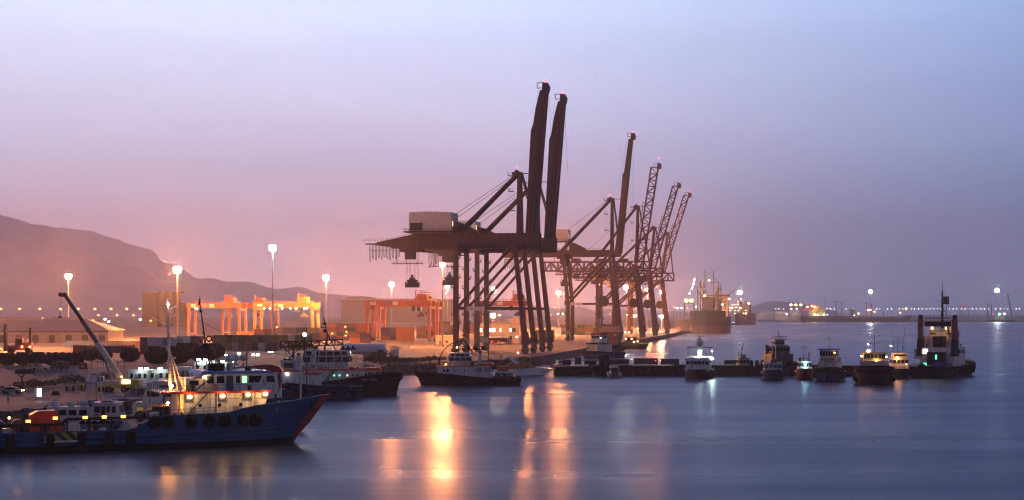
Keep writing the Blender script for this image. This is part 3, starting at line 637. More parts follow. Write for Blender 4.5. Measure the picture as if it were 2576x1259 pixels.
stack(880, 900, [['orange', 'rust'], ['maroon', 'navy']], 'in low block touching dark gantry', G2, side=True)
stack(1048, 1060, [['navy', 'maroon', 'purple'], ['purple', 'navy', 'rust']], 'in block behind dark gantry legs', G2, side=True)
for u, v in ((693, 823), (832, 839), (865, 822), (868, 835), (866, 852), (881, 854)): street_lamp(u, v, 972, SODIUM_S, 'small orange lamp among the containers left of the dark gantry', 'small orange lamps among the containers', .5)
# ================================================================ yard gantry cranes
def gantry(u0, d, w, zb, hb, label, m, dy=13, trolley=.75, lamps=(), lampm=None):
    b = gd(u0, d); root = thing('yard_gantry', label, 'gantry crane', b, RAIL_A, 'rail mounted gantries over the container yard')
    h = zb - b.z
    for y in (0, dy):
        for x, s in ((0, 1), (w, -1)):
            MB().bar((x, y, 2.2), (x + s * .6, y, h), 1.5, 1.3, 1.9, 1.5).build('leg', m, root)
        MB().box(-1.0, w + 1.0, y - .8, y + .8, h, h + hb).build('main_beam', m, root)
        k = MB(); railing(k, [(-1, y - (.9 if y == 0 else -.9), h + hb), (w + 1, y - (.9 if y == 0 else -.9), h + hb)], 1.2, 2.2, .06); k.build('handrail', m, root)
    for x in (0, w):
        MB().box(x - .8, x + .8, -1.5, dy + 1.5, 1.4, 2.6).build('sill_beam', m, root)
        MB().box(x - .6, x + .6, .6, dy - .6, h - 1.8, h - .3).build('cross_beam', m, root)
        for y in (-.3, dy + .3):
            k = MB()
            for q in (-1.6, 1.6): k.disc((x, y + q * .7, .65), .65, .5, 'x'); k.box(x - .5, x + .5, y + q * .7 - .6, y + q * .7 + .6, .7, 1.5)
            k.build('wheel_set', DKGREY, root)
    for i, x in enumerate((w * .06, w * .28, w * .42)): MB().box(x, x + 3.4, -.98, -.82, h + .5, h + hb - .5).build('name_board', WHITE if i != 1 else GREY, root)
    x = w * trolley; k = MB(); k.box(x - 4, x + 4, -.6, dy + .6, h + hb + .2, h + hb + 1.4); k.box(x - 3, x + 2, 2, dy - 2, h + hb + 1.4, h + hb + 4.2); k.box(x + 2, x + 3.6, 1, 5, h + hb + 1.4, h + hb + 3.4)
    k.bar((x - 3.2, 1, h + hb + 1.4), (x - 3.2, 1, h + hb + 6.6), .5); k.bar((x - 3.2, 1, h + hb + 6.2), (x + 3, 1, h + hb + 5.6), .3); k.bar((x - 3.2, 1, h + hb + 4.8), (x + 3.4, 1, h + hb + 4.6), .25); railing(k, [(x - 4, -.6, h + hb + 1.4), (x + 4, -.6, h + hb + 1.4)], 1.1, 1.5)
    k.build('trolley', m, root)
    MB().box(x - 5.6, x - 3.4, .6, 3.2, h - 2.9, h - .1).build('cab', DKGREY, root)
    spreader(root, x - 1, h - 3.4, h - 6.4, 4.6, h + hb, DKGREY, dy / 2)
    for q in lamps:
        MB().ball((q * w, -.2, h - .5), .5, 8, 6).build('lamp', lampm, root)
gantry(474, 1150, 39, 23.5, 3.4, 'bright orange yard gantry at the left below the biggest orange mast', ORANGE, trolley=.78)
gantry(560, 1215, 40, 23.8, 3.0, 'orange yard gantry half hidden behind the bright orange one', ORANGE, trolley=.72)
gantry(640, 1085, 41.5, 23.6, 3.0, 'yellow lit yard gantry with a row of lamps under its beam', mat('yellow brown gantry paint', (.38, .14, .04), .55, 0, .4, .4), trolley=.82, lamps=(.17, .27, .48, .62, .72, .86, .9), lampm=YGLAMP)
gantry(923, 953, 38.5, 24.0, 3.1, 'dark orange yard gantry over the orange container block', ORANGE, trolley=.86)
gantry(952, 1010, 38.5, 24.0, 3.0, 'dark orange yard gantry directly behind its twin over the orange block', ORANGE, trolley=.8)
gantry(1208, 1012, 27, 24.4, 3.2, 'red yard gantry seen between the legs of the near quay cranes', mat('red gantry paint', (.50, .09, .05), .55, 0, .35, .4), trolley=.9)
# ================================================================ buildings of the port
def roof_ribbed(): return mat('pale ribbed roof sheet', (.42, .34, .30), .6, 0, .3, .4, stretch=(6, .3, 1))
def warehouse():
    d = 880; b0 = gd(-120, d); L = (272 + 120) * d / F; D = 34
    root = thing('warehouse', 'long low warehouse with pale hipped roof at the left edge', 'warehouse', b0, 0)
    b0z = b0.z; e = 19.2 - (832 - VH) * d / F - b0z; r = 19.2 - (803 - VH) * d / F - b0z
    MB().box(0, L, 0, D, 0, e).build('wall', BEIGE, root)
    rf = MB().add([(-1, -1.5, e), (L + 1.5, -1.5, e), (L + 1.5, D + 1, e), (-1, D + 1, e), (-1, D / 2, r), (L - 16, D / 2, r)], [(0, 1, 5, 4), (1, 2, 5), (2, 3, 4, 5), (0, 4, 3), (3, 2, 1, 0)]).build('roof', roof_ribbed(), root)
    for x0, x1 in ((L * .05, L * .52), (L * .58, L * .76)): MB().prism([(D / 2 - 2, r - .9), (D / 2 + 2, r - .9), (D / 2 + 1.2, r + 1.2), (D / 2 - 1.2, r + 1.2)], 'x', x0, x1).build('ridge_vent', roof_ribbed(), rf)
    for i in range(7): MB().box(L * .3 + i * 9.2, L * .3 + i * 9.2 + 3.4, -.12, -.02, 0.2, 4.4).build('door', mat('dark roller door', (.09, .07, .07), .6), root)
    MB().box(0, L, -.25, -.05, e - .9, e - .1).build('fascia', mat('brown fascia', (.14, .07, .06), .7), root)
warehouse()
def silos():
    d = 1950; b = gd(358, d); root = thing('grain_silo', 'tall grey silo block fading in the glow behind the biggest orange mast', 'silo', b)
    w = 112 * d / F; h = 19.2 - (736 - VH) * d / F - 3
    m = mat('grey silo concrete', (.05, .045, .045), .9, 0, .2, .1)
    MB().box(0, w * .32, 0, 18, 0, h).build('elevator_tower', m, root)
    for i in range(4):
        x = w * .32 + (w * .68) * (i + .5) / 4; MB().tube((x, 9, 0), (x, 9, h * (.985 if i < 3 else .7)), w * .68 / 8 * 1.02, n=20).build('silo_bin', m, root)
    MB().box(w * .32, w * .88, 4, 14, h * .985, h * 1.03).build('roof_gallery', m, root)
silos()
def hall():
    d = 3200; b = gd(858, d); w = 280 * d / F; h = 19.2 - (754 - VH) * d / F - 3; root = thing('storage_hall', 'wide pale storage hall with faint domed roof behind the dark gantry', 'storage hall', b)
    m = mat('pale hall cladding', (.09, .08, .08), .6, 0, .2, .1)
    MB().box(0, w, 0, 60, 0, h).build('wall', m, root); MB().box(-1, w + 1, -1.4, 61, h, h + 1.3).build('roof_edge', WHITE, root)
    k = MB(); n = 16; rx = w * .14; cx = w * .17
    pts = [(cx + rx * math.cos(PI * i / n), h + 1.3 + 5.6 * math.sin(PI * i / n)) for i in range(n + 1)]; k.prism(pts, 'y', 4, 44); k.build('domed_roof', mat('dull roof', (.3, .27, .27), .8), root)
hall()
def office():
    d = 872; b = gd(1205, d); root = thing('office_block', 'flat beige office block with lit windows between the near crane legs', 'office block', b)
    s = d / F; w = 102 * s; h = 50 * s * .97
    wl = MB().box(0, w, 0, 14, 0, h).build('wall', BEIGE, root); MB().box(-.2, w + .2, -.2, 14.2, h, h + .5).build('parapet', mat('dull parapet', (.35, .29, .25), .8), root)
    MB().box(80 * s, 101 * s, 2, 10, h + .5, h + 3.6).build('stair_tower', BEIGE, root); MB().box(30 * s, 70 * s, 3, 9, h + .5, h + 1.9).build('plant_room', GREY, root)
    for x0, x1, m in ((1, 9, LITWIN), (12, 17, LITWIN), (26, 41, LITWIN), (52, 56, LITWIN), (77, 82, LITWIN), (84, 92, mat('dim green glass', (.06, .09, .04), .2))):
        f = MB().box(x0 * s - .12, x1 * s + .12, -.1, -.02, h * .6 - .12, h * .79 + .12).build('window', DKGREY, root)
        MB().box(x0 * s, x1 * s, -.16, -.11, h * .6, h * .79).build('pane', m, f)
    for x0 in (3, 12, 30, 58, 78): MB().box(x0 * s, (x0 + 5) * s, -.1, -.02, h * .22, h * .4).build('window', GLASS, root)
    MB().bar((12, 5, h + .5), (12, 5, h + 4.5), .12).build('aerial', DKGREY, root)
office()
def hut(u, v, w, h, label, m, win=True, dep=5):
    b = gg(u, v); root = thing('hut', label, 'hut', b)
    MB().box(0, w, 0, dep, 0, h).build('wall', m, root); MB().prism([(-.3, h + .02), (w + .3, h + .02), (w + .3, h + .22), (-.3, h + .3)], 'y', -.3, dep + .3).build('roof', SHED, root)
    MB().box(w * .2, w * .2 + 1, -.06, -.01, 0, 2.1).build('door', DKGREY, root)
    if win: MB().box(w * .55, w * .55 + 1.6, -.06, -.01, 1.1, 2.1).build('window', GLASS, root)
hut(1096, 867, 9.2, 4.6, 'small plain beige hut left of the near crane land legs', BEIGE)
hut(976, 846, 6, 4, 'tiny brown hut beside the dark container block', mat('brown hut wall', (.2, .1, .08), .8))
def shelter():
    b = gg(1229, 865); root = thing('vehicle_shelter', 'low dark open shelter with tin roof in front of the office block', 'shelter', b)
    for x in (0, 5, 10):
        for y in (0, 5): MB().bar((x, y, 0), (x, y, 3.4), .2).build('post', DKGREY, root)
    MB().add([(-.5, -.6, 3.3), (10.6, -.6, 3.3), (10.6, 5.6, 4), (-.5, 5.6, 4), (-.5, -.6, 3.45), (10.6, -.6, 3.45), (10.6, 5.6, 4.15), (-.5, 5.6, 4.15)], [(3, 2, 1, 0), (4, 5, 6, 7), (0, 1, 5, 4), (1, 2, 6, 5), (2, 3, 7, 6), (3, 0, 4, 7)]).build('roof', SHED, root)
    MB().box(0, 10, 5.1, 5.25, 0, 3).build('back_wall', TIMBER, root)
shelter()
def car(p, rz, label, m, cat='car', name='parked_car', van=False, lights=None):
    root = thing(name, label, cat, p, rz)
    L = 4.4 if not van else 5.2; hb = 1.35 if not van else 2.1
    prof = [(-L / 2, .35), (L / 2, .35), (L / 2, .8), (L / 2 - .9, .92), (L / 2 - 1.5, hb), (-L / 2 + .7, hb + .05), (-L / 2 + .1, .95)] if not van else [(-L / 2, .35), (L / 2, .35), (L / 2, 1.0), (L / 2 - .5, 1.2), (L / 2 - 1.1, hb), (-L / 2, hb)]
    MB().prism(prof, 'y', -.85, .85).build('body', m, root)
    for sd in (-1, 1): MB().prism([(x * .8, z) for x, z in [(-L * .36, .98), (L * .24, .98), (L * .12, hb - .12), (-L * .30, hb - .08)]], 'y', sd * .86 - .015, sd * .86 + .015).build('side_window', GLASS, root)
    for x in (-L * .3, L * .3):
        for sd in (-1, 1): MB().disc((x, sd * .8, .33), .33, .22, 'y').build('wheel', RUBBER, root)
    if lights:
        for sd in (-1, 1): MB().ball((L / 2 + .02, sd * .6, .68), .13, 8, 6).build('headlight', lights, root)
    return root
car(gg(1247, 866), .3, 'dark red van under the tin shelter', REDP, 'van', 'parked_van', True)
car(gg(1262, 866), .2, 'white car at the right end of the tin shelter', WHITE)
car(gg(30, 990), -.05, 'pale car with lit headlights on the shore road at the left edge', GREY, lights=WARMLAMP)
def tank(u, v, r, h, label, m, name='storage_tank', d=None, cap=.12):
    b = gg(u, v) if d is None else gd(u, d); root = thing(name, label, 'storage tank', b)
    MB().tube((0, 0, 0), (0, 0, h), r, n=32).build('shell', m, root)
    k = MB(); n = 28; vs = [(0, 0, h + r * cap * 2)]; 
    for j in (1, 2, 3):
        for i in range(n): vs.append((r * j / 3 * math.cos(2 * PI * i / n), r * j / 3 * math.sin(2 * PI * i / n), h + r * cap * 2 * (1 - (j / 3) ** 2)))
    fs = [(0, 1 + i, 1 + (i + 1) % n) for i in range(n)]
    for j in (0, 1):
        for i in range(n): fs.append((1 + j * n + i, 1 + (j + 1) * n + i, 1 + (j + 1) * n + (i + 1) % n, 1 + j * n + (i + 1) % n))
    k.add(vs, fs, True).build('roof', m, root)
    k = MB(); k.bar((r * .5, -r * .95, 0), (r * .1, -r * 1.02, h), r * .03); k.ring((0, 0, h), r * 1.0, r * .012, 'z', 32, 4); k.build('stair', DKGREY, root)
tank(993, 898, 1.6, 2.9, 'small white water tank standing on the shore behind the bushes', WHITE, 'water_tank', cap=.05)
TANKM = mat('pale tank paint', (.60, .58, .58), .6, 0, .15, .1)
tank(1924, 0, 26 * 3.9 * .25 * 1.0, 19.5, 'left of two far pale oil tanks behind the lit cargo ship', TANKM, d=4150)
tank(1966, 0, 17, 21, 'right of two far pale oil tanks behind the lit cargo ship', TANKM, d=4100)
tank(1997, 0, 15.5, 26, 'orange lit far oil tank beside the stern of the tanker', TANKM, d=4120, cap=.05)
def long_tanks():
    b = gg(862, 893); root = thing('fuel_tank', 'long pale horizontal tank behind the orange roofed boat', 'fuel tank', b)
    for y, z in ((0, 1.9), (3.6, 2.4)):
        k = MB().tube((0, y, z), (15, y, z), 1.65, n=18); k.ball((0, y, z), (.7, 1.65, 1.65)); k.ball((15, y, z), (.7, 1.65, 1.65)); k.build('tank_shell', SHED, root)
    for x in (2, 7.5, 13): MB().box(x - .3, x + .3, -1.5, 5, 0, 1.0).build('saddle', CONC, root)
long_tanks()
# ================================================================ ship fenders lying in the yard
def fender(u, v, wpx, hpx, label, rz=0.0):
    b = gg(u, v); s = b.y / F; r = hpx * s / 2; L = wpx * s
    root = thing('ship_fender', label, 'ship fender', b, rz, 'big dark ship fenders lying in the yard')
    k = MB(); n = 20; prof = [(-L / 2, .25 * r), (-L / 2 + .12 * r, .5 * r), (-L / 2 + .35 * r, .78 * r), (-L / 2 + .8 * r, .97 * r), (-L / 2 + 1.2 * r, r)]; prof = prof + [(-x, q) for x, q in reversed(prof)]
    vs = []; fs = []
    for x, q in prof:
        for i in range(n): vs.append((x, q * math.cos(2 * PI * i / n), r + q * math.sin(2 * PI * i / n)))
    for j in range(len(prof) - 1):
        for i in range(n): fs.append((j * n + i, j * n + (i + 1) % n, (j + 1) * n + (i + 1) % n, (j + 1) * n + i))
    fs += [tuple(range(n)), tuple(range((len(prof) - 1) * n, len(prof) * n))]
    k.add(vs, fs, True).build('fender_body', RUBBER, root)
    k = MB(); nx = max(3, int((L - 1.2 * r) / 1.0))
    for i in range(nx):
        x = -L / 2 + .7 * r + (L - 1.4 * r) * i / (nx - 1)
        for j in range(11):
            a = -.5 + PI * 1.3 * j / 10; c = (x, math.cos(a) * r * 1.05, r + math.sin(a) * r * 1.05)
            rot = Matrix.Rotation(a, 3, 'X'); m2 = MB().ring((0, 0, 0), .36, .13, 'y', 9, 5)
            k.add([Vector(c) + rot @ Vector(q) for q in m2.v], m2.f, True)
        k.ring((x + .5, 0, r), r * 1.04, .05, 'x', 20, 4)
    k.build('tyre_net', mat('worn tyre rubber', (.024, .021, .02), .9, 0, .4, 2), root)
FN = [(18, 919, 44, 30, 'at the left edge of the picture'), (57, 919, 42, 31, 'second from the left edge'), (95, 919, 44, 32, 'third from the left edge, above the yellow skip'), (140, 920, 58, 33, 'with dense tyre net, fourth from the left edge'), (186, 919, 52, 31, 'just left of the red sign'),
      (226, 907, 42, 27, 'smaller, upright round, left of the mobile crane boom'), (263, 907, 40, 26, 'half behind the mobile crane boom'), (327, 909, 52, 33, 'alone on the pale ground right of the mobile crane boom'),
      (394, 915, 62, 40, 'left of the blue ship mast, at the front'), (447, 916, 60, 44, 'directly behind the blue ship mast'), (470, 902, 66, 38, 'behind others, below the grey containers'), (512, 914, 62, 46, 'largest, at the foot of the dark derrick'), (536, 901, 60, 36, 'behind the dark derrick, rightmost')]
for i, (u, v, w, h, lb) in enumerate(FN): fender(u, v, w, h, 'dark tyre netted ship fender ' + lb, [.1, -.15, .05, .2, -.1, .6, .4, -.1, .1, .05, 0, -.1, .1][i])
# ================================================================ shore clutter
def leafy(root, c, r, n, m, rnd, name='foliage', leaf=.35):
    k = MB()
    for _ in range(n):
        t = rnd.uniform(0, 2 * PI); q = rnd.uniform(-.35, 1); rr = (rnd.uniform(.35, 1)) ** .5
        s = math.sqrt(max(0, 1 - min(1, q * q))); p = Vector((c[0] + math.cos(t) * s * r[0] * rr, c[1] + math.sin(t) * s * r[1] * rr, c[2] + q * r[2] * rr))
        a = Vector((rnd.uniform(-1, 1), rnd.uniform(-1, 1), rnd.uniform(-1, 1))).normalized(); b = a.orthogonal().normalized(); l = leaf * rnd.uniform(.5, 1.3)
        k.add([p - a * l, p + b * l * .4, p + a * l, p - b * l * .4], [(0, 1, 2, 3)])
    return k.build(name, m, root)
LEAF = mat('dusty dark leaves', (.05, .065, .03), .8, 0, .5, 1.5)
LEAF2 = mat('dry olive leaves', (.10, .10, .045), .85, 0, .5, 1.5)
rs = random.Random(5)
def shrub(p, r, label, m=LEAF, n=260, leaf=.3):
    root = thing('shrub', label, 'shrub', p, 0, 'shrubs along the shore')
    k = MB()
    for i in range(5): k.tube((0, 0, 0), (rs.uniform(-.6, .6) * r[0], rs.uniform(-.6, .6) * r[1], r[2] * .7), .06, .02, 5)
    k.build('stem', TIMBER, root)
    for i in range(3): leafy(root, ((i - 1) * r[0] * .5, rs.uniform(-.2, .2), r[2] * rs.uniform(.3, .5)), (r[0] * .6, r[1], r[2] * rs.uniform(.5, .7)), n // 3, m, rs, leaf=leaf)
for i in range(11):
    u = 8 + i * 26; v = 986 - i * 3.1
    shrub(gg(u, v), (1.6 + .4 * (i % 3), 1.1, 1.1 + .35 * ((i * 5) % 4)), 'dusty low shrub in the hedge along the shore road at the left', LEAF, 240, .26)
for u, v, r, lb in ((955, 915, (4.2, 2.5, 4.2), 'large dark bush behind the orange roofed boat, highest of the shore bushes'), (975, 920, (4.4, 2.5, 3.2), 'dark bush below the small white water tank'), (938, 912, (3, 2, 2.6), 'dark bush touching the long pale tank'), (1005, 914, (3.5, 2, 1.8), 'olive bush right of the small white water tank')):
    shrub(gg(u, v), r, lb, LEAF if u < 1000 else LEAF2, 620, .45)
for i, u in enumerate((1022, 1042, 1062, 1084, 1104)): shrub(gg(u, 912 - i), (2.6, 1.6, 1.3 + .3 * (i % 2)), 'low olive shrub on the rocky bank left of the middle tug', LEAF2, 300, .4)
def tree():
    p = gg(54, 979); root = thing('tree', 'small dark tree with flat crown beside the shore road', 'tree', p)
    k = MB().tube((0, 0, 0), (.1, 0, 2.6), .22, .14, 7)
    for a in range(5): k.tube((.1, 0, 2.4), (1.2 * math.cos(a * 1.3), 1.2 * math.sin(a * 1.3), 3.5), .09, .03, 5)
    k.build('trunk', TIMBER, root)
    cr = MB().build('crown', LEAF, root); bpy.data.objects.remove(cr)
    for c in ((.6, 0, 3.6), (1.6, .2, 3.5), (-.4, -.2, 3.5)): leafy(root, c, (1.1, 1.0, .75), 240, LEAF, rs, 'crown', .22)
tree()
def rocks():
    k = MB(); r = random.Random(9)
    path = [(-84, 264), (-76, 284), (-68.5, 310), (-66.5, 395), (-52.5, 440), (-38.5, 500), (-12.5, 547), (7, 588), (14, 612)]
    for (x0, y0), (x1, y1) in zip(path, path[1:]):
        n = int(math.hypot(x1 - x0, y1 - y0) * 2.6)
        for i in range(n):
            t = r.random(); s = r.random(); x = x0 + (x1 - x0) * t + 3.2 * s * .8; y = y0 + (y1 - y0) * t - 3.2 * s * .5; z = 3.1 - 3.2 * s
            q = r.uniform(.35, .95); k.ball((x, y, z), (q * r.uniform(.7, 1.3), q * r.uniform(.7, 1.3), q * r.uniform(.5, .9)), 6, 4, Matrix.Rotation(r.uniform(0, 3), 3, 'X') @ Matrix.Rotation(r.uniform(0, 3), 3, 'Z'))
    for f in range(len(k.sm)): k.sm[f] = False
    o = k.build('shore_rocks', ROCK); tag(o, 'dark rip rap rocks along the harbour shore', 'rocks', kind='stuff')
rocks()
def heap():
    p = gg(994, 877); k = MB(); n = 22; vs = [(0, 0, 1.5)]; r = random.Random(2)
    for j in (1, 2, 3):
        for i in range(n): a = 2 * PI * i / n; q = j / 3 * r.uniform(.9, 1.1); vs.append((4 * q * math.cos(a), 2.6 * q * math.sin(a), max(0, 1.5 * (1 - j / 3) + r.uniform(-.1, .1) * (j < 3)) - .02 * (j == 3)))
    fs = [(0, 1 + i, 1 + (i + 1) % n) for i in range(n)]
    for j in (0, 1):
        for i in range(n): fs.append((1 + j * n + i, 1 + (j + 1) * n + i, 1 + (j + 1) * n + (i + 1) % n, 1 + j * n + (i + 1) % n))
    o = k.add(vs, fs, True).build('gravel_heap', ROCK, None, p); tag(o, 'dark gravel heap on the open quay left of the near land legs', 'gravel heap')
heap()
def fence():
    root = thing('wire_fence', 'thin post and wire fence across the pale yard at the left', 'fence', (0, 0, 0))
    pts = [gg(u, v) for u, v in ((0, 936), (60, 934), (130, 932), (200, 931), (260, 927), (330, 925))]
    k = MB()
    for a, b in zip(pts, pts[1:]):
        n = 4
        for i in range(n): p = a.lerp(b, i / n); MB().bar(p, p + Vector((0, 0, 2.0)), .1).build('post', DKGREY, root)
        for h in (.6, 1.2, 1.8): k.bar(a + Vector((0, 0, h)), b + Vector((0, 0, h)), .03)
    k.build('wire', DKGREY, root)
fence()
def cabin(u, v, w, h, label, m=WHITE, lamps=(), dep=2.6):
    b = gg(u, v); root = thing('site_cabin', label, 'site cabin', b, 0, 'white site cabins on the shore')
    MB().box(0, w, 0, dep, .15, h).build('wall', m, root); MB().box(-.12, w + .12, -.15, dep + .12, h, h + .16).build('roof', SHED, root)
    for x in (.12, .5, .76):
        f = MB().box(x * w, x * w + w * .13, -.06, -.01, h * .42, h * .78).build('window', GLASS, root)
    MB().box(w * .32, w * .32 + .9, -.06, -.01, .15, 2.15).build('door', GREY, root)
    for i, x in enumerate(lamps):
        l = MB().bar((x * w, -.1, h + .1), (x * w, -1.0, h + .5), .06).build('lamp_bracket', DKGREY, root); MB().box(x * w - .42, x * w + .42, -1.3, -1.05, h + .2, h + .62).build('lamp', COOLLAMP, l)
cabin(322, 966, 4.6, 3.0, 'white site cabin left of the row behind the white workboat', lamps=(.66,))
cabin(372, 965, 5.2, 3.0, 'white site cabin in the middle of the row behind the white workboat', lamps=(.0, .58))
cabin(440, 962, 3.4, 3.4, 'white site cabin directly right of the blue ship mast')
cabin(489, 955, 4.2, 4.2, 'brightest white site cabin, floodlit, left of the dark derrick', lamps=(.3, .65))
cabin(545, 948, 5.2, 3.2, 'white site cabin right of the dark derrick', lamps=(.3,))
def work_light(p, h, m, label, w=.5, heads=1):
    root = thing('work_light', label, 'work light', p, 0, 'work lights on the shore')
    MB().tube((0, 0, 0), (0, 0, h), .07, .05, 6).bar((-.5, 0, .05), (.5, 0, .05), .1).bar((0, -.5, .05), (0, .5, .05), .1).bar((-w * heads * .6, 0, h), (w * heads * .6, 0, h), .07).build('stand', DKGREY, root)
    for i in range(heads):
        x = (i - (heads - 1) / 2) * w * 1.6; MB().box(x - w / 2, x + w / 2, -.22, -.02, h, h + w * .62).build('lamp', m, root)
for u, v, d, m, lb, w, n in ((569, 895, 480, COOLLAMP, 'small white work light above the cabin right of the dark derrick', .6, 1), (601, 892, 470, COOLLAMP, 'white work light on a slim pole before the tall mast', .8, 1), (585, 911, 400, ORLAMP, 'orange work light near the dark derrick', .4, 1),
                             (643, 915, 480, COOLLAMP, 'wide white work light above the blue wheelhouse', .85, 2), (681, 915, 520, COOLLAMP, 'pair of white work lights left of the blurred tug', .6, 2), (1303, 889, 616, ORLAMP, 'orange work light at the foot of the nearest crane', .55, 1), (1138, 850, 842, COOLLAMP, 'small white work light on the wall of the plain hut', .8, 1), (1300, 849, 860, COOLLAMP, 'white lamp on a short post at the corner of the office block', .8, 1)):
    t = at(u, v, d); b = Vector((t.x, t.y, gz(t.x, t.y))); work_light(b, max(1, t.z - b.z), m, lb, w, n)
def light_board():
    b = gg(95, 1008); root = thing('light_board', 'white stand carrying two bright vertical light strips on the shore', 'light board', b)
    k = MB(); k.box(-.75, .75, -.06, .06, .75, 2.3); k.bar((-.75, 0, 0), (-.6, 0, .8), .12); k.bar((.75, 0, 0), (.6, 0, .8), .12); k.box(-.8, .8, -.08, .08, .55, .72); k.build('frame', WHITE, root)
    for x in (.1, .52): MB().box(x - .12, x + .12, -.12, -.07, .85, 2.25).build('light_strip', emat('bright light strip', WHT, 14), root)
light_board()
def sign_red():
    b = gd(209, 318); root = thing('sign', 'red sign with white square emblem on a post', 'sign', b); zt = 19.2 - 913 * 0 - (913 - VH) * 318 / F - b.z
    MB().bar((.8, 0, 0), (.8, 0, zt), .12).build('post', GREY, root)
    MB().box(-.85, .85, -.1, -.03, zt - 1.25, zt).build('panel', mat('red sign face', (.45, .02, .015), .5), root); MB().box(-.9, .9, -.03, .03, zt - 1.3, zt + .05).build('rim', WHITE, root)
    k = MB(); 
    for a in ((-.25, -.25, .25, -.17), (-.25, .17, .25, .25), (-.25, -.17, -.17, .17), (.17, -.17, .25, .17)): k.box(a[0], a[2], -.13, -.105, zt - .62 + a[1] * 1.0, zt - .62 + a[3] * 1.0)
    k.build('emblem', WHITE, root)
sign_red()
def sign_white():
    b = gd(230, 305); root = thing('sign', 'white notice board below the red sign', 'sign', b)
    for x in (-.9, .9): MB().bar((x, 0.06, 0), (x, 0.06, 4.0), .1).build('post', GREY, root)
    zt = 19.2 - (943 - VH) * 305 / F - b.z
    MB().box(-1.15, 1.15, -.05, .0, zt - 1.3, zt).build('panel', WHITE, root)
sign_white()
def mobile_crane():
    b = gg(286, 986); root = thing('mobile_crane', 'white and yellow mobile crane with its telescopic boom raised to the left', 'mobile crane', b, 0)
    CR = mat('cream crane paint', (.62, .56, .42), .5, 0, .3, .8)
    MB().box(-3.2, 5.2, -1.25, 1.25, .9, 1.5).box(3.8, 5.6, -1.2, 1.2, 1.5, 2.6).build('chassis', YELLOW, root)
    for x in (-2.3, -.8, 2.4, 4.2):
        for y in (-1.1, 1.1):
            w = MB().disc((x, y, .62), .62, .45, 'y', 16).build('wheel', RUBBER, root); MB().disc((x, y + (.24 if y > 0 else -.24), .62), .3, .06, 'y', 12).build('rim', GREY, w)
    MB().box(-2.0, 1.6, -1.1, 1.1, 1.5, 2.4).box(1.6, 3.1, -1.0, 1.0, 1.6, 2.9).build('turntable', CR, root)
    c = MB().prism([(-3.4, 1.7), (-1.9, 1.7), (-1.9, 3.3), (-3.0, 3.3)], 'y', -1.15, -.1).build('cab', CR, root); MB().prism([(-3.2, 2.3), (-2.0, 2.3), (-2.0, 3.15), (-2.85, 3.15)], 'y', -1.2, -1.155).build('cab_window', GLASS, c)
    # boom: pixel line (300, 948) to (160, 740)
    s = b.y / F; P = lambda u, v: Vector(((u - 286) * s, 0, 19.2 - (v - VH) * s - b.z))
    a, e = P(304, 950), P(163, 742); L = lambda t: a.lerp(e, t)
    MB().bar(L(0), L(.42), .95, 1.0, .9, .95).build('boom', CR, root); MB().bar(L(.42), L(.68), .78, .82, .74, .78).build('boom_section', mat('worn boom paint', (.20, .16, .13), .6, 0, .5, .9), root); MB().bar(L(.68), L(1), .62, .66).build('boom_section', STEEL_DK, root)
    hd = P(152, 741); MB().bar(L(.985), hd, .8, .7, .35, .4).disc(tuple(hd), .45, .3, 'y').disc(tuple(L(1.0)), .5, .8, 'y').build('boom_head', DKGREY, root)
    k = MB(); k.bar(P(151, 742), P(151, 795), .05); k.bar(P(155, 742), P(152, 795), .05); k.build('hoist_rope', DKGREY, root)
    MB().box(P(151, 795).x - .3, P(151, 795).x + .3, -.2, .2, P(0, 801).z, P(0, 795).z).build('hook_block', DKGREY, root)
    MB().tube(P(281, 962), L(.33), .2).build('lift_ram', GREY, root)
    MB().box(2.0, 3.7, -1.2, -1.02, 1.75, 2.55).build('lit_panel', emat('lit panel', (1, .8, .35), 2.6), root)
    MB().ball((1.9, -1.1, 3.2), .16, 8, 6).build('lamp', WARMLAMP, root)
    for x in (-3, 5):
        for y in (-2.2, 2.2): MB().bar((x, y * .5, 1.0), (x, y, 1.0), .3).bar((x, y, 0), (x, y, 1.1), .25).build('outrigger', YELLOW, root)
mobile_crane()
def reach_stacker():
    b = gg(50, 888); root = thing('reach_stacker', 'orange container lift truck with tall twin mast beside the warehouse', 'lift truck', b, .1)
    MB().box(-4, 4, -2, 2, 1.0, 2.6).box(1, 4.2, -1.8, 1.8, 2.6, 3.6).build('body', ORANGE, root)
    c = MB().box(-1.4, 1.0, -1.2, 1.2, 2.6, 5.2).build('cab', ORANGE, root); MB().box(-1.2, .8, -1.28, -1.21, 3.4, 4.9).build('cab_window', GLASS, c)
    for y in (-1.2, 1.2): MB().box(-5.2, -4.4, y - .35, y + .35, .6, 10).build('mast', STEEL_DK, root)
    MB().box(3.2, 4.0, -.4, .4, 3.6, 8.8).build('exhaust_tower', STEEL_DK, root)
    for x in (-2.8, 3.0):
        for y in (-1.9, 1.9): MB().disc((x, y, .95), .95, .7, 'y', 16).build('wheel', RUBBER, root)
    for x in (1.2, 3.8): MB().ball((x, -2.1, 2.2), .2, 8, 6).build('lamp', ORLAMP, root)
    MB().ball((3.0, -1.9, 4.4), .26, 8, 6).build('beacon', REDLAMP, root)
reach_stacker()
def skip():
    b = gg(88, 931); root = thing('waste_skip', 'yellow waste skip at the foot of the left fenders', 'skip', b)
    MB().prism([(-1.4, 0), (1.1, 0), (1.7, 1.5), (-1.8, 1.5)], 'y', -.9, .9).build('skip_body', YELLOW, root); MB().bar((-1.8, -.95, 1.45), (1.7, -.95, 1.45), .14).bar((-1.8, .95, 1.45), (1.7, .95, 1.45), .14).build('skip_rim', DKGREY, root)
skip()
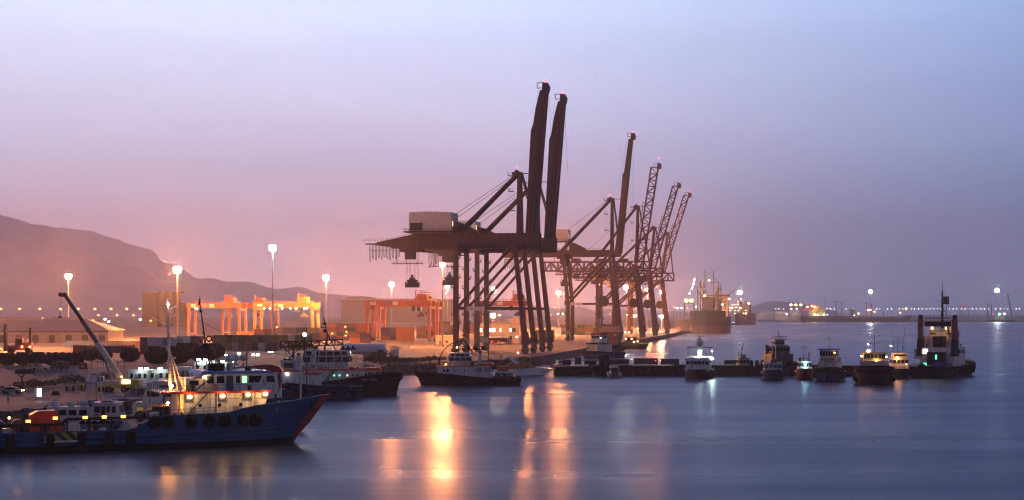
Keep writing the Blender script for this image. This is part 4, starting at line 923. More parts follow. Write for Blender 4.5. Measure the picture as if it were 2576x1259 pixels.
for u, v, lb in ((101, 931, 'pale car parked right of the yellow skip'), (150, 930, 'dark van parked below the fourth fender')): car(gg(u, v), .1 if u < 120 else 2.6, lb, WHITE if u < 120 else DKGREY, van=u > 120)

# ---------------------------------------------------------------- goods on the left shore
def shore_goods():
    for u, v, lb, m, kind in ((244, 984, 'yellow oil drum nearest the white notice board', YELLOW, 0), (254, 985, 'red oil drum between two yellow ones below the notice board', REDP, 0), (264, 986, 'yellow oil drum left of the mobile crane wheels', YELLOW, 0), (176, 985, 'stack of flat pallets on the shore behind the crew boat', TIMBER, 1), (205, 983, 'yellow crate behind the crew boat roof', YELLOW, 2), (338, 992, 'grey crate right of the mobile crane', GREY, 2), (356, 994, 'brown crate beside the grey crate right of the mobile crane', STEEL_BR, 2), (140, 993, 'dark coil of rope on the shore right of the light stand', TIMBER, 3)):
        b = gg(u, v); b.y = max(b.y, 268 if u < 300 else 292); b.x = (u - 1288) * b.y / F; b.z = gz(b.x, b.y)
        if kind == 0: r = thing('oil_drum', lb, 'drum', b); MB().tube((0, 0, 0), (0, 0, 1.0), .38, n=14).build('shell', m, r); MB().ring((0, 0, .34), .385, .025, 'z', 14, 4).ring((0, 0, .68), .385, .025, 'z', 14, 4).build('hoop', DKGREY, r)
        elif kind == 1:
            k = MB(); [k.box(-.8, .8, -.6, .6, i * .16, i * .16 + .05).box(-.8, -.6, -.6, .6, i * .16 + .05, i * .16 + .16).box(.6, .8, -.6, .6, i * .16 + .05, i * .16 + .16) for i in range(7)]; tag(k.build('pallet_stack', m, None, b), lb, 'pallets')
        elif kind == 2:
            r = thing('crate', lb, 'crate', b, .3); MB().box(-.8, .8, -.6, .6, .1, 1.3).build('case', m, r); k = MB()
            for x in (-.7, 0, .7): k.box(x - .08, x + .08, -.64, -.605, 0, 1.36).box(x - .08, x + .08, -.64, .64, 1.3, 1.36)
            k.build('batten', TIMBER, r)
        else:
            k = MB(); [k.ring((0, 0, .1 + .14 * i), .8 - .06 * i, .09, 'z', 18, 5) for i in range(5)]; tag(k.build('rope_coil', m, None, b), lb, 'rope coil')
shore_goods()
# ================================================================ people
def person(p, rz, h, label, top, legs, skin=(.25, .14, .09), arm=0.2):
    root = thing('person', label, 'person', p, rz)
    s = h / 1.75
    J = dict(pel=(0, 0, .95), chest=(0, .02, 1.25), neck=(0, 0, 1.47), head=(0, .02, 1.6), crown=(0, .02, 1.74),
             lh=(.1, 0, .92), lk=(.12, .05, .5), la=(.12, .0, .08), lt=(.13, .16, .04), rh=(-.1, 0, .92), rk=(-.12, -.02, .5), ra=(-.13, -.08, .08), rt=(-.14, .08, .04),
             ls=(.19, 0, 1.42), le=(.26, -.04, 1.14), lw=(.26, .1 + arm, .92), lf=(.25, .16 + arm, .84), rs=(-.19, 0, 1.42), re=(-.27, -.03, 1.14), rw=(-.28, .08, .9), rf=(-.28, .12, .82))
    R = dict(pel=.15, chest=.155, neck=.055, head=.095, crown=.07, lh=.095, lk=.065, la=.045, lt=.04, rh=.095, rk=.065, ra=.045, rt=.04, ls=.075, le=.05, lw=.036, lf=.035, rs=.075, re=.05, rw=.036, rf=.035)
    names = list(J); ed = [('pel', 'chest'), ('chest', 'neck'), ('neck', 'head'), ('head', 'crown'), ('pel', 'lh'), ('lh', 'lk'), ('lk', 'la'), ('la', 'lt'), ('pel', 'rh'), ('rh', 'rk'), ('rk', 'ra'), ('ra', 'rt'), ('chest', 'ls'), ('ls', 'le'), ('le', 'lw'), ('lw', 'lf'), ('chest', 'rs'), ('rs', 're'), ('re', 'rw'), ('rw', 'rf')]
    me = bpy.data.meshes.new('body'); me.from_pydata([tuple(c * s for c in J[n]) for n in names], [(names.index(a), names.index(b)) for a, b in ed], [])
    o = bpy.data.objects.new('body', me); COL.objects.link(o)
    o.modifiers.new('skin', 'SKIN'); o.modifiers.new('sub', 'SUBSURF').render_levels = 1
    for i, n in enumerate(names): me.skin_vertices[0].data[i].radius = (R[n] * s, R[n] * s); me.skin_vertices[0].data[i].use_root = (n == 'pel')
    o.modifiers['sub'].levels = 1
    dg = bpy.context.evaluated_depsgraph_get(); m2 = bpy.data.meshes.new_from_object(o.evaluated_get(dg)); bpy.data.objects.remove(o)
    sk = mat('skin', skin, .6)
    m2.materials.clear()
    for q in (sk, top, legs): m2.materials.append(q)
    for f in m2.polygons:
        z = f.center.z / s; x = abs(f.center.x) / s
        f.material_index = 2 if z < .98 and x < .22 else (1 if z < 1.46 and not (z < .95 and x > .2) else 0); f.use_smooth = True
    b = bpy.data.objects.new('body', m2); COL.objects.link(b); b.parent = root
    k = MB().ball((0, .0, 1.66 * s), (.105 * s, .115 * s, .11 * s)); k.build('hair', mat('dark hair', (.02, .015, .012), .8), root)
HV = mat('yellow green safety vest', (.45, .62, .04), .6, 0, .15, 3); DKC = mat('dark work clothes', (.03, .03, .04), .8)
person(gg(21, 1014), 2.4, 1.75, 'person in a yellow green vest and dark trousers standing on the shore', HV, DKC)
person(gp(1260, 905, 3.0), 2.8, 1.8, 'person in dark clothes standing on the bank above the motor yacht', DKC, DKC)
# ================================================================ boats
def smooth(t): t = max(0, min(1, t)); return t * t * (3 - 2 * t)
def make_hull(root, L, B, top, m, boot, sw=.82, bt=.6, pw=2.2, rake=2.0, flare=.72, bul=.9, band=.35, stem=None, rail=None, decklev=None, n=34, name='hull'):
    "top(x) = height of the bulwark; x runs stern (-L/2) to bow (+L/2)"
    rows = [(-1.2, .80), (band, None), (.33, None), (.66, None), (1.0, None)]
    vs = []; fs = []; mi = []; ring = []
    for i in range(n + 1):
        t = i / n; t = t if t < bt else bt + (1 - bt) * (1 - (1 - (t - bt) / (1 - bt)) ** 1.25)
        x = -L / 2 + L * t
        hb = B / 2 * (sw + (1 - sw) * smooth(t / .22)) if t < bt else B / 2 * max(.012, (1 - ((t - bt) / (1 - bt)) ** pw))
        if t < .0001: hb *= .93
        k = max(0, (t - bt) / (1 - bt)); zt = top(x); st = []
        for j in range(5):
            if j == 0: z, w, xo = -1.2, flare - (1 - flare) * .2, rake * 1.12 * k ** 2
            elif j == 1: z, w, xo = band, flare + .04, rake * k ** 2
            else:
                f = (j - 1) / 3; z = band + (zt - band) * f; w = flare + .04 + (1 - flare - .04) * f ** .8; xo = rake * (1 - f) * k ** 2
            ww = 1 - (1 - w) * (.35 + .65 * k)
            st.append((x - xo + (0.5 * (1 - j / 4) if t < .0001 else 0), hb * ww, z))
        ring.append(st)
    mb = MB()
    for sd in (1, -1):
        o = len(mb.v); mb.v += [(x, sd * y, z) for st in ring for x, y, z in st]
        for i in range(n):
            for j in range(4):
                a = o + i * 5 + j; f = [a, a + 5, a + 6, a + 1]; mb.f.append(f); mb.sm.append(True); mb.mi.append(1 if j == 0 else 0)
    o2 = len(ring) * 5
    for j in range(4): mb.f.append([j, j + 1, o2 + j + 1, o2 + j]); mb.mi.append(1 if j == 0 else 0); mb.sm.append(False)
    mb.f.append([n * 5 + j for j in range(5)] + [o2 + n * 5 + j for j in range(4, -1, -1)]); mb.mi.append(0); mb.sm.append(False)
    h = mb.build(name, [m, boot], root)
    d = MB(); pr = []
    for st in ring:
        x, y, z = st[4]; dz = (decklev(x) if decklev else z - bul); pr.append((x - (.15 if x > 0 else -.15), max(.02, y - .12), dz))
    vs = [(x, y, z) for x, y, z in pr] + [(x, -y, z) for x, y, z in pr]; q = len(pr)
    d.add(vs, [(i, i + 1, q + i + 1, q + i) for i in range(q - 1)]).build('deck', DECK, root)
    k = MB()
    for sd in (1, -1):
        for i in range(n): 
            a, b = ring[i][4], ring[i + 1][4]; k.bar((a[0], sd * a[1], a[2] + .04), (b[0], sd * b[1], b[2] + .04), .22, .12)
    k.bar((ring[0][4][0], -ring[0][4][1], ring[0][4][2] + .04), (ring[0][4][0], ring[0][4][1], ring[0][4][2] + .04), .22, .12)
    k.build('bulwark_rail', rail or m, root)
    return ring
def side_at(ring, x, f=1.0):
    "half-breadth of the hull at x and relative height row"
    j = 4 if f > .9 else (3 if f > .6 else 2)
    for a, b in zip(ring, ring[1:]):
        if a[j][0] <= x <= b[j][0]:
            t = (x - a[j][0]) / (b[j][0] - a[j][0] + 1e-6); return a[j][1] + (b[j][1] - a[j][1]) * t
    return 1.0
def block(root, name, m, x0, x1, hw, z0, z1, fr=0.0, rr=0.0, wins=None, fwins=0, wz=None, trim=None, gm=None, y0=None, swm=None):
    "deckhouse with raked ends; windows on both sides and the front are its children"
    ya, yb = (-hw, hw) if y0 is None else (y0 - hw, y0 + hw)
    b = MB().prism([(x0, z0), (x1, z0), (x1 + fr, z1), (x0 + rr, z1)], 'y', ya, yb).build(name, m, root)
    gm = gm or GLASS
    if wins:
        za, zb = wz
        for i, (a, c) in enumerate(wins):
            g = swm.get(i, gm) if swm else gm
            off = lambda z: fr * (z - z0) / (z1 - z0) if (c > x1 - (x1 - x0) * .12) else 0
            for y in (ya, yb):
                s = -1 if y == ya else 1
                MB().prism([(a, za), (c, za), (c + off(zb) * .8, zb), (a, zb)], 'y', y + s * .015, y + s * .05).build('window', g, b)
    if fwins:
        za, zb = wz; w = (yb - ya) / fwins
        for i in range(fwins):
            p = ya + w * (i + .1); q = ya + w * (i + .9); f = lambda z: x1 + fr * (z - z0) / (z1 - z0)
            MB().add([(f(za) + .02, p, za), (f(za) + .02, q, za), (f(zb) + .02, q, zb), (f(zb) + .02, p, zb), (f(za) + .07, p, za), (f(za) + .07, q, za), (f(zb) + .07, q, zb), (f(zb) + .07, p, zb)],
                     [(3, 2, 1, 0), (4, 5, 6, 7), (0, 1, 5, 4), (1, 2, 6, 5), (2, 3, 7, 6), (3, 0, 4, 7)]).build('window', gm, b)
    return b
def rowx(a, b, n, gap=.25): 
    w = (b - a) / n; return [(a + w * (i + gap / 2), a + w * (i + 1 - gap / 2)) for i in range(n)]
def slab(root, name, m, x0, x1, hw, z0, z1, y0=0.0): return MB().box(x0, x1, y0 - hw, y0 + hw, z0, z1).build(name, m, root)
def lamp(root, p, r, m, br=None):
    o = MB().ball(p, (r, r, r * .8), 8, 6).build('lamp', m, root)
    if br: MB().bar(br, (p[0], p[1], p[2] + r * .3), .07).build('lamp_bracket', DKGREY, o)
    return o
def rails(root, pts, h=1.0, m=None, step=1.6): k = MB(); railing(k, pts, h, step, .03); k.build('handrail', m or GREY, root)
def mastpole(root, x, y, z0, z1, r=.12, arms=((.75, 1.2), (.88, .7)), m=None, lean=0.0, name='mast'):
    k = MB(); k.tube((x, y, z0), (x + lean, y, z1), r, r * .5, 7)
    for f, w in arms:
        z = z0 + (z1 - z0) * f; xx = x + lean * f; k.bar((xx, y - w, z), (xx, y + w, z), .08); k.bar((xx - w * .5, y, z + .25), (xx + w * .5, y, z + .25), .07)
        for q in (-w, w): k.ball((xx, y + q, z + .15), .13, 6, 5)
    k.tube((x + lean, y, z1), (x + lean, y, z1 + (z1 - z0) * .22), r * .25, r * .15, 5)
    return k.build(name, m or DKGREY, root)
def tyres(root, ring, xs, z, R=.62, sides=(-1, 1), f=.8):
    for x in xs:
        for sd in sides:
            y = side_at(ring, x, f) + .16
            MB().ring((x, sd * y, z), R * .68, R * .32, 'y', 16, 7).disc((x, sd * y, z), R * .6, R * .3, 'y', 14).build('tyre_fender', RUBBER, root)
def ringbuoy(root, p, axis='y'): MB().ring(p, .32, .09, axis, 14, 6).build('lifebuoy', ORSTRIPE, root)
def liferaft(root, x, y, z, axis='x'):
    d = Vector((.65, 0, 0)) if axis == 'x' else Vector((0, .65, 0)); c = Vector((x, y, z)); k = MB().tube(c - d, c + d, .33, n=12)
    for q in (-.35, .35): k.tube(c + d * q - d * .04, c + d * q + d * .04, .36, n=12)
    k.box(x - .5, x + .5, y - .25, y + .25, z - .55, z - .3); k.build('life_raft', WHITE, root)
RCL = random.Random(21)
def clutter(root, x0, x1, hw, z, n=5, poles=2):
    "lockers, vents, drums and whip aerials standing about on a deck"
    for i in range(n):
        x, y = RCL.uniform(x0, x1), RCL.uniform(-hw, hw); w, h = RCL.uniform(.3, .7), RCL.uniform(.4, 1.1); m = RCL.choice([WHITE, GREY, DKGREY, TIMBER, STEEL_RED, YELLOW])
        if i % 3 == 2: MB().tube((x, y, z), (x, y, z + h), .16).ball((x, y, z + h), (.28, .28, .2)).build('deck_vent', m, root)
        elif i % 3 == 1: MB().tube((x, y, z), (x, y, z + h), w * .55, n=10).build('deck_drum', m, root)
        else: MB().box(x - w, x + w, y - w * .6, y + w * .6, z, z + h).build('deck_locker', m, root)
    for i in range(poles):
        x, y = RCL.uniform(x0, x1), RCL.choice([-1, 1]) * hw * .8; h = RCL.uniform(2.2, 4.5); MB().tube((x, y, z), (x + .1, y, z + h), .06, .03, 5).ball((x, y, z + h * .7), .14, 6, 5).build('whip_aerial', DKGREY, root)
# ---------------------------------------------------------------- the big blue supply ship
def blue_ship():
    hd = math.radians(22); c = Vector((-56.4, 228.8, 0))
    root = thing('supply_ship', 'big dark blue supply ship with red stem and lit white wheelhouse in the foreground', 'ship', c, hd)
    def top(x):
        if x < .5: return 2.9
        if x < 4.5: return 2.9 + 1.85 * smooth((x - .5) / 4)
        if x < 14: return 4.8 + .015 * (x - 4)
        if x < 18: return 4.95 + (x - 14) / 4 * .95
        return 5.9 + 1.0 * ((x - 18) / 12) ** 1.2
    ring = make_hull(root, 60, 13, top, BLUEH, BLACKH, sw=.9, bt=.71, pw=2.3, rake=4.6, flare=.72, band=.9, decklev=lambda x: top(x) - 1.1 if x < 1 else (3.7 if x < 17 else 4.9), rail=BLUEH)
    # red stem bar along the bow
    st = ring[-1]; pts = [(q[0] - .5, q[2]) for q in st[1:]]
    k = MB(); k.prism(pts + [(st[4][0] + 1.15, st[4][2] + .25), (st[2][0] + .95, st[2][2]), (st[1][0] + .55, st[1][2])], 'y', -.32, .32); k.build('stem', mat('dark red stem paint', (.30, .016, .012), .5, 0, .4, .6), root)
    # rubbing strakes
    for f, z0 in ((3, 2.05), (2, 1.3)):
        for sd in (-1, 1):
            k = MB()
            for a, b in zip(ring[2:29], ring[3:30]): k.bar((a[f][0], sd * (a[f][1] + .05), z0 + max(0, a[0][0]) * .03), (b[f][0], sd * (b[f][1] + .05), z0 + max(0, b[0][0]) * .03), .25, .18)
            k.build('rubbing_strake', BLUEH, root)
    tyres(root, ring, (3.9, 5.8, 9.0, 11.6, 13.9, 16.6, 18.4), 3.9, .95, f=.8)
    for x in (-15.6, -10.4, -6.2, -2.4, .6): 
        for sd in (-1, 1): MB().box(x - .55, x + .55, sd * 6.62 - .3, sd * 6.62 + .3, .6, 2.7).build('block_fender', RUBBER, root)
    # accommodation: lower house and bridge deck
    h = block(root, 'deckhouse', WHITE, 8.2, 19.6, 5.2, 3.75, 7.85, fr=.8)
    for x in (10.5, 13.3, 16.4):
        MB().disc((x, -5.23, 6.1), .26, .06, 'y', 12).build('porthole', GLASS, h); MB().disc((x, 5.23, 6.1), .26, .06, 'y', 12).build('porthole', GLASS, h)
    for x in (11.2, 12.4): MB().box(x, x + .6, -5.26, -5.21, 4.1, 4.5).build('vent', DKGREY, h)
    slab(root, 'bridge_deck', GREY, 4.8, 21.2, 5.7, 7.86, 8.02); MB().box(4.8, 21.2, -5.74, -5.7, 7.8, 8.1).box(4.8, 21.2, 5.7, 5.74, 7.8, 8.1).build('red_trim', REDP, root)
    for y in (-5.8, 5.8):
        for x in (5.2, 7.4): MB().bar((x, y, 3.8), (x, y, 7.85), .16).build('deck_post', BLUEH, root)
    w = block(root, 'wheelhouse', WHITE, 11.4, 19.4, 4.2, 8.03, 10.5, fr=.75, rr=.2, wins=[(11.7, 12.7), (13.1, 14.2), (15.9, 16.5), (16.8, 17.5), (17.8, 18.5), (18.7, 19.3)], wz=(9.2, 10.2), fwins=6, swm={3: emat('green lit window', (.45, 1.0, .55), .8)})
    for y in (-4.25, 4.25): MB().box(14.5, 15.5, y - .04, y + .04, 8.1, 10.25).build('door', mat('dark blue door', (.03, .06, .12), .4), w)
    MB().prism([(10.6, 10.52), (21.4, 10.52), (20.6, 10.95), (11.0, 10.95)], 'y', -4.9, 4.9).build('wheelhouse_roof', mat('blue roof paint', (.05, .16, .50), .45, 0, .2, .6), root)
    block(root, 'aft_house', WHITE, 8.8, 11.3, 3.6, 8.03, 9.9, wins=[(9.3, 10.6)], wz=(8.9, 9.6))
    rails(root, [(5, -5.6, 8.02), (21, -5.6, 8.02)], 1.0, BLUEH); rails(root, [(5, 5.6, 8.02), (21, 5.6, 8.02)], 1.0, BLUEH); rails(root, [(4.9, -5.9, 8.02), (4.9, 5.9, 8.02)], 1.0, BLUEH); rails(root, [(1.2, -6.25, 4.4), (14, -6.25, 4.9)], 1.0, BLUEH)
    MB().bar((7.6, -5.75, 3.8), (11.6, -5.75, 8.0), .35, .12).bar((7.6, -5.0, 3.8), (11.6, -5.0, 8.0), .35, .12).build('stairway', BLUEH, root)
    MB().bar((9.5, -5.9, 8.05), (12.5, -5.0, 10.5), .2).build('roof_brace', BLUEH, root)
    for x, y, z in ((8.9, -5.6, 7.4), (13.6, -5.7, 7.45), (17.3, -5.7, 7.55), (19.9, -5.4, 7.6)):
        o = lamp(root, (x, y - .45, z), .32, emat('strong warm deck lamp', (1.0, .52, .15), 36), (x, y, 7.85)); MB().box(x - .45, x + .45, y + .0, y + .06, z - .55, z + .25).build('added_light_shield', DKGREY, o)  # plate added behind each lamp to keep its light off the house
    lamp(root, (11.3, -4.6, 10.1), .30, WARMLAMP, (11.3, -4.2, 10.4))
    ringbuoy(root, (12.9, -4.5, 8.7)); ringbuoy(root, (16.4, -5.75, 5.2))
    for x in (9.6, 12.0, 14.9, 17.6): MB().box(x - .03, x + .03, -5.25, -5.2, 3.8, 7.8).build('house_seam', SHED, h)
    for x in (9.0, 15.3): MB().box(x, x + .85, -5.27, -5.21, 3.9, 5.9).build('door', GREY, h)
    k = MB(); k.tube((12.9, -5.4, 3.8), (12.9, -5.4, 7.8), .07, n=6).tube((18.2, -5.4, 3.8), (18.2, -5.4, 7.8), .09, n=6).bar((8.4, -5.35, 7.1), (19.6, -5.35, 7.1), .06); k.build('pipe', SHED, root)
    clutter(root, 5.0, 8.0, 5.0, 3.75, 8, 2); clutter(root, 9.4, 18, 4.9, 8.03, 7, 0); clutter(root, 12, 19, 3.6, 10.96, 7, 4); clutter(root, 21.5, 27, 2.2, 4.9, 6, 1); clutter(root, -17, -1, 4.6, 1.8, 16, 2)
    k = MB(); k.bar((6.6, -1.5, 20.6), (18.4, 0, 14.5), .05); k.bar((18.4, 0, 14.3), (26.6, 0, 12.4), .05); k.bar((26.6, 0, 12.4), (29.6, 0, 6.9), .05); k.build('rigging', DKGREY, root)
    # roof gear
    k = MB().tube((12.2, -2.2, 11.5), (14.6, -2.2, 11.5), .5, n=14).box(12.4, 14.4, -2.6, -1.8, 10.95, 11.2); k.build('raft_canister', RUBBER, root)
    for x, y in ((16.0, -1), (17.2, 1.5)): MB().tube((x, y, 10.95), (x, y, 12.3), .1).ball((x, y, 12.7), (.55, .55, .5)).build('radar_dome', WHITE, root)
    rails(root, [(11.4, -4.6, 10.95), (20.4, -4.6, 10.95)], .9)
    MB().bar((18.4, 0, 10.95), (18.4, 0, 14.6), .2).bar((18.4, -1.4, 13.6), (18.4, 1.4, 13.6), .14).bar((18.4, -.9, 12.6), (18.4, .9, 12.6), .28, .14).build('radar_mast', GREY, root)
    # orange lit signal mast just behind the house
    x = 6.9; k = MB(); k.tube((x, -1.5, 8.0), (x - .4, -1.5, 21.5), .26, .12, 8)
    for q in (12.5, 15.3, 17.2, 18.7, 19.9): k.bar((x - .4, -1.5, q), (x + .7, -1.5, q + .25), .09); k.ball((x + .7, -1.5, q + .35), .16, 6, 5)
    k.bar((x - 2.6, -1.5, 18.7), (x + .2, -1.5, 17.3), .1); k.bar((x - .2, -2.6, 19.2), (x - .2, -.4, 19.2), .09)
    k.bar((x + 1.9, -1.9, 8.2), (x + .0, -1.5, 13.8), .16); k.bar((x + 1.2, -.6, 8.2), (x, -1.5, 13.8), .16)
    for q in range(9): k.bar((x - .28, -1.75, 8.4 + q * .5), (x + .3, -1.75, 8.4 + q * .5), .06)
    k.build('signal_mast', WHITE, root)
    lamp(root, (x + .1, -2.35, 8.85), .2, emat('blazing orange mast lamp', (1.0, .34, .045), 460), (x + .1, -1.7, 8.4)); lamp(root, (x - .3, -1.7, 20.6), .14, SMALLWHITE); lamp(root, (x - .6, -3.0, 6.4), .18, emat('blazing orange mast lamp', (1, .36, .05), 420), (x - .6, -3.0, 7.8))
    # foremast and lamp pole on the bow
    MB().tube((26.6, 0, 4.9), (26.6, 0, 12.6), .17, .11, 8).build('foremast', WHITE, root)
    p = MB().tube((27.9, 1.4, 5.0), (27.9, 1.4, 16.0), .10, .07, 7).build('lamp_pole', DKGREY, root); MB().ball((27.55, 1.3, 16.1), .26, 8, 6).build('lamp', YGLAMP, p)
    k = MB().cbox((24, 0, 5.5), (2.4, 2.2, 1.1)); k.disc((24, -1.5, 5.6), .7, .8, 'y'); k.disc((24, 1.5, 5.6), .7, .8, 'y'); k.build('windlass', DKGREY, root)
    for x in (28.0, 22.5): MB().tube((x, -1.2, 4.9), (x, -1.2, 7.3), .16).build('bollard', DKGREY, root)
    # working deck fittings (fixed to the ship)
    MB().bar((-27, -5.6, 3.9), (-9, -5.6, 3.9), .4).bar((-9, -5.6, 3.9), (-8, -5.6, 4.6), .4).bar((-8, -5.6, 4.6), (1, -5.6, 4.6), .4).build('crash_rail', TIMBER, root)
    for x in range(-26, 1, 3): MB().bar((x, -5.6, 1.8), (x, -5.6, 4.0 if x < -9 else 4.6), .22).build('crash_rail_post', TIMBER, root)
    for x, z in ((-13.2, 4.4), (-9.6, 4.75), (-5.6, 4.75), (-3.0, 4.75), (-.4, 4.75)):
        MB().box(x - .3, x + .3, -5.95, -5.65, z - .12, z + .22).build('deck_light_box', emat('orange deck light box', (1.0, .40, .05), 5), root)
    m = bpy.data.materials.new('yellow black stripes'); m.use_nodes = True; t = m.node_tree; bsd = t.nodes['Principled BSDF']
    tcx = t.nodes.new('ShaderNodeTexCoord'); wv = t.nodes.new('ShaderNodeTexWave'); wv.bands_direction = 'DIAGONAL'; wv.inputs['Scale'].default_value = .42; rr = t.nodes.new('ShaderNodeValToRGB'); rr.color_ramp.interpolation = 'CONSTANT'; rr.color_ramp.elements[0].color = (.01, .01, .01, 1); rr.color_ramp.elements[1].position = .5; rr.color_ramp.elements[1].color = (.28, .26, .03, 1)
    t.links.new(tcx.outputs['Object'], wv.inputs[0]); t.links.new(wv.outputs[0], rr.inputs[0]); t.links.new(rr.outputs[0], bsd.inputs['Base Color']); MATS['stripes'] = m
    MB().box(-11.2, -6.2, -6.82, -6.62, 1.75, 2.85).build('striped_gate', m, root); MB().box(-11.2, -6.2, -6.86, -6.6, 1.5, 1.75).build('gate_sill', WHITE, root)
    for x in (.8, 6.8): MB().tube((x + 1.4, -4.3, 3.9), (x + 1.4, -4.3, 5.1), .38).build('mooring_bollard', DKGREY, root)
    liferaft(root, 4.0, -5.2, 5.0)
    ya, yb = side_at(ring, 21.6, .8), side_at(ring, 24.4, .8); text('AHMED-IV', .66, WHITE, root, (23, -(ya + yb) / 2 - .22, 5.3), (PI / 2 - .12, 0, math.atan2(ya - yb, 2.8)), 'ship_name')
    MB().disc((26.4, -side_at(ring, 26.4, .8) - .05, 5.6), .2, .3, 'y', 10).build('anchor_mark', WHITE, root)
    cs, sn = math.cos(hd), math.sin(hd)
    return lambda x, y, z=0: Vector((c.x + x * cs - y * sn, c.y + x * sn + y * cs, z)), hd
BW, BH = blue_ship()
def deck_things():
    r = thing('tugger_winch', 'red deck winch housing on the blue ship working deck', 'winch', BW(-10.5, -1.8, 1.82), BH)
    MB().prism([(-2.3, 0), (2.3, 0), (1.7, 3.2), (1.2, 3.9), (-1.2, 3.8), (-2.2, 3.3)], 'y', -1.4, 1.4).build('housing', REDP, r)
    MB().box(-.9, .5, -1.46, -1.41, .5, 2.0).build('panel', DKGREY, r); MB().bar((1.7, -1.5, 0), (1.3, -1.5, 3.0), .25).bar((-1.4, -1.5, 0), (-1.1, -1.5, 2.9), .25).build('frame', ORANGE, r)
    r = thing('hose_reel', 'large dark hose reel left of the red winch on the blue ship', 'hose reel', BW(-14.2, -1.6, 1.82), BH)
    MB().disc((0, 0, 1.6), 1.1, 2.0, 'y', 18).build('drum', DKGREY, r)
    for y in (-1.1, 1.1): MB().ring((0, y, 1.6), 1.45, .1, 'y', 22, 6).bar((-1.4, y, 1.6), (1.4, y, 1.6), .08).bar((0, y, .2), (0, y, 3.0), .08).build('flange', STEEL_BR, r)
    MB().bar((-1.3, -1.3, 0), (0, -1.3, 1.6), .14).bar((1.3, -1.3, 0), (0, -1.3, 1.6), .14).bar((-1.3, 1.3, 0), (0, 1.3, 1.6), .14).bar((1.3, 1.3, 0), (0, 1.3, 1.6), .14).build('frame', DKGREY, r)
    MB().ball((-1.3, -1.5, 3.0), .17, 8, 6).build('lamp', WARMLAMP, r); MB().bar((-1.3, -1.4, 0), (-1.3, -1.4, 3.0), .07).build('lamp_post', DKGREY, r)
    r = thing('deck_container', 'blue work container with white diagonal strut at the left edge of the blue ship', 'container', BW(-18.9, -3.6, 1.82), BH)
    MB().box(-1.6, 2.4, -1.2, 1.2, .0, 2.7).build('box', mat('blue work container', (.05, .09, .28), .5, 0, .3, .8), r); MB().bar((2.3, -1.25, 2.7), (4.5, -1.25, .7), .5, .12).build('strut', WHITE, r); MB().box(-1.2, 1.0, -1.26, -1.21, 1.5, 2.3).build('grille', DKGREY, r); MB().box(2.5, 3.6, -1.1, .9, 0, 1.6).build('step_box', WHITE, r)
    r = thing('generator_box', 'dark generator box with orange glow painted on its edges beside the signal mast', 'generator', BW(5.2, -3.6, 3.72), BH)
    MB().box(-1.1, 1.0, -.9, .9, .15, 2.2).build('case', TIMBER, r); MB().box(-1.25, 1.15, -1.0, 1.0, 2.2, 2.38).box(1.02, 1.15, -1.0, 1.0, .15, 2.2).build('canopy', ORANGE, r)  # orange strips on top and end stand in for lamp glow
    r = thing('deck_winch', 'blue and white mooring winch among the crash rails of the blue ship', 'winch', BW(-6.9, -2.6, 1.82), BH)
    MB().disc((0, 0, .9), .75, 1.6, 'y', 16).build('drum', mat('blue work container', (.05, .09, .28)), r)
    for y in (-.9, .9): MB().box(-.9, .9, y - .1, y + .1, 0, 1.9).build('side_frame', WHITE, r)
    for i, (x, lb, m) in enumerate(((-4.6, 'orange drum standing right of the mooring winch on the blue ship', ORANGE), (-2.9, 'white drum nearest the raised bow of the blue ship', WHITE))):
        r = thing('oil_drum', lb, 'drum', BW(x, -3.4, 1.82), BH); MB().tube((0, 0, 0), (0, 0, 1.3), .5, n=14).build('shell', m, r); MB().ring((0, 0, .45), .51, .03, 'z', 14, 4).ring((0, 0, .9), .51, .03, 'z', 14, 4).build('hoop', DKGREY, r)
deck_things()
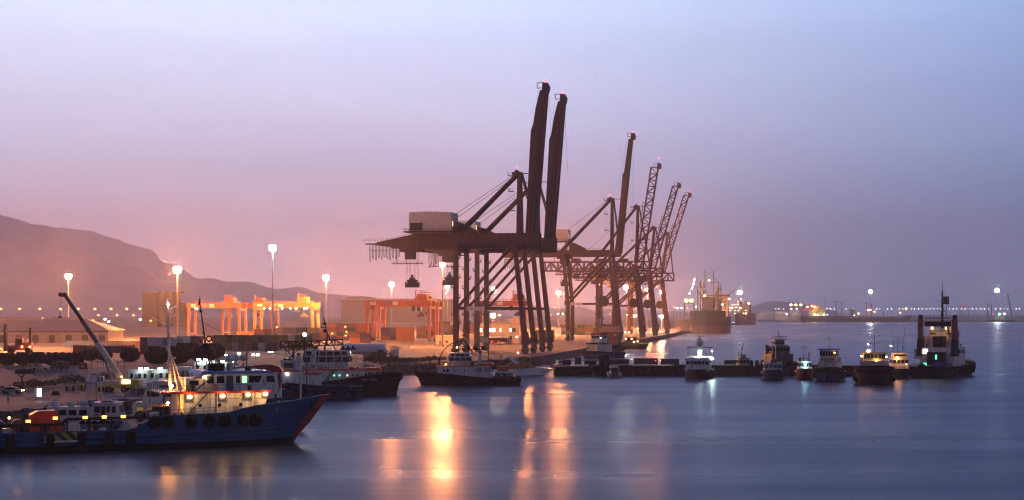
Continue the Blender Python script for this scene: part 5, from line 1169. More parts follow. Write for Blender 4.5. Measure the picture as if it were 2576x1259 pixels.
# ---------------------------------------------------------------- crew boat
def crew_boat():
    p = Vector(((233 - 1288) * 255 / F, 255, 0)); root = thing('crew_boat', 'white crew boat with slanted dark windows behind the red deck winch', 'boat', p, math.radians(3))
    ring = make_hull(root, 19, 5.2, lambda x: 1.9 + .5 * smooth((x + 2) / 11), WHITE, BLACKH, rake=2.2, bt=.5, bul=.5)
    k = MB()
    for sd in (-1, 1):
        for a, b in zip(ring, ring[1:]): k.bar((a[4][0], sd * (a[4][1] + .1), a[4][2] - .35), (b[4][0], sd * (b[4][1] + .1), b[4][2] - .35), .2, .5)
    k.build('rubber_fender', RUBBER, root); tyres(root, ring, [-1 + i * .95 for i in range(9)], 1.8, .5, f=1)
    block(root, 'cabin', WHITE, -7.2, .4, 2.1, 1.7, 4.3, rr=.5, wins=[(-6.0, -5.2), (-4.9, -3.7), (-3.3, -2.1), (-1.7, -.5)], wz=(3.1, 3.95))
    w = block(root, 'wheelhouse', WHITE, .4, 5.4, 1.9, 1.7, 4.95, fr=-1.1, rr=.0, wins=[(.7, 1.6), (2.6, 3.1), (3.4, 4.0)], wz=(3.5, 4.5), fwins=3)
    for y in (-1.93, 1.93): MB().box(1.75, 2.4, y - .03, y + .03, 1.9, 4.5).build('door', GLASS, w)
    slab(root, 'wheelhouse_roof', WHITE, .1, 4.7, 2.1, 4.96, 5.1); slab(root, 'cabin_roof', SHED, -6.9, .3, 2.2, 4.31, 4.4)
    liferaft(root, -3.2, -.9, 4.95); liferaft(root, -1.6, .6, 4.95); MB().box(-.4, .4, -1.2, -.4, 4.41, 5.3).build('locker', DKGREY, root)
    rails(root, [(-6.6, -2, 4.4), (-.2, -2, 4.4)], .8, WHITE); rails(root, [(2, -2.2, 2.3), (8.5, -1.1, 2.4)], .8, WHITE)
    k = MB().bar((2.6, 0, 5.1), (2.6, 0, 6.4), .12).bar((2.1, 0, 6.2), (3.1, 0, 6.2), .25, .2).bar((1.4, .5, 5.1), (1.0, .5, 10.0), .2).bar((.9, .5, 9.8), (.3, .5, 10.8), .2); 
    for q in (6.4, 7.6, 8.8): k.ball((1.1, .3, q), .2, 6, 5)
    k.build('mast', SHED, root); MB().box(1.8, 3.2, -.9, .9, 5.11, 5.3).build('roof_hatch', DKGREY, root)
    ringbuoy(root, (1.1, -2.0, 2.9)); MB().box(-6.6, -5.4, -.6, .6, 4.41, 5.2).ball((-6, 0, 5.4), .35).build('winch_box', SHED, root)
crew_boat()
# ---------------------------------------------------------------- workboats between the crew boat and the wheelhouse
def workboat_white():
    p = Vector(((430 - 1288) * 268 / F, 268, 0)); root = thing('workboat', 'white workboat with big dark windows between crew boat and orange lit mast', 'boat', p, math.radians(4))
    make_hull(root, 22, 6, lambda x: 2.0 + .5 * smooth((x + 2) / 11), WHITE, NAVYH, rake=2, bt=.55, bul=.6)
    block(root, 'deckhouse', WHITE, -6, 3.6, 2.6, 1.6, 4.4, wins=[(-5.2, -4.2), (-3.4, -2.4)], wz=(2.8, 3.6), gm=emat('dull yellow lit window', (1, .55, .12), .12))
    w = block(root, 'wheelhouse', WHITE, -4.6, 3.4, 2.3, 4.42, 7.5, fr=.3, rr=1.0, wins=[(-3.6, -1.6), (-.9, .3), (.6, 1.8)], wz=(5.4, 6.7), fwins=4)
    MB().box(-1.6, .2, -2.36, -2.31, 6.9, 7.3).build('dark_vent', DKGREY, w); MB().prism([(-5, 7.52), (3.9, 7.52), (2.8, 7.75), (-2, 8.1)], 'y', -2.6, 2.6).build('roof', WHITE, root)
    slab(root, 'awning', mat('blue canvas', (.06, .08, .20), .8), -9.4, -4.8, 2.4, 4.9, 5.0)
    for x in (-9.2, -5.0):
        for y in (-2.3, 2.3): MB().bar((x, y, 1.6), (x, y, 4.9), .09).build('awning_post', WHITE, root)
    liferaft(root, -8.2, -1.8, 5.6); liferaft(root, -8.2, -1.9, 3.0); rails(root, [(-10, -2.7, 1.9), (-6.2, -2.9, 1.9)], 1.0, WHITE)
    k = MB(); k.bar((4.6, -.3, 1.7), (4.2, -.3, 12.3), .3, .3, .2, .2); 
    for q in range(8): k.bar((3.9, -.5, 5 + q * .9), (4.9, -.5, 5 + q * .9), .14)
    k.bar((4.3, -.3, 11.8), (3.3, -.3, 12.9), .25); k.build('dark_mast', TIMBER, root)
workboat_white()
def workboat_red_roof():
    p = Vector(((628 - 1288) * 264 / F, 264, 0)); root = thing('workboat', 'workboat with faded red roof behind the blue wheelhouse', 'boat', p, math.radians(6))
    make_hull(root, 20, 6, lambda x: 2.2 + .9 * smooth((x + 2) / 10), WHITE, NAVYH, rake=2, bt=.55, bul=.7)
    block(root, 'deckhouse', WHITE, -4, 5.2, 2.5, 1.7, 7.0)
    w = block(root, 'wheelhouse', WHITE, -1.5, 4.9, 2.3, 7.0, 9.6, fr=-.4, wins=[(1.0, 2.4), (2.9, 4.3)], wz=(8.0, 9.0), fwins=3); MB().box(4.7, 5.2, -2.2, 2.2, 7.0, 9.4).build('front_panel', STEEL_BR, w)
    MB().prism([(-3, 9.62), (5.6, 9.62), (5.0, 10.5), (3.4, 10.9), (-3.4, 10.4)], 'y', -2.6, 2.6).build('roof', mat('faded red roof', (.32, .035, .025), .6, 0, .4, .8), root)
    for x in (-3.4, -1.0): MB().tube((x, 0, 10.2), (x, 0, 11.6), .1).ball((x, 0, 11.9), (.6, .6, .5)).build('radar_dome', mat('blue grey dome', (.32, .38, .45), .4), root)
    rails(root, [(-4, -2.5, 7.0), (-1.6, -2.5, 7.0)], 1.0)
workboat_red_roof()
def derrick_boat():
    p = Vector(((520 - 1288) * 285 / F, 285, 0)); root = thing('derrick_boat', 'boat carrying the tall dark leaning derrick mast behind the lit wheelhouse', 'boat', p, math.radians(8))
    make_hull(root, 21, 6, lambda x: 2.2 + .6 * smooth((x + 2) / 10), mat('grey hull paint', (.16, .17, .18), .5), BLACKH, rake=2, bt=.55, bul=.7)
    block(root, 'deckhouse', WHITE, -8, -1.2, 2.4, 1.7, 4.9, wins=rowx(-7.5, -1.6, 4), wz=(3.2, 4.2)); slab(root, 'roof', SHED, -8.3, -.9, 2.6, 4.91, 5.05)
    s = 285 / F; q = lambda u, v: Vector(((u - 520) * s, 0, 19.2 - (v - VH) * s))
    k = MB(); k.bar(q(541, 963) + Vector((0, -.5, 0)), q(519, 885), .16); k.bar(q(541, 963) + Vector((0, .5, 0)), q(519, 885), .16); k.bar(q(549, 963), q(522, 885), .16)
    for i in range(9): a = q(541, 963).lerp(q(519, 885), i / 9); b = q(549, 963).lerp(q(522, 885), (i + .6) / 9); k.bar(a, b, .09); k.bar(a + Vector((0, -.4, 0)), a + Vector((0, .4, 0)), .08)
    k.bar(q(520, 890), q(504, 768), .34, .34, .18, .18); k.bar(q(504, 768), q(503, 745), .12); k.cbox(q(517, 872), (.9, .8, .9)); k.ball(q(505, 783), .28, 7, 5); k.ball(q(512, 838), .22, 7, 5); k.bar(q(503, 752), q(501, 768), .3)
    k.bar(q(516, 875), q(497, 846), .22, .22, .1, .1); k.ring(q(526, 852), .45, .13, 'y', 14, 6); k.bar(q(526, 858), q(526, 880), .2); k.bar(q(528, 884), q(566, 926), .14)
    k.build('derrick', TIMBER, root)
    MB().tube(q(493, 776) + Vector((0, 1, 0)), q(493, 776) + Vector((0, 1.2, 0)), .2).build('lamp', SMALLWHITE, root)
derrick_boat()
# ---------------------------------------------------------------- tugs
def tug(p, hd, label, L=29, B=9.6, hullm=BLACKH, bow=3.9, stern=2.0, hx=(-6, 8), hz=5.0, wx=(-1, 8), wz=8.9, stripe=ORSTRIPE, funnel=True, frames=True, house=WHITE, group=None):
    root = thing('tug_boat', label, 'tug', p, hd, group)
    top = lambda x: stern + (bow - stern) * smooth((x + L * .25) / (L * .72))
    ring = make_hull(root, L, B, top, hullm, BLACKH, sw=.86, bt=.62, pw=2.6, rake=1.4, flare=.82, bul=.9, band=.4)
    for sd in (-1, 1):
        for f, dz in ((4, -.3), (3, -.2)):
            k = MB()
            for a, b in zip(ring, ring[1:]): k.bar((a[f][0], sd * (a[f][1] + .12), a[f][2] + dz), (b[f][0], sd * (b[f][1] + .12), b[f][2] + dz), .3, .34)
            k.build('rubbing_fender', RUBBER, root)
    # bow push fender
    k = MB(); rr = [st for st in ring if st[4][0] > L * .30]
    for sd in (-1, 1):
        for a, b in zip(rr, rr[1:]): k.tube((a[3][0] + .25, sd * (a[3][1] + .25), a[3][2] + .5), (b[3][0] + .25, sd * (b[3][1] + .25), b[3][2] + .5), .55, n=8)
    k.build('bow_fender', RUBBER, root)
    tyres(root, ring, [-L * .42 + i * L * .11 for i in range(7)], 1.5, .7, f=.8)
    z0 = top(0) - .9
    h = block(root, 'deckhouse', house, hx[0], hx[1], B * .36, z0, hz, fr=.3)
    for y in (-B * .36, B * .36):
        MB().prism([(hx[0] - .15, hz + .01), (hx[1] + .5, hz + .01), (hx[1] + .5, hz + .36), (hx[0] - .15, hz + .36)], 'y', y - .09, y + .09).build('orange_band', stripe, root)
    MB().box(hx[1] + .35, hx[1] + .52, -B * .36, B * .36, hz + .01, hz + .36).build('orange_band', stripe, root); slab(root, 'upper_deck', GREY, hx[0] - .1, hx[1] + .34, B * .36 - .1, hz + .01, hz + .2)
    clutter(root, -L * .42, hx[0] - .5, B * .3, top(-L * .3) - .9, 6, 1); clutter(root, hx[0] + .4, hx[1] - .4, B * .32, hz + .22, 6, 3); clutter(root, hx[1] + 1, L * .36, B * .18, top(L * .3) - .9, 4, 0)
    rails(root, [(hx[0], -B * .34, hz + .2), (hx[1] + .2, -B * .34, hz + .2), (hx[1] + .2, B * .34, hz + .2), (hx[0], B * .34, hz + .2)], 1.0)
    return root, ring, top, h, z0
def tug_wheelhouse(root, x0, x1, hw, z0, z1, n=5):
    zm = z0 + (z1 - z0) * .66
    b = block(root, 'wheelhouse', WHITE, x0 + .4, x1 - .5, hw - .25, z0, z0 + (z1 - z0) * .36)
    w = block(b, 'bridge', WHITE, x0, x1, hw, z0 + (z1 - z0) * .36, zm, fr=.15, wins=rowx(x0 + .2, x1 - .1, n, .14), wz=(z0 + (z1 - z0) * .38, zm - .08), fwins=5)
    w = block(root, 'bridge_top', WHITE, x0 + .1, x1 + .15, hw, zm + .14, z1 - .2, fr=-.5, rr=.5, wins=rowx(x0 + .7, x1 - .5, n, .16), wz=(zm + .24, z1 - .34), fwins=5)
    slab(root, 'bridge_ledge', WHITE, x0 - .2, x1 + .4, hw + .15, zm + .01, zm + .13); slab(root, 'bridge_roof', WHITE, x0 + .3, x1 - .1, hw - .1, z1 - .19, z1)
def funnel(root, x, y, z0, z1, letter=None, m=WHITE):
    f = MB().prism([(x - .65, z0), (x + .65, z0), (x + .55, z1), (x - .45, z1 + .3)], 'y', y - .5, y + .5).build('funnel', m, root)
    MB().box(x - .4, x + .4, y - .4, y + .4, z1 + .1, z1 + .6).build('exhaust', DKGREY, f); MB().box(x - .4, x + .3, y - .55, y - .51, z0 + .5, z0 + 1.0).build('vent', DKGREY, f)
    if letter: text(letter, 1.5, DKGREY, f, (x, y - .53, z0 + (z1 - z0) * .62), (PI / 2, 0, 0), 'funnel_letter', .02)
def tug_a():
    p = Vector(((850 - 1288) * 378 / F, 378, 0))
    root, ring, top, h, z0 = tug(p, math.radians(2), 'black hulled tug with white house and green lit portholes, left of the bushes', L=30.5, B=10, bow=5.3, stern=3.0, hx=(-8.4, 6.0), hz=5.85)
    tug_wheelhouse(root, -8.2, 3.1, 3.0, 6.15, 10.7, 6)
    funnel(root, -5.4, -3.2, 6.1, 10.9, 'F'); funnel(root, -5.4, 3.2, 6.1, 10.9)
    for x, m in ((-.6, GREENLAMP), (.65, GREENLAMP), (2.5, YELPORT), (3.7, GLASS), (4.8, GLASS)):
        MB().disc((x, -3.62, 4.75), .22, .06, 'y', 12).build('porthole', m, h)
    ringbuoy(root, (-4.6, -3.68, 4.3)); MB().bar((-2.4, -3.7, 3.4), (-.6, -3.7, 6.0), .14).bar((-2.9, -3.7, 3.4), (-1.1, -3.7, 6.0), .14).build('stairway', DKGREY, root); liferaft(root, -2.8, -3.2, 6.9)
    MB().box(-7.4, -6.2, -3.66, -3.61, 3.3, 5.2).build('door', SHED, h)
    # dark mast and lattice fire boom above the bridge
    k = MB(); k.bar((-3.2, -.8, 10.7), (-2.4, 0, 14.5), .3); k.bar((-3.2, .8, 10.7), (-2.4, 0, 14.5), .3); k.bar((-.6, 0, 10.7), (-2.4, 0, 14.5), .26); k.bar((-2.4, 0, 14.0), (-3.3, 0, 18.2), .22); k.bar((-3.9, -.9, 16.0), (-3.0, .9, 16.0), .14); k.ball((-3.1, 0, 15.2), .5, 7, 5); k.box(-3.5, -2.7, -.4, .4, 16.6, 17.2); k.bar((-3.3, 0, 18), (-3.9, 0, 21), .1)
    k.build('mast', TIMBER, root)
    k = MB(); k.truss((-13.6, -.6, 11.3), (1.2, -.6, 11.9), (0, 0, 1.25), 1, 8, .16, dy=(0, 1.2, 0)); k.bar((-13.6, -.6, 12.4), (-10.6, -.6, 9.0), .2); k.bar((-1, -.6, 12.9), (2.2, -.6, 10.6), .14); k.build('lattice_boom', TIMBER, root)
    k = MB(); k.bar((-10.5, 0, 6.2), (-10.5, 0, 11.5), .4); k.bar((-11.6, -1, 3.2), (-10.5, 0, 11.3), .18); k.bar((-11.6, 1, 3.2), (-10.5, 0, 11.3), .18); k.build('boom_post', TIMBER, root)
    k = MB().box(.6, 4.4, -.9, .9, 10.71, 11.1); 
    for x in (1.2, 2.4, 3.6): k.ball((x, 0, 11.4), .35, 7, 5)
    k.build('fire_monitor', DKGREY, root)
    MB().disc((9.6, -.5, 4.9), .7, 1.6, 'y').box(8.6, 10.6, -1.4, 1.4, 4.3, 4.7).build('bow_winch', STEEL_RED, root)
    text('MINA SAFAD', .62, SHED, root, (7.7, -4.97, 3.75), (PI / 2, 0, math.radians(3)), 'ship_name')
    mastpole(root, 6.6, 0, 5.3, 9.8, .09)
    lamp(root, (-1, -5.1, 1.4), .13, SMALLWHITE)
tug_a()
def tug_b():
    p = Vector(((800 - 1288) * 357 / F, 357, 0))
    root, ring, top, h, z0 = tug(p, math.radians(182), 'purple navy tug with narrow white wheelhouse at the bow of the blue ship', L=19.5, B=7, hullm=NAVYH, bow=3.9, stern=3.0, hx=(3.2, 7.6), hz=6.3)
    b = block(root, 'wheelhouse', WHITE, 5.0, 7.9, 1.9, 6.65, 8.6, fr=.2, wins=[(5.3, 7.4)], wz=(7.2, 8.3), fwins=3); slab(root, 'wheelhouse_roof', WHITE, 4.8, 8.3, 2.1, 8.62, 8.9)
    MB().box(5.4, 7.6, -1.6, 1.6, 8.91, 9.25).build('roof_locker', DKGREY, root)
    funnel(root, 4.1, 1.7, 6.4, 9.9); text('F', 1.0, DKGREY, root, (4.1, 2.23, 8.4), (PI / 2, 0, PI), 'funnel_letter')
    slab(root, 'aft_house', WHITE, -.6, 3.1, 2.2, 3.1, 5.6); MB().box(-.7, 3.1, 2.16, 2.3, 5.6, 6.0).box(-.7, 3.1, -2.3, -2.16, 5.6, 6.0).build('orange_band', ORSTRIPE, root)
    mastpole(root, 3.2, 0, 8.9, 15.5, .2, m=TIMBER, lean=-.4); rails(root, [(-7, 3.1, 3.0), (3, 3.3, 3.1)], 1.0)
    k = MB(); k.bar((6.6, 0, 9.2), (3.4, 0, 12.2), .16); k.bar((6.8, 1, 9.2), (7.4, 1, 12.0), .12); k.bar((7.4, 1, 12), (1.0, 1, 12.2), .16); k.build('mast_stay', TIMBER, root)
    lamp(root, (6.6, 2.6, 5.9), .12, SMALLWHITE)
tug_b()
def tug_c():
    p = Vector(((1178 - 1288) * 429 / F, 429, 0))
    root, ring, top, h, z0 = tug(p, math.radians(181), 'black hulled tug with orange striped white house in the middle of the harbour', L=28.6, B=10, bow=3.7, stern=2.1, hx=(-1.6, 8.0), hz=5.0)
    tug_wheelhouse(root, -1.0, 5.2, 2.9, 5.35, 8.8, 4)
    for x in (6.4, 5.4): MB().box(x - .25, x + .25, 3.58, 3.66, 3.6, 4.4).build('window', GLASS, h)
    MB().box(2.3, 3.4, 3.58, 3.66, 2.8, 4.7).build('door', SHED, h); MB().disc((.9, 3.62, 4.0), .2, .08, 'y', 12).build('porthole', GLASS, h)
    for y in (-2, 2): funnel(root, -3.2, y, 3.0, 8.6)
    block(root, 'aft_shelter', SHED, -6.6, -1.7, 2.6, z0, 5.3, rr=.8, wins=[(-5.9, -4.3), (-3.8, -2.2)], wz=(3.6, 4.9), gm=mat('pale blue canvas window', (.22, .27, .30), .4))
    MB().prism([(-6.9, 5.32), (-1.6, 5.32), (-1.6, 5.8), (-6.2, 6.1), (-6.9, 5.8)], 'y', -2.9, 2.9).build('orange_canopy', ORSTRIPE, root)
    k = MB(); 
    for a in range(8):
        t0, t1 = a / 8 * PI * .5, (a + 1) / 8 * PI * .5
        for y in (-2.5, 2.5): k.bar((8.0 - 6.6 * (1 - math.cos(t0)), y, 5.4 + 6.6 * math.sin(t0)), (8.0 - 6.6 * (1 - math.cos(t1)), y, 5.4 + 6.6 * math.sin(t1)), .2)
    for y in (-1, 1): k.bar((3.6, y, 8.8), (1.6, y * .4, 12.2), .24); k.bar((-1.2, y, 8.8), (1.2, y * .4, 12.2), .24)
    k.box(-5.6, 1.8, -2.2, 2.2, 9.5, 9.7); k.bar((1.4, -2.5, 12), (1.4, 2.5, 12), .24); k.bar((-5.5, -2, 5.8), (-5.5, -2, 9.5), .16); k.bar((-5.5, 2, 5.8), (-5.5, 2, 9.5), .16)
    for x in (-4, -2, 0): k.cbox((x, .6, 10.1), (.9, 1.2, .8))
    k.build('mast_frame', TIMBER, root)
    lamp(root, (3.0, .8, 10.2), .24, WARMLAMP, (2.4, .6, 10.6)); lamp(root, (5.9, 3.0, 5.75), .12, ORLAMP); mastpole(root, 1.4, 0, 12, 13.6, .12, m=TIMBER)
    ringbuoy(root, (.6, 3.0, 6.0))
    k = MB().disc((-7.9, 0, 2.6), .8, 2.6, 'y').box(-9, -7, -1.9, 1.9, 1.3, 1.8).box(-10.6, -9.4, -.6, .6, 1.3, 3.2)
    for x in (-8, -9.6, -11.2): k.bar((x, -2.4, 1.3), (x, -2.4, 3.3), .2); k.bar((x, 2.4, 1.3), (x, 2.4, 3.3), .2)
    k.bar((-7.2, 2.4, 3.2), (-12.4, 2.4, 2.8), .24); k.bar((-7.2, -2.4, 3.2), (-12.4, -2.4, 2.8), .24); k.build('towing_gear', DKGREY, root)
    k = MB().tube((-12.6, -3.2, 2.5), (-12.9, 3.2, 2.3), .55, n=10); k.build('stern_roller', GREY, root)
tug_c()
def orange_roof_boat():
    p = Vector(((925 - 1288) * 402 / F, 402, 0)); root = thing('pilot_boat', 'small boat with bright orange roof just behind the bow of the tug with green portholes', 'boat', p, math.radians(3))
    make_hull(root, 13, 4, lambda x: 1.9 + .6 * smooth((x + 2) / 7), GREY, BLACKH, rake=1.4, bt=.55, bul=.4)
    block(root, 'cabin', WHITE, -5.0, 3.4, 1.7, 1.6, 4.9, fr=-.4, wins=rowx(-4.6, 2.9, 5), wz=(3.2, 4.5), fwins=3)
    MB().prism([(-5.6, 4.92), (3.6, 4.92), (3.0, 5.75), (-4.8, 5.75)], 'y', -2, 2).build('orange_roof', ORSTRIPE, root); mastpole(root, -1, 0, 5.7, 9.6, .08)
orange_roof_boat()
def yacht():
    p = Vector(((1322 - 1288) * 492 / F, 492, 0)); root = thing('motor_yacht', 'white motor yacht with orange canvas canopy right of the middle tug', 'yacht', p, 0)
    YW = mat('glossy white gelcoat', (.78, .78, .78), .2, 0, .1, .5)
    ring = make_hull(root, 18.4, 4.8, lambda x: 1.5 + .75 * smooth((x + 4) / 12), YW, NAVYH, rake=3.4, bt=.42, pw=1.8, flare=.7, bul=-.05, band=.25)
    MB().prism([(-3.5, 1.6), (8.4, 2.2), (6.2, 2.6), (1.5, 3.15), (-2.0, 3.1), (-3.5, 2.6)], 'y', -1.5, 1.5).build('foredeck', YW, root)
    k = MB(); pr = [(-5.4, 2.2), (-5.0, 3.9), (-2.6, 4.75), (-.4, 4.65), (1.6, 3.7), (3.2, 2.9)]
    k.prism([(-5.4, 2.0)] + pr[1:] + [(3.2, 2.7)], 'y', -1.7, 1.7).build('canvas_canopy', mat('orange brown canvas', (.50, .20, .045), .9, 0, .3, 2), root)
    MB().prism([(-9.0, 1.5), (-5.4, 1.7), (-5.2, 3.3), (-7.9, 3.0)], 'y', -1.9, 1.9).build('cockpit_cover', mat('orange cockpit cover', (.45, .14, .04), .9, 0, .3, 2), root)
    for y in (-1.75, 1.75): MB().prism([(-5.7, 5.9), (-5.2, 6.1), (-1.9, 4.2), (-2.9, 3.7)], 'y', y - .08, y + .08).build('radar_arch', YW, root)
    k = MB(); 
    for a in range(12): t0, t1 = PI * a / 12, PI * (a + 1) / 12; k.tube((-7.4 + 1.5 * math.cos(t0), -1.9, 1.9 + 2.6 * math.sin(t0)), (-7.4 + 1.5 * math.cos(t1), -1.9, 1.9 + 2.6 * math.sin(t1)), .16, n=6)
    k.build('orange_hoop', ORANGE, root)
    for x in (-1.0, 1.1, 3.2, 5.6): MB().disc((x, -side_at(ring, x, .8) - .05, 1.62 + x * .03), .15, .3, 'y', 10).build('porthole', GLASS, root)
    k = MB(); railing(k, [(1, -1.9, 2.0), (8.6, -.5, 2.3)], .7, 1.4, .025); k.build('handrail', SHED, root)
yacht()
def small_boat(p, hd, label, L=7, B=2.4, hullm=WHITE, cab=WHITE, h=2.0, mast=True, name='small_boat', group=None, lampm=None):
    root = thing(name, label, 'boat', p, hd, group)
    make_hull(root, L, B, lambda x: .75 + .35 * smooth((x + 1) / (L * .5)), hullm, BLACKH, rake=.9, bt=.5, bul=.35, band=.1, n=20)
    block(root, 'cabin', cab, -L * .18, L * .16, B * .36, .5, h, fr=-.25, rr=.1, wins=rowx(-L * .15, L * .12, 2), wz=(h * .62, h * .9), fwins=2); slab(root, 'cabin_roof', cab, -L * .2, L * .14, B * .4, h + .01, h + .09)
    if mast: mastpole(root, -L * .05, 0, h, h * 1.7, .05, arms=((.7, .4),))
    if lampm: lamp(root, (L * .14, -.3, h + .3), .16, lampm)
    return root
small_boat(Vector(((1411 - 1288) * 572 / F, 572, 0)), .3, 'small blue and white boat at the quay corner behind the yacht bow', 8, 2.8, mat('blue white hull', (.20, .28, .42), .4), WHITE, 2.6)
small_boat(Vector(((1455 - 1288) * 540 / F, 540, 0)), .1, 'low grey open boat tied behind the jetty left of the blue hulled tug', 9, 2.6, GREY, SHED, 1.7, False)
small_boat(Vector(((1490 - 1288) * 548 / F, 548, 0)), 2.9, 'dark open boat tied behind the jetty below the blue hulled tug', 8, 2.6, DKGREY, TIMBER, 1.9, False)
def motorboat():
    p = gp(1544, 949); p.z = 0; root = thing('motorboat', 'little white motorboat seen from its stern at the near side of the jetty', 'motorboat', p, math.radians(95))
    make_hull(root, 6.5, 4.4, lambda x: 1.3 + .25 * smooth((x + 1) / 4), WHITE, NAVYH, rake=1.2, bt=.45, bul=.5, band=.1, n=22, sw=.95)
    b = block(root, 'cabin', WHITE, -1.6, 1.2, 1.2, .8, 3.3, fr=-.3, rr=.15, wins=rowx(-1.3, .9, 2), wz=(2.0, 2.9), fwins=2); MB().box(-1.62, -1.55, -1.0, 1.0, 1.3, 2.9).build('aft_window', GLASS, b); slab(root, 'cabin_roof', WHITE, -1.7, 1.1, 1.3, 3.31, 3.45)
    for y in (-.5, .5): MB().box(-3.7, -3.15, y - .25, y + .25, .3, 1.9).build('outboard_motor', DKGREY, root)
motorboat()
# ---------------------------------------------------------------- tugs along the quay
def tug_d():
    p = Vector(((1512 - 1288) * 690 / F, 690, 0))
    root, ring, top, h, z0 = tug(p, math.radians(222), 'blue hulled white tug with red roof moored at the quay corner', L=23, B=9, hullm=mat('bright blue hull paint', (.02, .06, .30), .35, 0, .3, .6), bow=3.3, stern=2.6, hx=(-3.5, 5.4), hz=5.7, stripe=WHITE)
    for y in (-2.6, -.9, .9, 2.6): MB().box(5.75, 5.85, y - .7, y + .7, 5.9, 6.7).build('window', GLASS, root)
    b = block(root, 'middle_house', WHITE, -2.4, 4.6, 2.8, 5.75, 7.1, wins=rowx(-2, 4.3, 4), wz=(6.0, 6.8), fwins=4)
    block(root, 'wheelhouse', WHITE, -1.4, 3.4, 2.4, 7.1, 10.0, fr=.2, wins=rowx(-1.1, 3.2, 3), wz=(8.7, 9.7), fwins=4); MB().prism([(-1.9, 10.02), (4.1, 10.02), (3.2, 11.1), (-1.0, 11.1)], 'y', -2.8, 2.8).build('red_roof', REDP, root)
    mastpole(root, .6, 0, 11.1, 17.5, .2, m=WHITE); MB().disc((5.9, -2.2, 4.3), .5, .1, 'x').build('emblem', REDP, root); MB().bar((-10.8, -4.1, 2.8), (4, -4.6, 3.0), .5, .5).build('white_rail', WHITE, root); slab(root, 'deck_gear', STEEL_RED, -8.5, -5, 1.6, 1.8, 3.8); lamp(root, (2.8, 2.6, 8.9), .14, COOLLAMP)
tug_d()
def tug_e():
    p = Vector(((1540 - 1288) * 805 / F, 805, 0))
    root, ring, top, h, z0 = tug(p, math.radians(258), 'tall dark brown tug behind the red roofed one at the quay', L=27, B=10.5, hullm=BLACKH, bow=4.2, stern=3, hx=(-6, 6), hz=8.0, stripe=STEEL_BR, house=mat('dark brown house paint', (.07, .045, .045), .6, 0, .3, .6))
    block(root, 'wheelhouse', mat('dark brown house paint', (.07, .045, .045)), -2, 4.5, 4.4, 8.3, 13.6, fr=.4, wins=rowx(-1.6, 4.2, 4), wz=(11.4, 13.0), fwins=6, gm=mat('glass with painted pale reflection', (.35, .28, .24), .2)); slab(root, 'wheelhouse_roof', DKGREY, -2.6, 5.6, 4.9, 13.62, 14.0)  # pale reflection is put into the window colour
    slab(root, 'bridge_wing', mat('dull pink paint', (.25, .17, .16), .6), -1, 5, 5.6, 10.3, 11.2)
    mastpole(root, 0, 0, 14, 19.5, .25, m=TIMBER); rails(root, [(-5.8, -4, 8.3), (-2, -4, 8.3)], 1)
tug_e()
def lit_launch():
    p = Vector(((1597 - 1288) * 868 / F, 868, 0)); root = thing('pilot_launch', 'low dark launch with six warm lamps and green deck beside the quay wall', 'boat', p, math.radians(-8))
    make_hull(root, 15, 5, lambda x: 2.2 + .8 * smooth((x + 1) / 7), BLACKH, BLACKH, rake=1.4, bt=.55, bul=.5)
    block(root, 'wheelhouse', DKGREY, -4.4, 1.6, 1.8, 1.8, 6.6, fr=-.6, wins=rowx(-4, 1.2, 3), wz=(4.6, 6.0), fwins=3); MB().prism([(2, 2.2), (7, 2.9), (4.6, 3.8), (2.4, 3.4)], 'y', -1.5, 1.5).build('green_foredeck', mat('bright green deck paint', (.15, .45, .05), .6), root)
    s = 868 / F
    for u, v in ((1572.7, 835.8), (1582.6, 835.8), (1574.8, 852), (1589.7, 852), (1595.4, 860), (1604.6, 858.6)): lamp(root, ((u - 1597) * s, -2.2, 19.2 - (v - VH) * s), .38, WARMLAMP, ((u - 1597) * s, -1.6, 19.2 - (v - VH) * s + .4))
    MB().bar((-5, -1.6, 2), (-5, -1.6, 9.6), .15).bar((-5.4, -1.6, 9.4), (-2.8, -1.6, 9.4), .15).build('lamp_mast', DKGREY, root)
lit_launch()
# ---------------------------------------------------------------- the dark jetty
def jetty():
    d = 493.0; x0 = (1392 - 1288) * d / F; x1 = (2300 - 1288) * d / F
    root = thing('jetty', 'long black pontoon jetty crossing the harbour from the quay corner', 'jetty', (0, 0, 0))
    n = 9; w = (x1 - x0) / n
    for i in range(n):
        a = x0 + w * i; hh = (2.5, 2.9, 2.7, 3.0, 2.8, 2.6, 2.9, 2.7, 2.9)[i]
        MB().box(a + .25, a + w - .25, d, d + 8, .1, hh).box(a + .1, a + w - .1, d - .2, d + 8.2, hh, hh + .35).build('pontoon', TIMBER, root)
    for i in range(17): 
        x = x0 + 3 + i * 2.2; MB().ring((x, d - .35, 1.7), .62, .24, 'y', 14, 6).build('tyre_fender', RUBBER, root)
    for u, h in ((1511, 6.2), (1519, 6.6), (1529, 6.0), (1889, 4.6), (1903, 4.6), (1917, 4.6), (1909, 3.2), (2210, 4.4)):
        x = (u - 1288) * d / F; MB().tube((x, d - .9, -2), (x, d - .9, h), .62, n=10).ball((x, d - .9, h), (.62, .62, .35), 10, 6).build('pile', TIMBER, root)
    k = MB(); railing(k, [(x0 + 40, d + 1, 3.1), (x0 + 62, d + 1, 3.1)], 1.0, 2.0, .04); k.build('handrail', DKGREY, root)
jetty()
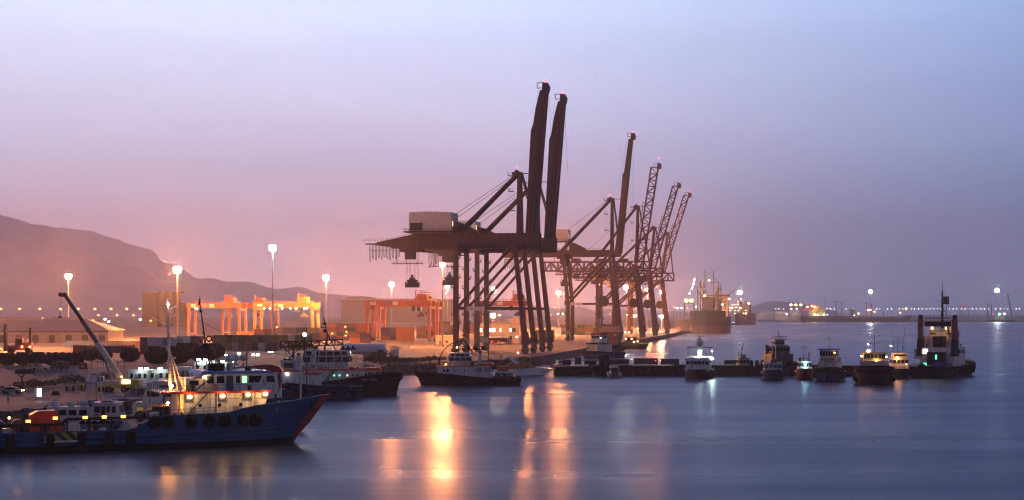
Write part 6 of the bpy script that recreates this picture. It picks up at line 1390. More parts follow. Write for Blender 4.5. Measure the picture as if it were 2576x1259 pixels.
def jetty_boxes():
    d = 497
    for u0, u1, h, lb, m in ((1414, 1436, 1.4, 'dark crate at the left end of the jetty', TIMBER), (1446, 1462, 2.2, 'brown crate left of the jetty piles', STEEL_BR), (1470, 1500, 1.2, 'flat dark pallet stack left of the jetty piles', TIMBER), (1532, 1582, 1.6, 'long low dark box behind the white motorboat', DKGREY), (1594, 1654, 1.9, 'long dark box with red lamp on the jetty', DKGREY), (1662, 1708, 1.7, 'dark box on the jetty left of the patrol boat', DKGREY), (1822, 1850, 1.3, 'dark box on the jetty right of the patrol boat', TIMBER)):
        xa, xb = (u0 - 1288) * d / F, (u1 - 1288) * d / F; r = thing('deck_box', lb, 'storage box', ((xa + xb) / 2, d, 3.36), 0, 'boxes on the jetty')
        w = (xb - xa) / 2; MB().box(-w, w, -1, 1, .12, h).build('box', m, r); MB().box(-w - .06, w + .06, -1.06, 1.06, h, h + .12).build('lid', DKGREY, r)
        for x in (-w + .3, w - .3): MB().box(x - .15, x + .15, -1, 1, 0, .12).build('skid', TIMBER, r)
        if 'red lamp' in lb: MB().ball((w - .7, -1.1, h * .7), .12, 8, 6).build('lamp', REDLAMP, r)
jetty_boxes()
# ---------------------------------------------------------------- boats at the jetty
def patrol_boat():
    p = Vector(((1758 - 1288) * 474 / F, 474, 0)); root = thing('patrol_boat', 'dark hulled boat with white wraparound cabin and white radar ball on the jetty', 'boat', p, math.radians(-101))
    make_hull(root, 20, 8.2, lambda x: 2.5 + .5 * smooth((x + 2) / 10), BLACKH, BLACKH, rake=1.5, bt=.5, pw=2.6, bul=.5, flare=.85, rail=SHED)
    block(root, 'foredeck_house', WHITE, -1, 6.5, 3.6, 2.3, 4.2, fr=-.6)
    block(root, 'wheelhouse', WHITE, -1.5, 5.4, 3.4, 4.2, 5.3, fr=.0, wins=rowx(-1.2, 5, 4, .12), wz=(4.35, 5.25), fwins=6); MB().prism([(-2, 5.32), (6.2, 5.32), (5.8, 6.2), (-1.8, 6.2)], 'y', -3.6, 3.6).build('wheelhouse_roof', WHITE, root)
    block(root, 'upper_house', SHED, -8, -2.2, 3.2, 2.4, 6.6, wins=rowx(-7.6, -2.6, 3), wz=(4.4, 5.6))
    MB().box(-8.6, -1.4, -3.7, 3.7, 9.1, 9.3).build('canopy', DKGREY, root)
    for x in (-8.3, -1.7):
        for y in (-3.4, 0, 3.4): MB().bar((x, y, 6.6), (x, y, 9.1), .14).build('canopy_post', GREY, root)
    MB().box(-3.4, -2.6, -.6, .8, 6.6, 8.5).build('console', WHITE, root)
    MB().tube((-3.4, 0, 9.3), (-3.4, 0, 9.9), .3).ball((-3.4, 0, 10.7), (1.15, 1.15, 1.25), 16, 10).build('radar_ball', mat('grey white radome', (.75, .75, .72), .4), root)
    k = MB().tube((-3.4, 0, 11.8), (-3.4, 0, 13.2), .08)
    for y in (-1.1, -.6, .6, 1.1): k.bar((-3.4, 0, 11.9), (-3.4, y, 12.4 + abs(y) * .2), .06); k.ball((-3.4, y, 12.5 + abs(y) * .2), .12, 6, 5)
    k.build('aerial', DKGREY, root)
    for x, y, z, r in ((-.9, .1, 8.0, .28), (-.9, .1, 6.75, .22), (-2.0, 3.55, 6.1, .34), (-2.4, 5.0, 5.9, .36), (-2.2, 4.9, 8.1, .15)):
        y = min(y, 3.75); lamp(root, (x, y, z), r, emat('greenish white lamp', (.78, 1, .86), 110), (x - .5, y * .9, z + .3))
    lamp(root, (-4.4, 3.75, 5.8), .34, emat('greenish white lamp', (.78, 1, .86), 110), (-4.4, 3.3, 6.0))
patrol_boat()
def jetty_cutter():
    p = Vector(((1868 - 1288) * 512 / F, 512, 0)); root = thing('cutter', 'small white wheelhouse boat behind the jetty, left of the three short piles', 'boat', p, math.radians(-80))
    make_hull(root, 11, 4, lambda x: 1.9 + .5 * smooth((x + 1) / 5), DKGREY, BLACKH, rake=1.2, bt=.5)
    block(root, 'wheelhouse', WHITE, -2.6, 2, 1.7, 1.7, 4.9, wins=rowx(-2.3, 1.7, 3), wz=(3.4, 4.4), fwins=3); block(root, 'upper_house', WHITE, -1.8, .8, 1.0, 4.9, 6.2); slab(root, 'roof', DKGREY, -2.9, 2.3, 1.9, 4.91, 5.05)
    k = MB(); k.bar((-1, 0, 6.2), (-.6, .5, 9.8), .16); k.bar((-.6, .5, 9.0), (-1.0, -1.1, 6.3), .1); k.bar((0, -1.3, 5), (0, -1.3, 8), .07); k.build('mast', TIMBER, root)
jetty_cutter()
def dark_tug():
    p = Vector(((1958 - 1288) * 505 / F, 505, 0)); root, ring, top, h, z0 = tug(p, math.radians(-84), 'tall dark tug with flat topped lookout behind the blue boat at the jetty', L=24, B=9.6, bow=4.4, stern=3, hx=(-6, 4.6), hz=6.2, stripe=DKGREY, house=DKGREY)
    block(root, 'wheelhouse', DKGREY, -4, 3.4, 2.7, 6.5, 9.0, fr=.3, wins=rowx(-3.6, 3, 4), wz=(7.4, 8.6), fwins=5, trim=None); block(root, 'lookout', GREY, -2, 1.6, 1.5, 9.0, 11.0, wins=rowx(-1.7, 1.3, 2), wz=(9.6, 10.6), fwins=3)
    k = MB().box(-2.6, 2.3, -2.1, 2.1, 11.0, 11.2); railing(k, [(2.3, -2.1, 11.2), (2.3, 2.1, 11.2)], .9, 1); railing(k, [(-2.6, -2.1, 11.2), (-2.6, 2.1, 11.2)], .9, 1); k.box(-2.6, 2.3, -2.1, 2.1, 12.0, 12.1); k.build('lookout_top', GREY, root); MB().tube((0, 0, 12.1), (0, 0, 14.2), .2, .12).build('mast', SHED, root)
    for y in (-3.2, 3.2): MB().tube((-2, y, 5), (-2, y, 9.4), .5).build('exhaust', DKGREY, root)
dark_tug()
def bow_boat(u, d, label, L, B, hd, hullm, bow=3.0, house=WHITE, hw=2, z1=4.6, wh=True, lamps=(), mast=8, hx=(-3, 3), boot=BLACKH, rail=None):
    p = Vector(((u - 1288) * d / F, d, 0)); root = thing('fishing_boat', label, 'boat', p, math.radians(hd))
    ring = make_hull(root, L, B, lambda x: bow * .72 + bow * .28 * smooth((x + 1) / (L * .5)), hullm, boot, rake=1.4, bt=.52, pw=2.4, bul=.6, flare=.8, rail=rail)
    z0 = bow * .6; b = block(root, 'cabin', house, hx[0], hx[1], hw, z0, z1, fr=-.2, wins=rowx(hx[0] + .3, hx[1] - .3, 3), wz=(z1 - 1.4, z1 - .4), fwins=4); slab(root, 'cabin_roof', house, hx[0] - .2, hx[1] + .1, hw + .15, z1 + .01, z1 + .12)
    if mast: mastpole(root, hx[0] + .6, 0, z1, mast, .1)
    for x, y, z, r, m in lamps: lamp(root, (x, y, z), r, m, (x - .5, y, z + .2))
    tyres(root, ring, (-L * .3, -L * .1, L * .12), bow * .5, .5); clutter(root, -L * .4, hx[0] - .3, B * .3, bow * .5, 6, 2); clutter(root, hx[0] + .2, hx[1] - .3, hw * .8, z1 + .13, 4, 3); clutter(root, hx[1] + .5, L * .3, B * .15, bow * .55, 3, 0)
    rails(root, [(hx[1] + .3, -B * .3, bow * .95), (L * .4, -.6, bow), (L * .4, .6, bow), (hx[1] + .3, B * .3, bow * .95)], .8)
    return root
bb = bow_boat(1944, 463, 'blue hulled boat with small white cabin in front of the tall dark tug', 15, 6.4, -96, mat('dark blue hull paint', (.012, .03, .10), .35), 3.1, WHITE, 2.6, 4.9, mast=0, hx=(-4, 2)); MB().tube((-2, .9, 4.9), (-2, .9, 10), .16).build('white_pole', WHITE, bb)
bow_boat(2024, 470, 'red hulled boat with a cyan lit cabin window', 15, 5.4, -97, mat('dark red hull paint', (.22, .02, .012), .45, 0, .4, .8), 3.2, WHITE, 2.0, 5.2, mast=10, hx=(-4, 3), lamps=((3.3, 0, 4.4, .3, emat('cyan white lamp', (.45, .95, 1.0), 70)),))
def blue_tug():
    p = Vector(((2087 - 1288) * 456 / F, 456, 0)); root, ring, top, h, z0 = tug(p, math.radians(-108), 'blue tug with blue roofed wheelhouse and black lettering, right of the red boat', L=19, B=7.8, hullm=BLUEH, bow=4.2, stern=2.6, hx=(-5.5, 4.2), hz=5.1, stripe=WHITE)
    text('AL MARWAN', .62, DKGREY, root, (4.75, 0, 6.3), (PI / 2, 0, PI / 2), 'ship_name')
    block(root, 'upper_house', WHITE, -2.6, 4.0, 2.2, 5.46, 7.0, fr=.7 * 0 + .6); block(root, 'wheelhouse', WHITE, -2.2, 3.9, 2.3, 7.0, 8.9, fr=.4, wins=rowx(-1.8, 3.7, 4), wz=(7.2, 8.6), fwins=6); MB().prism([(-2.8, 8.92), (5.0, 8.92), (4.6, 9.3), (-2.6, 9.3)], 'y', -2.7, 2.7).build('blue_roof', mat('blue roof paint', (.05, .16, .50)), root)
    mastpole(root, .5, 0, 9.3, 12.8, .14, m=SHED); block(root, 'aft_house', BEIGE, -8.6, -5.7, 2.2, 2.0, 6.6, wins=rowx(-8.3, -6, 3), wz=(4.8, 6.0)); lamp(root, (4.4, 1.9, 8.2), .15, ORLAMP, (4.2, 1.9, 8.5)); lamp(root, (-7.2, 2.35, 3.8), .14, SMALLWHITE)
blue_tug()
def black_boat():
    p = Vector(((2199 - 1288) * 437 / F, 437, 0)); root, ring, top, h, z0 = tug(p, math.radians(-103), 'black tug with the brightest orange lamp, moored left of the goalpost tug', L=22, B=10.6, bow=5.3, stern=3.4, hx=(-6, 3), hz=6.0, stripe=WHITE)
    block(root, 'wheelhouse', WHITE, -4.4, 2.4, 3.0, 6.36, 8.6, fr=.4, wins=rowx(-4, 2.2, 4), wz=(7.0, 8.2), fwins=6, gm=mat('greenish glass', (.02, .07, .06), .15)); slab(root, 'wheelhouse_roof', WHITE, -4.8, 3.1, 3.3, 8.61, 8.8)
    mastpole(root, -1, 0, 8.8, 15, .16, arms=((.35, 1.0), (.7, 1.4), (.9, .7)), m=DKGREY)
    lamp(root, (2.9, -1.5, 9.1), .5, WARMLAMP, (2.4, -1.2, 8.7)); lamp(root, (1.5, -1.6, 10.9), .2, emat('pink white lamp', (1, .55, .42), 70), (-1, 0, 10.9)); lamp(root, (3.0, -3.4, 7.7), .22, ORLAMP, (2.4, -2.9, 7.6)); lamp(root, (3.1, .6, 6.4), .2, ORLAMP, (2.4, .6, 6.2)); lamp(root, (-3.5, 3.3, 7.3), .2, ORLAMP, (-3.5, 2.9, 7.5)); lamp(root, (-5.9, 3.5, 5.4), .16, WARMLAMP)
black_boat()
def white_launch():
    r = bow_boat(2262, 474, 'white cabined launch squeezed between the black tug and the goalpost tug', 14, 5.4, -95, BLACKH, 3.0, WHITE, 2.3, 6.0, mast=12, hx=(-4, 3), lamps=((3.4, -1.0, 6.2, .36, ORLAMP), (-3, -2.0, 9.6, .22, emat('pink white lamp', (1, .55, .42), 70)), (3.3, 1.6, 4.4, .14, WARMLAMP)))
    slab(r, 'upper_house', WHITE, -2.8, 1.5, 1.9, 6.13, 7.6); MB().box(1.52, 1.6, -1.7, 1.7, 6.6, 7.2).build('window', GLASS, r)
    MB().bar((-3, 1.2, 7.6), (-3.8, 2.4, 15), .1).bar((-3.4, -1, 7.6), (-3.4, -1.4, 14), .08).build('aerial', TIMBER, r)
white_launch()
def goalpost_tug():
    s = 490 / F; p = Vector(((2383 - 1288) * s, 492, 0)); hd = math.radians(57)
    root, ring, top, h, z0 = tug(p, hd, 'large black anchor tug with two dark red gantry columns at the right end', L=36, B=13, bow=4.6, stern=3.3, hx=(-1, 9), hz=6.4, stripe=WHITE)
    early = set(root.children)
    
    DR = mat('dark red column paint', (.16, .03, .022), .5, 0, .4, .5)
    for y in (-5.3, 5.3):
        MB().prism([(-2.0, 6.4), (.0, 6.4), (-.5, 17.8), (-1.5, 17.8)], 'y', y - .72, y + .72).build('gantry_column', DR, root); MB().ball((-1, y, 18.3), (.65, .75, .7)).build('column_cap', TIMBER, root)
        MB().prism([(-2.9, 6.38), (.7, 6.38), (-.2, 11.5), (-1.85, 11.5)], 'y', y - .8, y + .8).build('column_foot', BLACKH, root)
    MB().box(-1.7, -.3, -3.9, 3.9, 15.4, 16.9).build('gantry_beam', TIMBER, root); k = MB(); k.bar((-1, -3.9, 17.9), (-1, 3.9, 17.9), .3); railing(k, [(-1, -3.9, 16.9), (-1, 3.9, 16.9)], 1.0, 1.2, .05); k.build('gantry_rail', GREY, root)
    block(root, 'lower_house', WHITE, -1.6, 9, 5.4, 3.4, 9.0, wins=rowx(0, 8.6, 4), wz=(7.2, 8.2)); block(root, 'bridge', WHITE, 1.6, 8.6, 3.7, 9.0, 14.2, rr=.4, wins=rowx(2.2, 8.2, 4), wz=(12.4, 13.8), fwins=6); slab(root, 'bridge_roof', WHITE, 1.4, 9.4, 3.9, 14.21, 14.4)
    for y in (-2.6, 2.6): MB().box(1.9, 2.02, y - .9, y + .9, 12.0, 13.4).build('aft_window', GLASS, root)
    MB().box(-3.2, -1.66, -2.7, 2.7, 3.6, 7.6).build('dark_hangar', BLACKH, root); MB().box(-1.2, 1.5, -1.7, 1.5, 8.4, 12.4).build('funnel', BLACKH, root)
    for y0, y1, z0_, z1_, m in ((2.9, 4.4, 7.0, 8.5, LITWIN), (-.5, .05, 5.4, 6.8, GREENLAMP), (2.9, 4.2, 3.4, 4.2, GREENLAMP)): MB().box(-3.3 if y0 < 2 else -1.72, -3.22 if y0 < 2 else -1.62, y0, y1, z0_, z1_).build('lit_window', m, root)
    for y in (-2.2, 2.2): lamp(root, (.6, y, 14.9), .42, WARMLAMP, (1.6, y, 14.8))
    MB().box(1.2, 4.4, 4.4, 6.9, 8.6, 12.4).build('side_locker', WHITE, root); MB().box(-1.5, 6, 5.2, 7.2, 5.4, 8.5).build('boat_deck', SHED, root); clutter(root, -1, 8, 5, 9.02, 8, 3); clutter(root, 2, 8, 3.4, 14.42, 6, 3); clutter(root, -8, -3, 5, 2.7, 10, 1)
    mastpole(root, 3.4, 0, 14.8, 26.4, .42, arms=((.3, 1.2), (.45, .9), (.72, 1.5), (.9, .8)), m=TIMBER); MB().box(2.8, 4.2, -1.9, -.5, 22.2, 24.6).build('radar_box', DKGREY, root)
    k = MB(); k.bar((3.4, -1.4, 23), (-1, -4.6, 17.6), .07); k.bar((3.4, 0, 21), (9, 3.2, 14.8), .07); k.bar((3.4, 0, 21), (9, -3.2, 14.8), .07); k.bar((0, -2.6, 15.2), (-2, -4.2, 12.2), .4); k.build('rigging', STEEL_RED, root)
    MB().prism([(-6, 2.6), (-3.2, 2.6), (-3.6, 4.4), (-5.6, 4.6)], 'y', -4.2, -.6).build('blue_tarpaulin', mat('blue tarpaulin', (.03, .08, .36), .7), root)
    for y in (-3.6, 0, 3.4): MB().disc((-5.6, y, 3.2), .9, 1.3, 'y').box(-6.6, -4.6, y - 1, y + 1, 2.2, 2.6).build('deck_winch', DKGREY, root)
    for y in (-5.2, 5.2): MB().box(-8.6, -5.4, y - .5, y + .5, 2.3, 4.4).build('deck_locker', SHED if y > 0 else DKGREY, root)
    for o in root.children:
        if o not in early: o.location.x -= 6.6
    for o in early:
        if o.name.split('.')[0] in ('deckhouse', 'orange_band', 'upper_deck'): o.location.x -= 6.6
    tyres(root, ring, [-16, -11, -6, -1, 4, 9], 2.6, .9, f=1)
    for x, y in ((4, -3), (5.5, 2), (8, -1), (9.5, 2.5)): MB().disc((x, y, 4.3), .8, 1.2, 'y').box(x - 1, x + 1, y - .9, y + .9, 3.4, 3.8).build('deck_winch', DKGREY, root)
    rails(root, [(3, -5.6, 4.2), (14, -3.6, 4.5)], 1.0)
    for x, y in ((12.6, -2), (11.4, 2.4)): MB().tube((x, y, 3.6), (x, y, 5.4), .3).build('bollard', STEEL_RED, root)
    ringbuoy(root, (-1.7, 4.6, 7.6), 'x'); liferaft(root, 3.0, 5.2, 9.7); k = MB().ball((18.6, 0, 3.4), (1.3, 2.6, 1.2), 14, 9); k.build('bow_pad', RUBBER, root)
goalpost_tug()
# ================================================================ far ships and the opposite shore
FARD = mat('dull far steel', (.07, .06, .06), .7, 0, .3, .05)
def px_lamps(root, lst, d, org, hd, r, m, ctr_y=0):
    "lamps given where the frame shows them, hung on brackets of the thing"
    inv = Matrix.Rotation(-hd, 3, 'Z')
    for u, v in lst:
        p = inv @ (at(u, v, d) - Vector(org)); q = MB().ball(tuple(p), (r, r, r * .8), 8, 6).build('lamp', m, root)
        MB().bar(tuple(p + Vector((0, 0, -r * 3))), tuple(p), r * .35).build('lamp_bracket', DKGREY, q)
def deck_crane(root, x, y, z0, zp, reach, up, m, lean=1):
    k = MB().tube((x, y, z0), (x, y, zp), 2.0, 1.7, 10).box(x - 2.4, x + 2.4, y - 2.2, y + 2.2, zp, zp + 4.5); k.build('crane_post', m, root)
    k = MB(); e = Vector((x, y + reach, zp + up))
    for q in (-2.0, 2.0):
        k.bar((x + q, y, zp + 2), e + Vector((q * .75, 0, 0)), .75, .75, .5, .5)
    for i in range(1, 8):
        t = i / 8; a = Vector((x - 2 + .5 * t, y, zp + 2)).lerp(e + Vector((-1.5, 0, 0)), t); b = Vector((x + 2, y, zp + 2)).lerp(e + Vector((1.5, 0, 0)), t); k.bar(a, b, .35)
    k.build('crane_jib', m, root)
def bulker():
    hd = math.radians(-100.1); d0 = 1532; bx = 187.5; c = Vector((bx + .1755 * 92, d0 + .9845 * 92, 0))
    root = thing('bulk_carrier', 'dark bulk carrier seen bow on beside the end of the crane quay', 'cargo ship', c, hd)
    hm = mat('dark brown ship paint', (.006, .005, .005), .7, 0, .5, .05, dirt=(.012, .008, .007)); am = mat('faded red bottom paint', (.085, .022, .014), .8, 0, .4, .06)
    make_hull(root, 184, 35, lambda x: 16.5 + 5.8 * smooth((x - 66) / 10), hm, am, sw=.9, bt=.90, pw=2.6, rake=4.5, flare=.9, bul=1.0, band=8, n=40)
    for i in range(5): MB().prism([(-11, 15.5), (11, 15.5), (10, 18.2), (-10, 18.2)], 'x', 44 - i * 24, 62 - i * 24).build('hatch_cover', FARD, root)
    DK = mat('dark brown ship paint', (.028, .022, .022))
    MB().box(64, 72, -5.5, 4.5, 16, 34).box(62.5, 73, -7, 6, 34, 36).build('forward_tower', mat('brown tower paint', (.035, .018, .014), .6), root)
    deck_crane(root, 66, 5.6, 16, 31, -.6, 31, FARD); deck_crane(root, 66, -3.2, 16, 31, .2, 31, FARD); deck_crane(root, 20, 9, 16, 30, 16, 14, FARD)
    k = MB()
    for x, y, z in ((70, 9, 44), (70, -10, 46), (40, -9, 52), (40, 9, 50), (-10, 9, 50), (-10, -9, 52)): k.tube((x, y, 16), (x, y, z), .8, .5, 8); k.bar((x, y, z - 2), (x - 9, y * .4, z - 18), .5); k.bar((x, y - 2.5, z - 6), (x, y + 2.5, z - 6), .4); k.bar((x, y, z), (66, 2, 60), .14)
    k.build('derrick_post', FARD, root)
    k = MB(); railing(k, [(88, -4, 22.3), (80, -12, 22), (66, -15, 18)], 1.3, 4, .08); railing(k, [(88, 4, 22.3), (80, 12, 22), (66, 15, 18)], 1.3, 4, .08); k.build('bow_rail', FARD, root)
    for y in (-5, 5): MB().disc((80, y, 23), 1.6, 3, 'y').build('windlass', FARD, root)
    PW = mat('dull pale ship house', (.30, .27, .27), .6, 0, .3, .1); b = MB().box(-84, -66, -14, 14, 15, 37).build('bridge_house', PW, root); slab(root, 'bridge_deck', PW, -82, -64, 15.5, 37, 40); slab(root, 'bridge_window', GLASS, -64, -63.8, 15, 38, 39.4)
    for r_ in range(4):
        for k in range(6): MB().box(-66, -65.8, -12 + k * 4.4, -10.6 + k * 4.4, 20 + r_ * 4, 21.4 + r_ * 4).build('window', GLASS, b)
    MB().tube((-70, 0, 40), (-70, 0, 57), .5, .3).bar((-70, -6, 53), (-70, 6, 53), .5).build('mast', FARD, root)
    px_lamps(root, [(1772, 744)], 1525, c, hd, .95, emat('orange ship lamp', (1, .42, .08), 45)); px_lamps(root, [(1784, 705.5)], 1540, c, hd, .8, WARMLAMP); px_lamps(root, [(1747, 704), (1745, 714), (1741, 725), (1735, 738), (1799.5, 777), (1817, 766)], 1560, c, hd, .45, SMALLWHITE)
    px_lamps(root, [(1823.5, 748), (1834, 752)], 1690, c, hd, .85, WARMLAMP)
bulker()
def hopper():
    b = gd(1722, 1455); root = thing('loading_hopper', 'tall loading frame with two yellow green light panels left of the bulk carrier', 'loader', b, RAIL_A)
    k = MB(); 
    for x in (0, 8):
        for y in (0, 6): k.bar((x, y, 0), (x, y, 27), .5)
    for z in (8, 16, 26): k.bar((0, 0, z), (8, 0, z), .4); k.bar((0, 6, z), (8, 6, z), .4)
    k.bar((0, 0, 8), (8, 0, 16), .3); k.prism([(0, 10), (8, 10), (5, 3), (3, 3)], 'y', 1, 5); k.build('frame', FARD, root)
    for x in (1.6, 6.2): MB().box(x - 1.7, x + 1.7, -.5, -.2, 27, 30).build('light_panel', emat('yellow green light panel', (.9, .85, .22), 2.2), root)
hopper()
def shed_by_ship():
    b = gd(1702, 1490); root = thing('transit_shed', 'dark open shed on the quay left of the bulk carrier bow', 'shed', b, RAIL_A)
    for x in (0, 4.5, 9): MB().bar((x, 0, 0), (x, 0, 9), .5).build('post', STEEL_DK, root)
    MB().box(-1, 11, -1, 12, 9, 11).build('roof', STEEL_DK, root); MB().box(-1, 11, 9, 9.3, 0, 9).build('back_wall', STEEL_DK, root)
    r = thing('truck', 'truck with red tail lamps under the dark shed at the quay end', 'truck', gd(1709, 1482), RAIL_A + PI / 2)
    MB().box(-4, 2, -1.3, 1.3, 1.1, 3.6).build('cargo_box', REDP, r); MB().prism([(2.2, .6), (4.4, .6), (4.4, 1.8), (3.9, 3.0), (2.2, 3.0)], 'y', -1.2, 1.2).build('cab', WHITE, r); MB().box(-4, 4.3, -.5, .5, .7, 1.1).build('chassis', DKGREY, r)
    for x in (-3, -1.8, 3.2):
        for y in (-1.1, 1.1): MB().disc((x, y, .5), .5, .35, 'y').build('wheel', RUBBER, r)
    for y in (-1, 0, 1): MB().ball((-4.1, y, 1.7), .3, 8, 6).build('tail_lamp', REDLAMP, r)
shed_by_ship()
def second_ship():
    hd = math.radians(-100); c = Vector((402 + 17, 2750 + 98, 0)); root = thing('cargo_ship', 'grey cargo ship with many warm lamps behind the bulk carrier', 'cargo ship', c, hd)
    make_hull(root, 196, 34, lambda x: 17 + 4 * smooth((x - 70) / 12), mat('grey green ship paint', (.04, .04, .04), .6, 0, .3, .05), FARD, sw=.9, bt=.88, pw=2.6, rake=5, flare=.9, band=2, n=36)
    MB().prism([(-13, 17), (13, 17), (9, 38), (-7, 38)], 'x', 52, 64).build('forward_house', WHITE, root); MB().prism([(-10, 17), (10, 17), (4, 40), (-3, 44)], 'x', -80, -62).build('bridge_house', WHITE, root)
    for x, y in ((68, 9), (40, -8)): deck_crane(root, x, y, 17, 36, -6, 12, FARD)
    Z = lambda x, y: ((2580 + x / 4.497) * .66255, (1000 + y / 4.497) * .66255)
    px_lamps(root, [Z(*q) for q in ((903, 705), (950, 705), (1000, 705), (855, 757), (968, 755), (825, 805), (865, 805), (947, 805), (1010, 805), (830, 863), (945, 857), (1095, 857), (1135, 805), (1003, 655), (838, 930), (863, 607), (1050, 607))], 2740, c, hd, .7, WARMLAMP)
    px_lamps(root, [Z(*q) for q in ((897, 762), (1040, 765), (1135, 857))], 2740, c, hd, 1.3, WARMLAMP); px_lamps(root, [Z(1185, 682)], 2735, c, hd, 1.6, YGLAMP)
second_ship()
def tanker():
    d = 3720; s = d / F; xa, xb = (2012 - 1288) * s, (2297 - 1288) * s; c = Vector(((xa + xb) / 2, d, 0)); L = xb - xa
    root = thing('tanker', 'long dark tanker lying across the far water under orange lamps', 'tanker', c, 0); X = lambda u: (u - 1288) * s - c.x
    make_hull(root, L, 40, lambda x: 9.8 + 4.2 * smooth((X(2134) - x) / 10) + 6.0 * smooth((x - X(2258)) / 20), mat('dark blue grey tanker paint', (.035, .035, .045), .5, 0, .3, .03), FARD, sw=.85, bt=.88, rake=10, flare=.92, band=1.2, n=50)
    b = MB().box(X(2036), X(2072), -15, 15, 14, 29).box(X(2045), X(2068), -13, 13, 29, 38).build('bridge_house', WHITE, root); MB().box(X(2040), X(2046), -4, 4, 14, 42).build('funnel', ORANGE, root); slab(root, 'bridge_wing', WHITE, X(2055), X(2080), 18, 32, 34.5)
    for r_ in range(3):
        for k in range(5): MB().box(X(2038 + k * 6.5), X(2040.5 + k * 6.5), -15.2, -15, 16 + r_ * 4.4, 18 + r_ * 4.4).build('window', GLASS, b)
    MB().tube((X(2075), 0, 34), (X(2075), 0, 54), .6, .3).bar((X(2069), 0, 50), (X(2081), 0, 50), .6).build('radar_mast', FARD, root)
    k = MB()
    for y in (-8, -4, 0, 4): k.tube((X(2092), y, 12), (X(2255), y, 12), .8, n=6)
    for i in range(26): k.bar((X(2094 + i * 6.3), -10, 9.8), (X(2094 + i * 6.3), -10, 12.6), .5)
    k.bar((X(2092), -10, 12.8), (X(2255), -10, 12.8), .6); k.build('deck_piping', STEEL_RED, root)
    for u, v0 in ((2103, 757), (2118, 757), (2180, 760), (2192, 764), (2222, 781)): MB().tube((X(u), 0, 9), (X(u), 0, 19.2 - (v0 - VH) * s), 1.3, 1.0).bar((X(u), 0, 19.2 - (v0 - VH) * s * .8), (X(u) - 12, 0, 19.2 - (v0 - VH) * s), 1.0).build('deck_derrick', ORANGE, root)
    MB().bar((X(2014), -6, 14), (X(2018), -6, 24), 3).bar((X(2018), -6, 24), (X(2034), -6, 32), 3).build('lifeboat_davit', ORANGE, root); MB().tube((X(2279), 0, 15), (X(2279), 0, 31), .6).build('foremast', STEEL_RED, root)
    OL = emat('orange ship lamp', (1, .42, .08), 45)
    px_lamps(root, [(2184, 780), (2189, 780)], 3698, c, 0, 1.7, OL); px_lamps(root, [(2279.5, 776.6)], 3712, c, 0, 1.9, OL); px_lamps(root, [(2265, 787), (2160, 789), (2200, 784)], 3700, c, 0, .9, ORLAMP)
    px_lamps(root, [(2050, 791.6), (2073, 791.6)], 3694, c, 0, 1.5, YGLAMP); px_lamps(root, [(2149, 793), (2058, 792), (2081, 792)], 3697, c, 0, .9, COOLLAMP); px_lamps(root, [(2031, 772), (2042, 770), (2049, 772)], 3700, c, 0, 1.5, ORLAMP)
tanker()
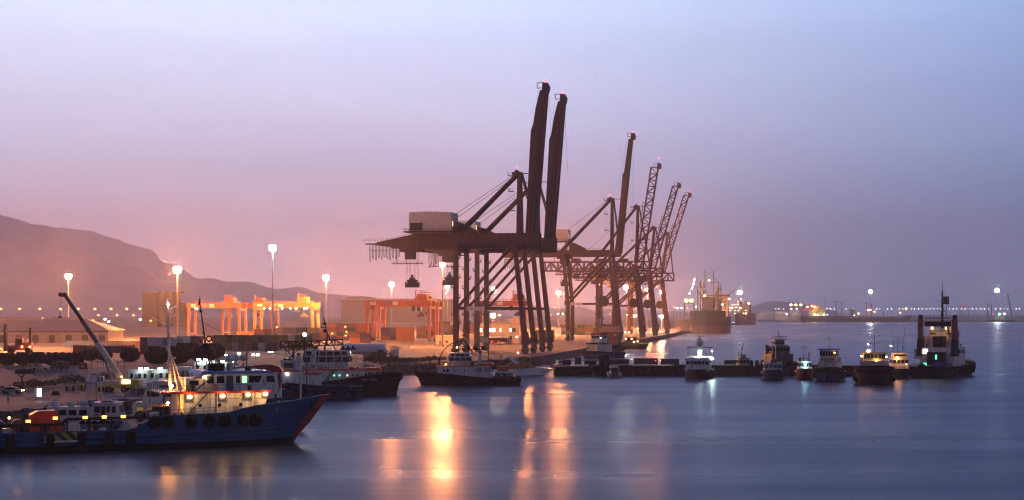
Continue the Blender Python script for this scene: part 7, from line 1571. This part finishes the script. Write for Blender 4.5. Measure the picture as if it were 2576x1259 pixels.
def far_shore():
    # lamps on the causeway
    us = [1952, 1960, 1972, 2081, 2090, 2100, 2128.5, 2148, 2206, 2214, 2233, 2243, 2262.5, 2272, 2292.5, 2301, 2311, 2320, 2331.7, 2340.5, 2350, 2359, 2368, 2389, 2398, 2407, 2419, 2428, 2438, 2447, 2457, 2468, 2477, 2487, 2505.5, 2517, 2526, 2535, 2556.5, 2565.5]
    m = emat('white causeway lamp', (1, .97, .9), 7); first = None
    for u in us:
        t = at(u, 777.2, 4400); b = Vector((t.x, t.y, 3))
        if first is None:
            first = thing('causeway_lamp', 'small white lamp in the straight row along the far causeway', 'street lamp', b, 0, 'white lamps along the far causeway')
            h = t.z - 3; MB().tube((0, 0, 0), (0, 0, h), .35, .2, 6).bar((0, 0, h), (-1.6, -1.6, h + .2), .3).build('pole', DKGREY, first); MB().ball((-.8, -1.2, h), (.95, .9, .8), 8, 6).build('lamp', m, first)
        else: dup(first, b)
    for (ua, ub, lb) in ((1896, 2030, 'pale pipe trestle on the far shore left of the tanker'), (2290, 2640, 'pale pipe trestle on the far shore behind the goalpost tug')):
        d = 3882; s = d / F; xa, xb = (ua - 1288) * s, (ub - 1288) * s; root = thing('pipe_trestle', lb, 'pipe trestle', (xa, d, 3), 0)
        for z, r in ((3.2, .9), (5.6, .7), (9.2, .8)): MB().tube((0, 0, z), (xb - xa, 0, z), r, n=6).build('pipe', SHED, root)
        n = int((xb - xa) / 22)
        for i in range(n + 1): MB().bar((i * 22, -1, 0), (i * 22, -1, 14 if i % 3 else 19), .7).bar((i * 22 - 3, -1, 8.2), (i * 22 + 3, -1, 8.2), .6).build('trestle_post', SHED, root)
        MB().bar((0, -1.5, 13.4), (xb - xa, -1.5, 13.4), .7).build('walkway', FARD, root)
    for (ua, ub, vt, lb) in ((2409, 2430, 780, 'pale loading frame on the far jetty right of the goalpost tug'), (2448, 2468, 786, 'low pale frame on the far jetty between the loading frame and the far crane'), (2540, 2560, 787, 'low pale frame on the far jetty at the right edge')):
        d = 3878; s = d / F; root = thing('jetty_gantry', lb, 'loading frame', ((ua - 1288) * s, d, 3), 0); w = (ub - ua) * s; h = 19.2 - (vt - VH) * s - 3; k = MB()
        for x in (0, w * .33, w * .6, w): k.bar((x, 0, 0), (x, 0, h), 1.1)
        k.bar((0, 0, h * .8), (w, 0, h * .8), .9); k.bar((w * .33, 0, h * .5), (w, 0, h * .5), .9); k.build('frame', SHED, root)
    for u, vt, lb in ((2373, 767, 'dark stack on the far shore, left of the pair behind the goalpost tug'), (2380, 764, 'dark stack on the far shore, right of the pair behind the goalpost tug'), (2485, 762, 'dark post on the far jetty, taller left one of the pair'), (2494, 766, 'dark post on the far jetty, shorter right one of the pair')):
        d = 3900; s = d / F; h = 19.2 - (vt - VH) * s - 3; o = MB().tube((0, 0, 0), (0, 0, h), 1.5, 1.1, 10).box(-2.2, 2.2, -2.2, 2.2, 0, 2).build('stack', DKGREY, None, ((u - 1288) * s, d, 3)); tag(o, lb, 'stack', 'dark stacks on the far shore')
    # process columns lit orange beside the tanker
    for i, (u, w, vt, lb) in enumerate(((2139, 9, 778, 'orange lit vessel, left of the pair behind the tanker deck'), (2148, 9, 779, 'orange lit vessel, right of the pair behind the tanker deck'))):
        d = 3910; s = d / F; r = w * s / 2; h = 19.2 - (vt - VH) * s - 3; root = thing('process_column', lb, 'process vessel', ((u - 1288) * s, d, 3)); MB().tube((0, 0, 0), (0, 0, h), r, n=16).build('shell', TANKM, root); MB().ball((0, 0, h), (r, r, r * .5)).build('dome', TANKM, root)
    for i, (u, v) in enumerate(((1989, 767), (2001, 767), (2014, 767), (1990, 777), (2003, 777), (1978, 790))):
        street_lamp(u, v, 4030, ORLAMP if i < 3 else COOLLAMP, 'bright lamp clustered before the orange lit far tank', 'lamps before the orange lit far tank', 2.2 if i < 3 else 1.2)
    b = Vector(((2518 - 1288) * 3800 / F, 3800, 0)); s = 3800 / F; root = thing('work_barge', 'work barge with green and red lamps below the white mast at the right edge', 'barge', b)
    MB().prism([(-30, 0), (28, 0), (32, 5), (-33, 5)], 'y', -8, 8).build('hull', FARD, root); MB().box(-12, 8, -5, 5, 5.01, 13).build('deckhouse', SHED, root)
    MB().ball((-5, -6, 19.2), 2.0, 8, 6).build('lamp', emat('green barge lamp', (.15, 1, .4), 60), root); MB().ball((6.5, -6, 19.2), 1.8, 8, 6).build('lamp', emat('pinkish barge lamp', (1, .55, .5), 60), root); MB().ball((-22, -6, 18.5), 1.1, 8, 6).build('lamp', REDLAMP, root)
    for x in (-5, 6.5, -22): MB().bar((x, -6, 5), (x, -6, 18), .5).build('lamp_post', FARD, root)
    b = Vector(((2546 - 1288) * 3890 / F, 3890, 3)); root = thing('crawler_crane', 'thin lattice crane leaning left beyond the work barge', 'crane', b)
    MB().truss((0, 0, 4), (-12, 0, 64), (2.2, 0, .4), 1, 16, .4, dy=(0, 2, 0)).build('jib', DKGREY, root); MB().box(-3, 7, -3, 3, 2, 7).build('cab', DKGREY, root); MB().box(-5, 5, -4, -2, 0, 2).box(-5, 5, 2, 4, 0, 2).build('track', RUBBER, root); MB().bar((-12, 0, 64), (-12.5, 0, 30), .25).build('rope', DKGREY, root)
    d = 4300; s = d / F; root = thing('lit_sign', 'small blurred red lit sign just above the causeway lamps', 'lit sign', ((2426 - 1288) * s, d, 3)); MB().bar((-12, 0, 0), (-12, 0, 38), 1).bar((12, 0, 0), (12, 0, 38), 1).build('post', DKGREY, root); MB().box(-13, 13, -.6, 0, 38, 40.5).build('face', emat('red lit sign face', (1, .15, .12), .35), root)
far_shore()
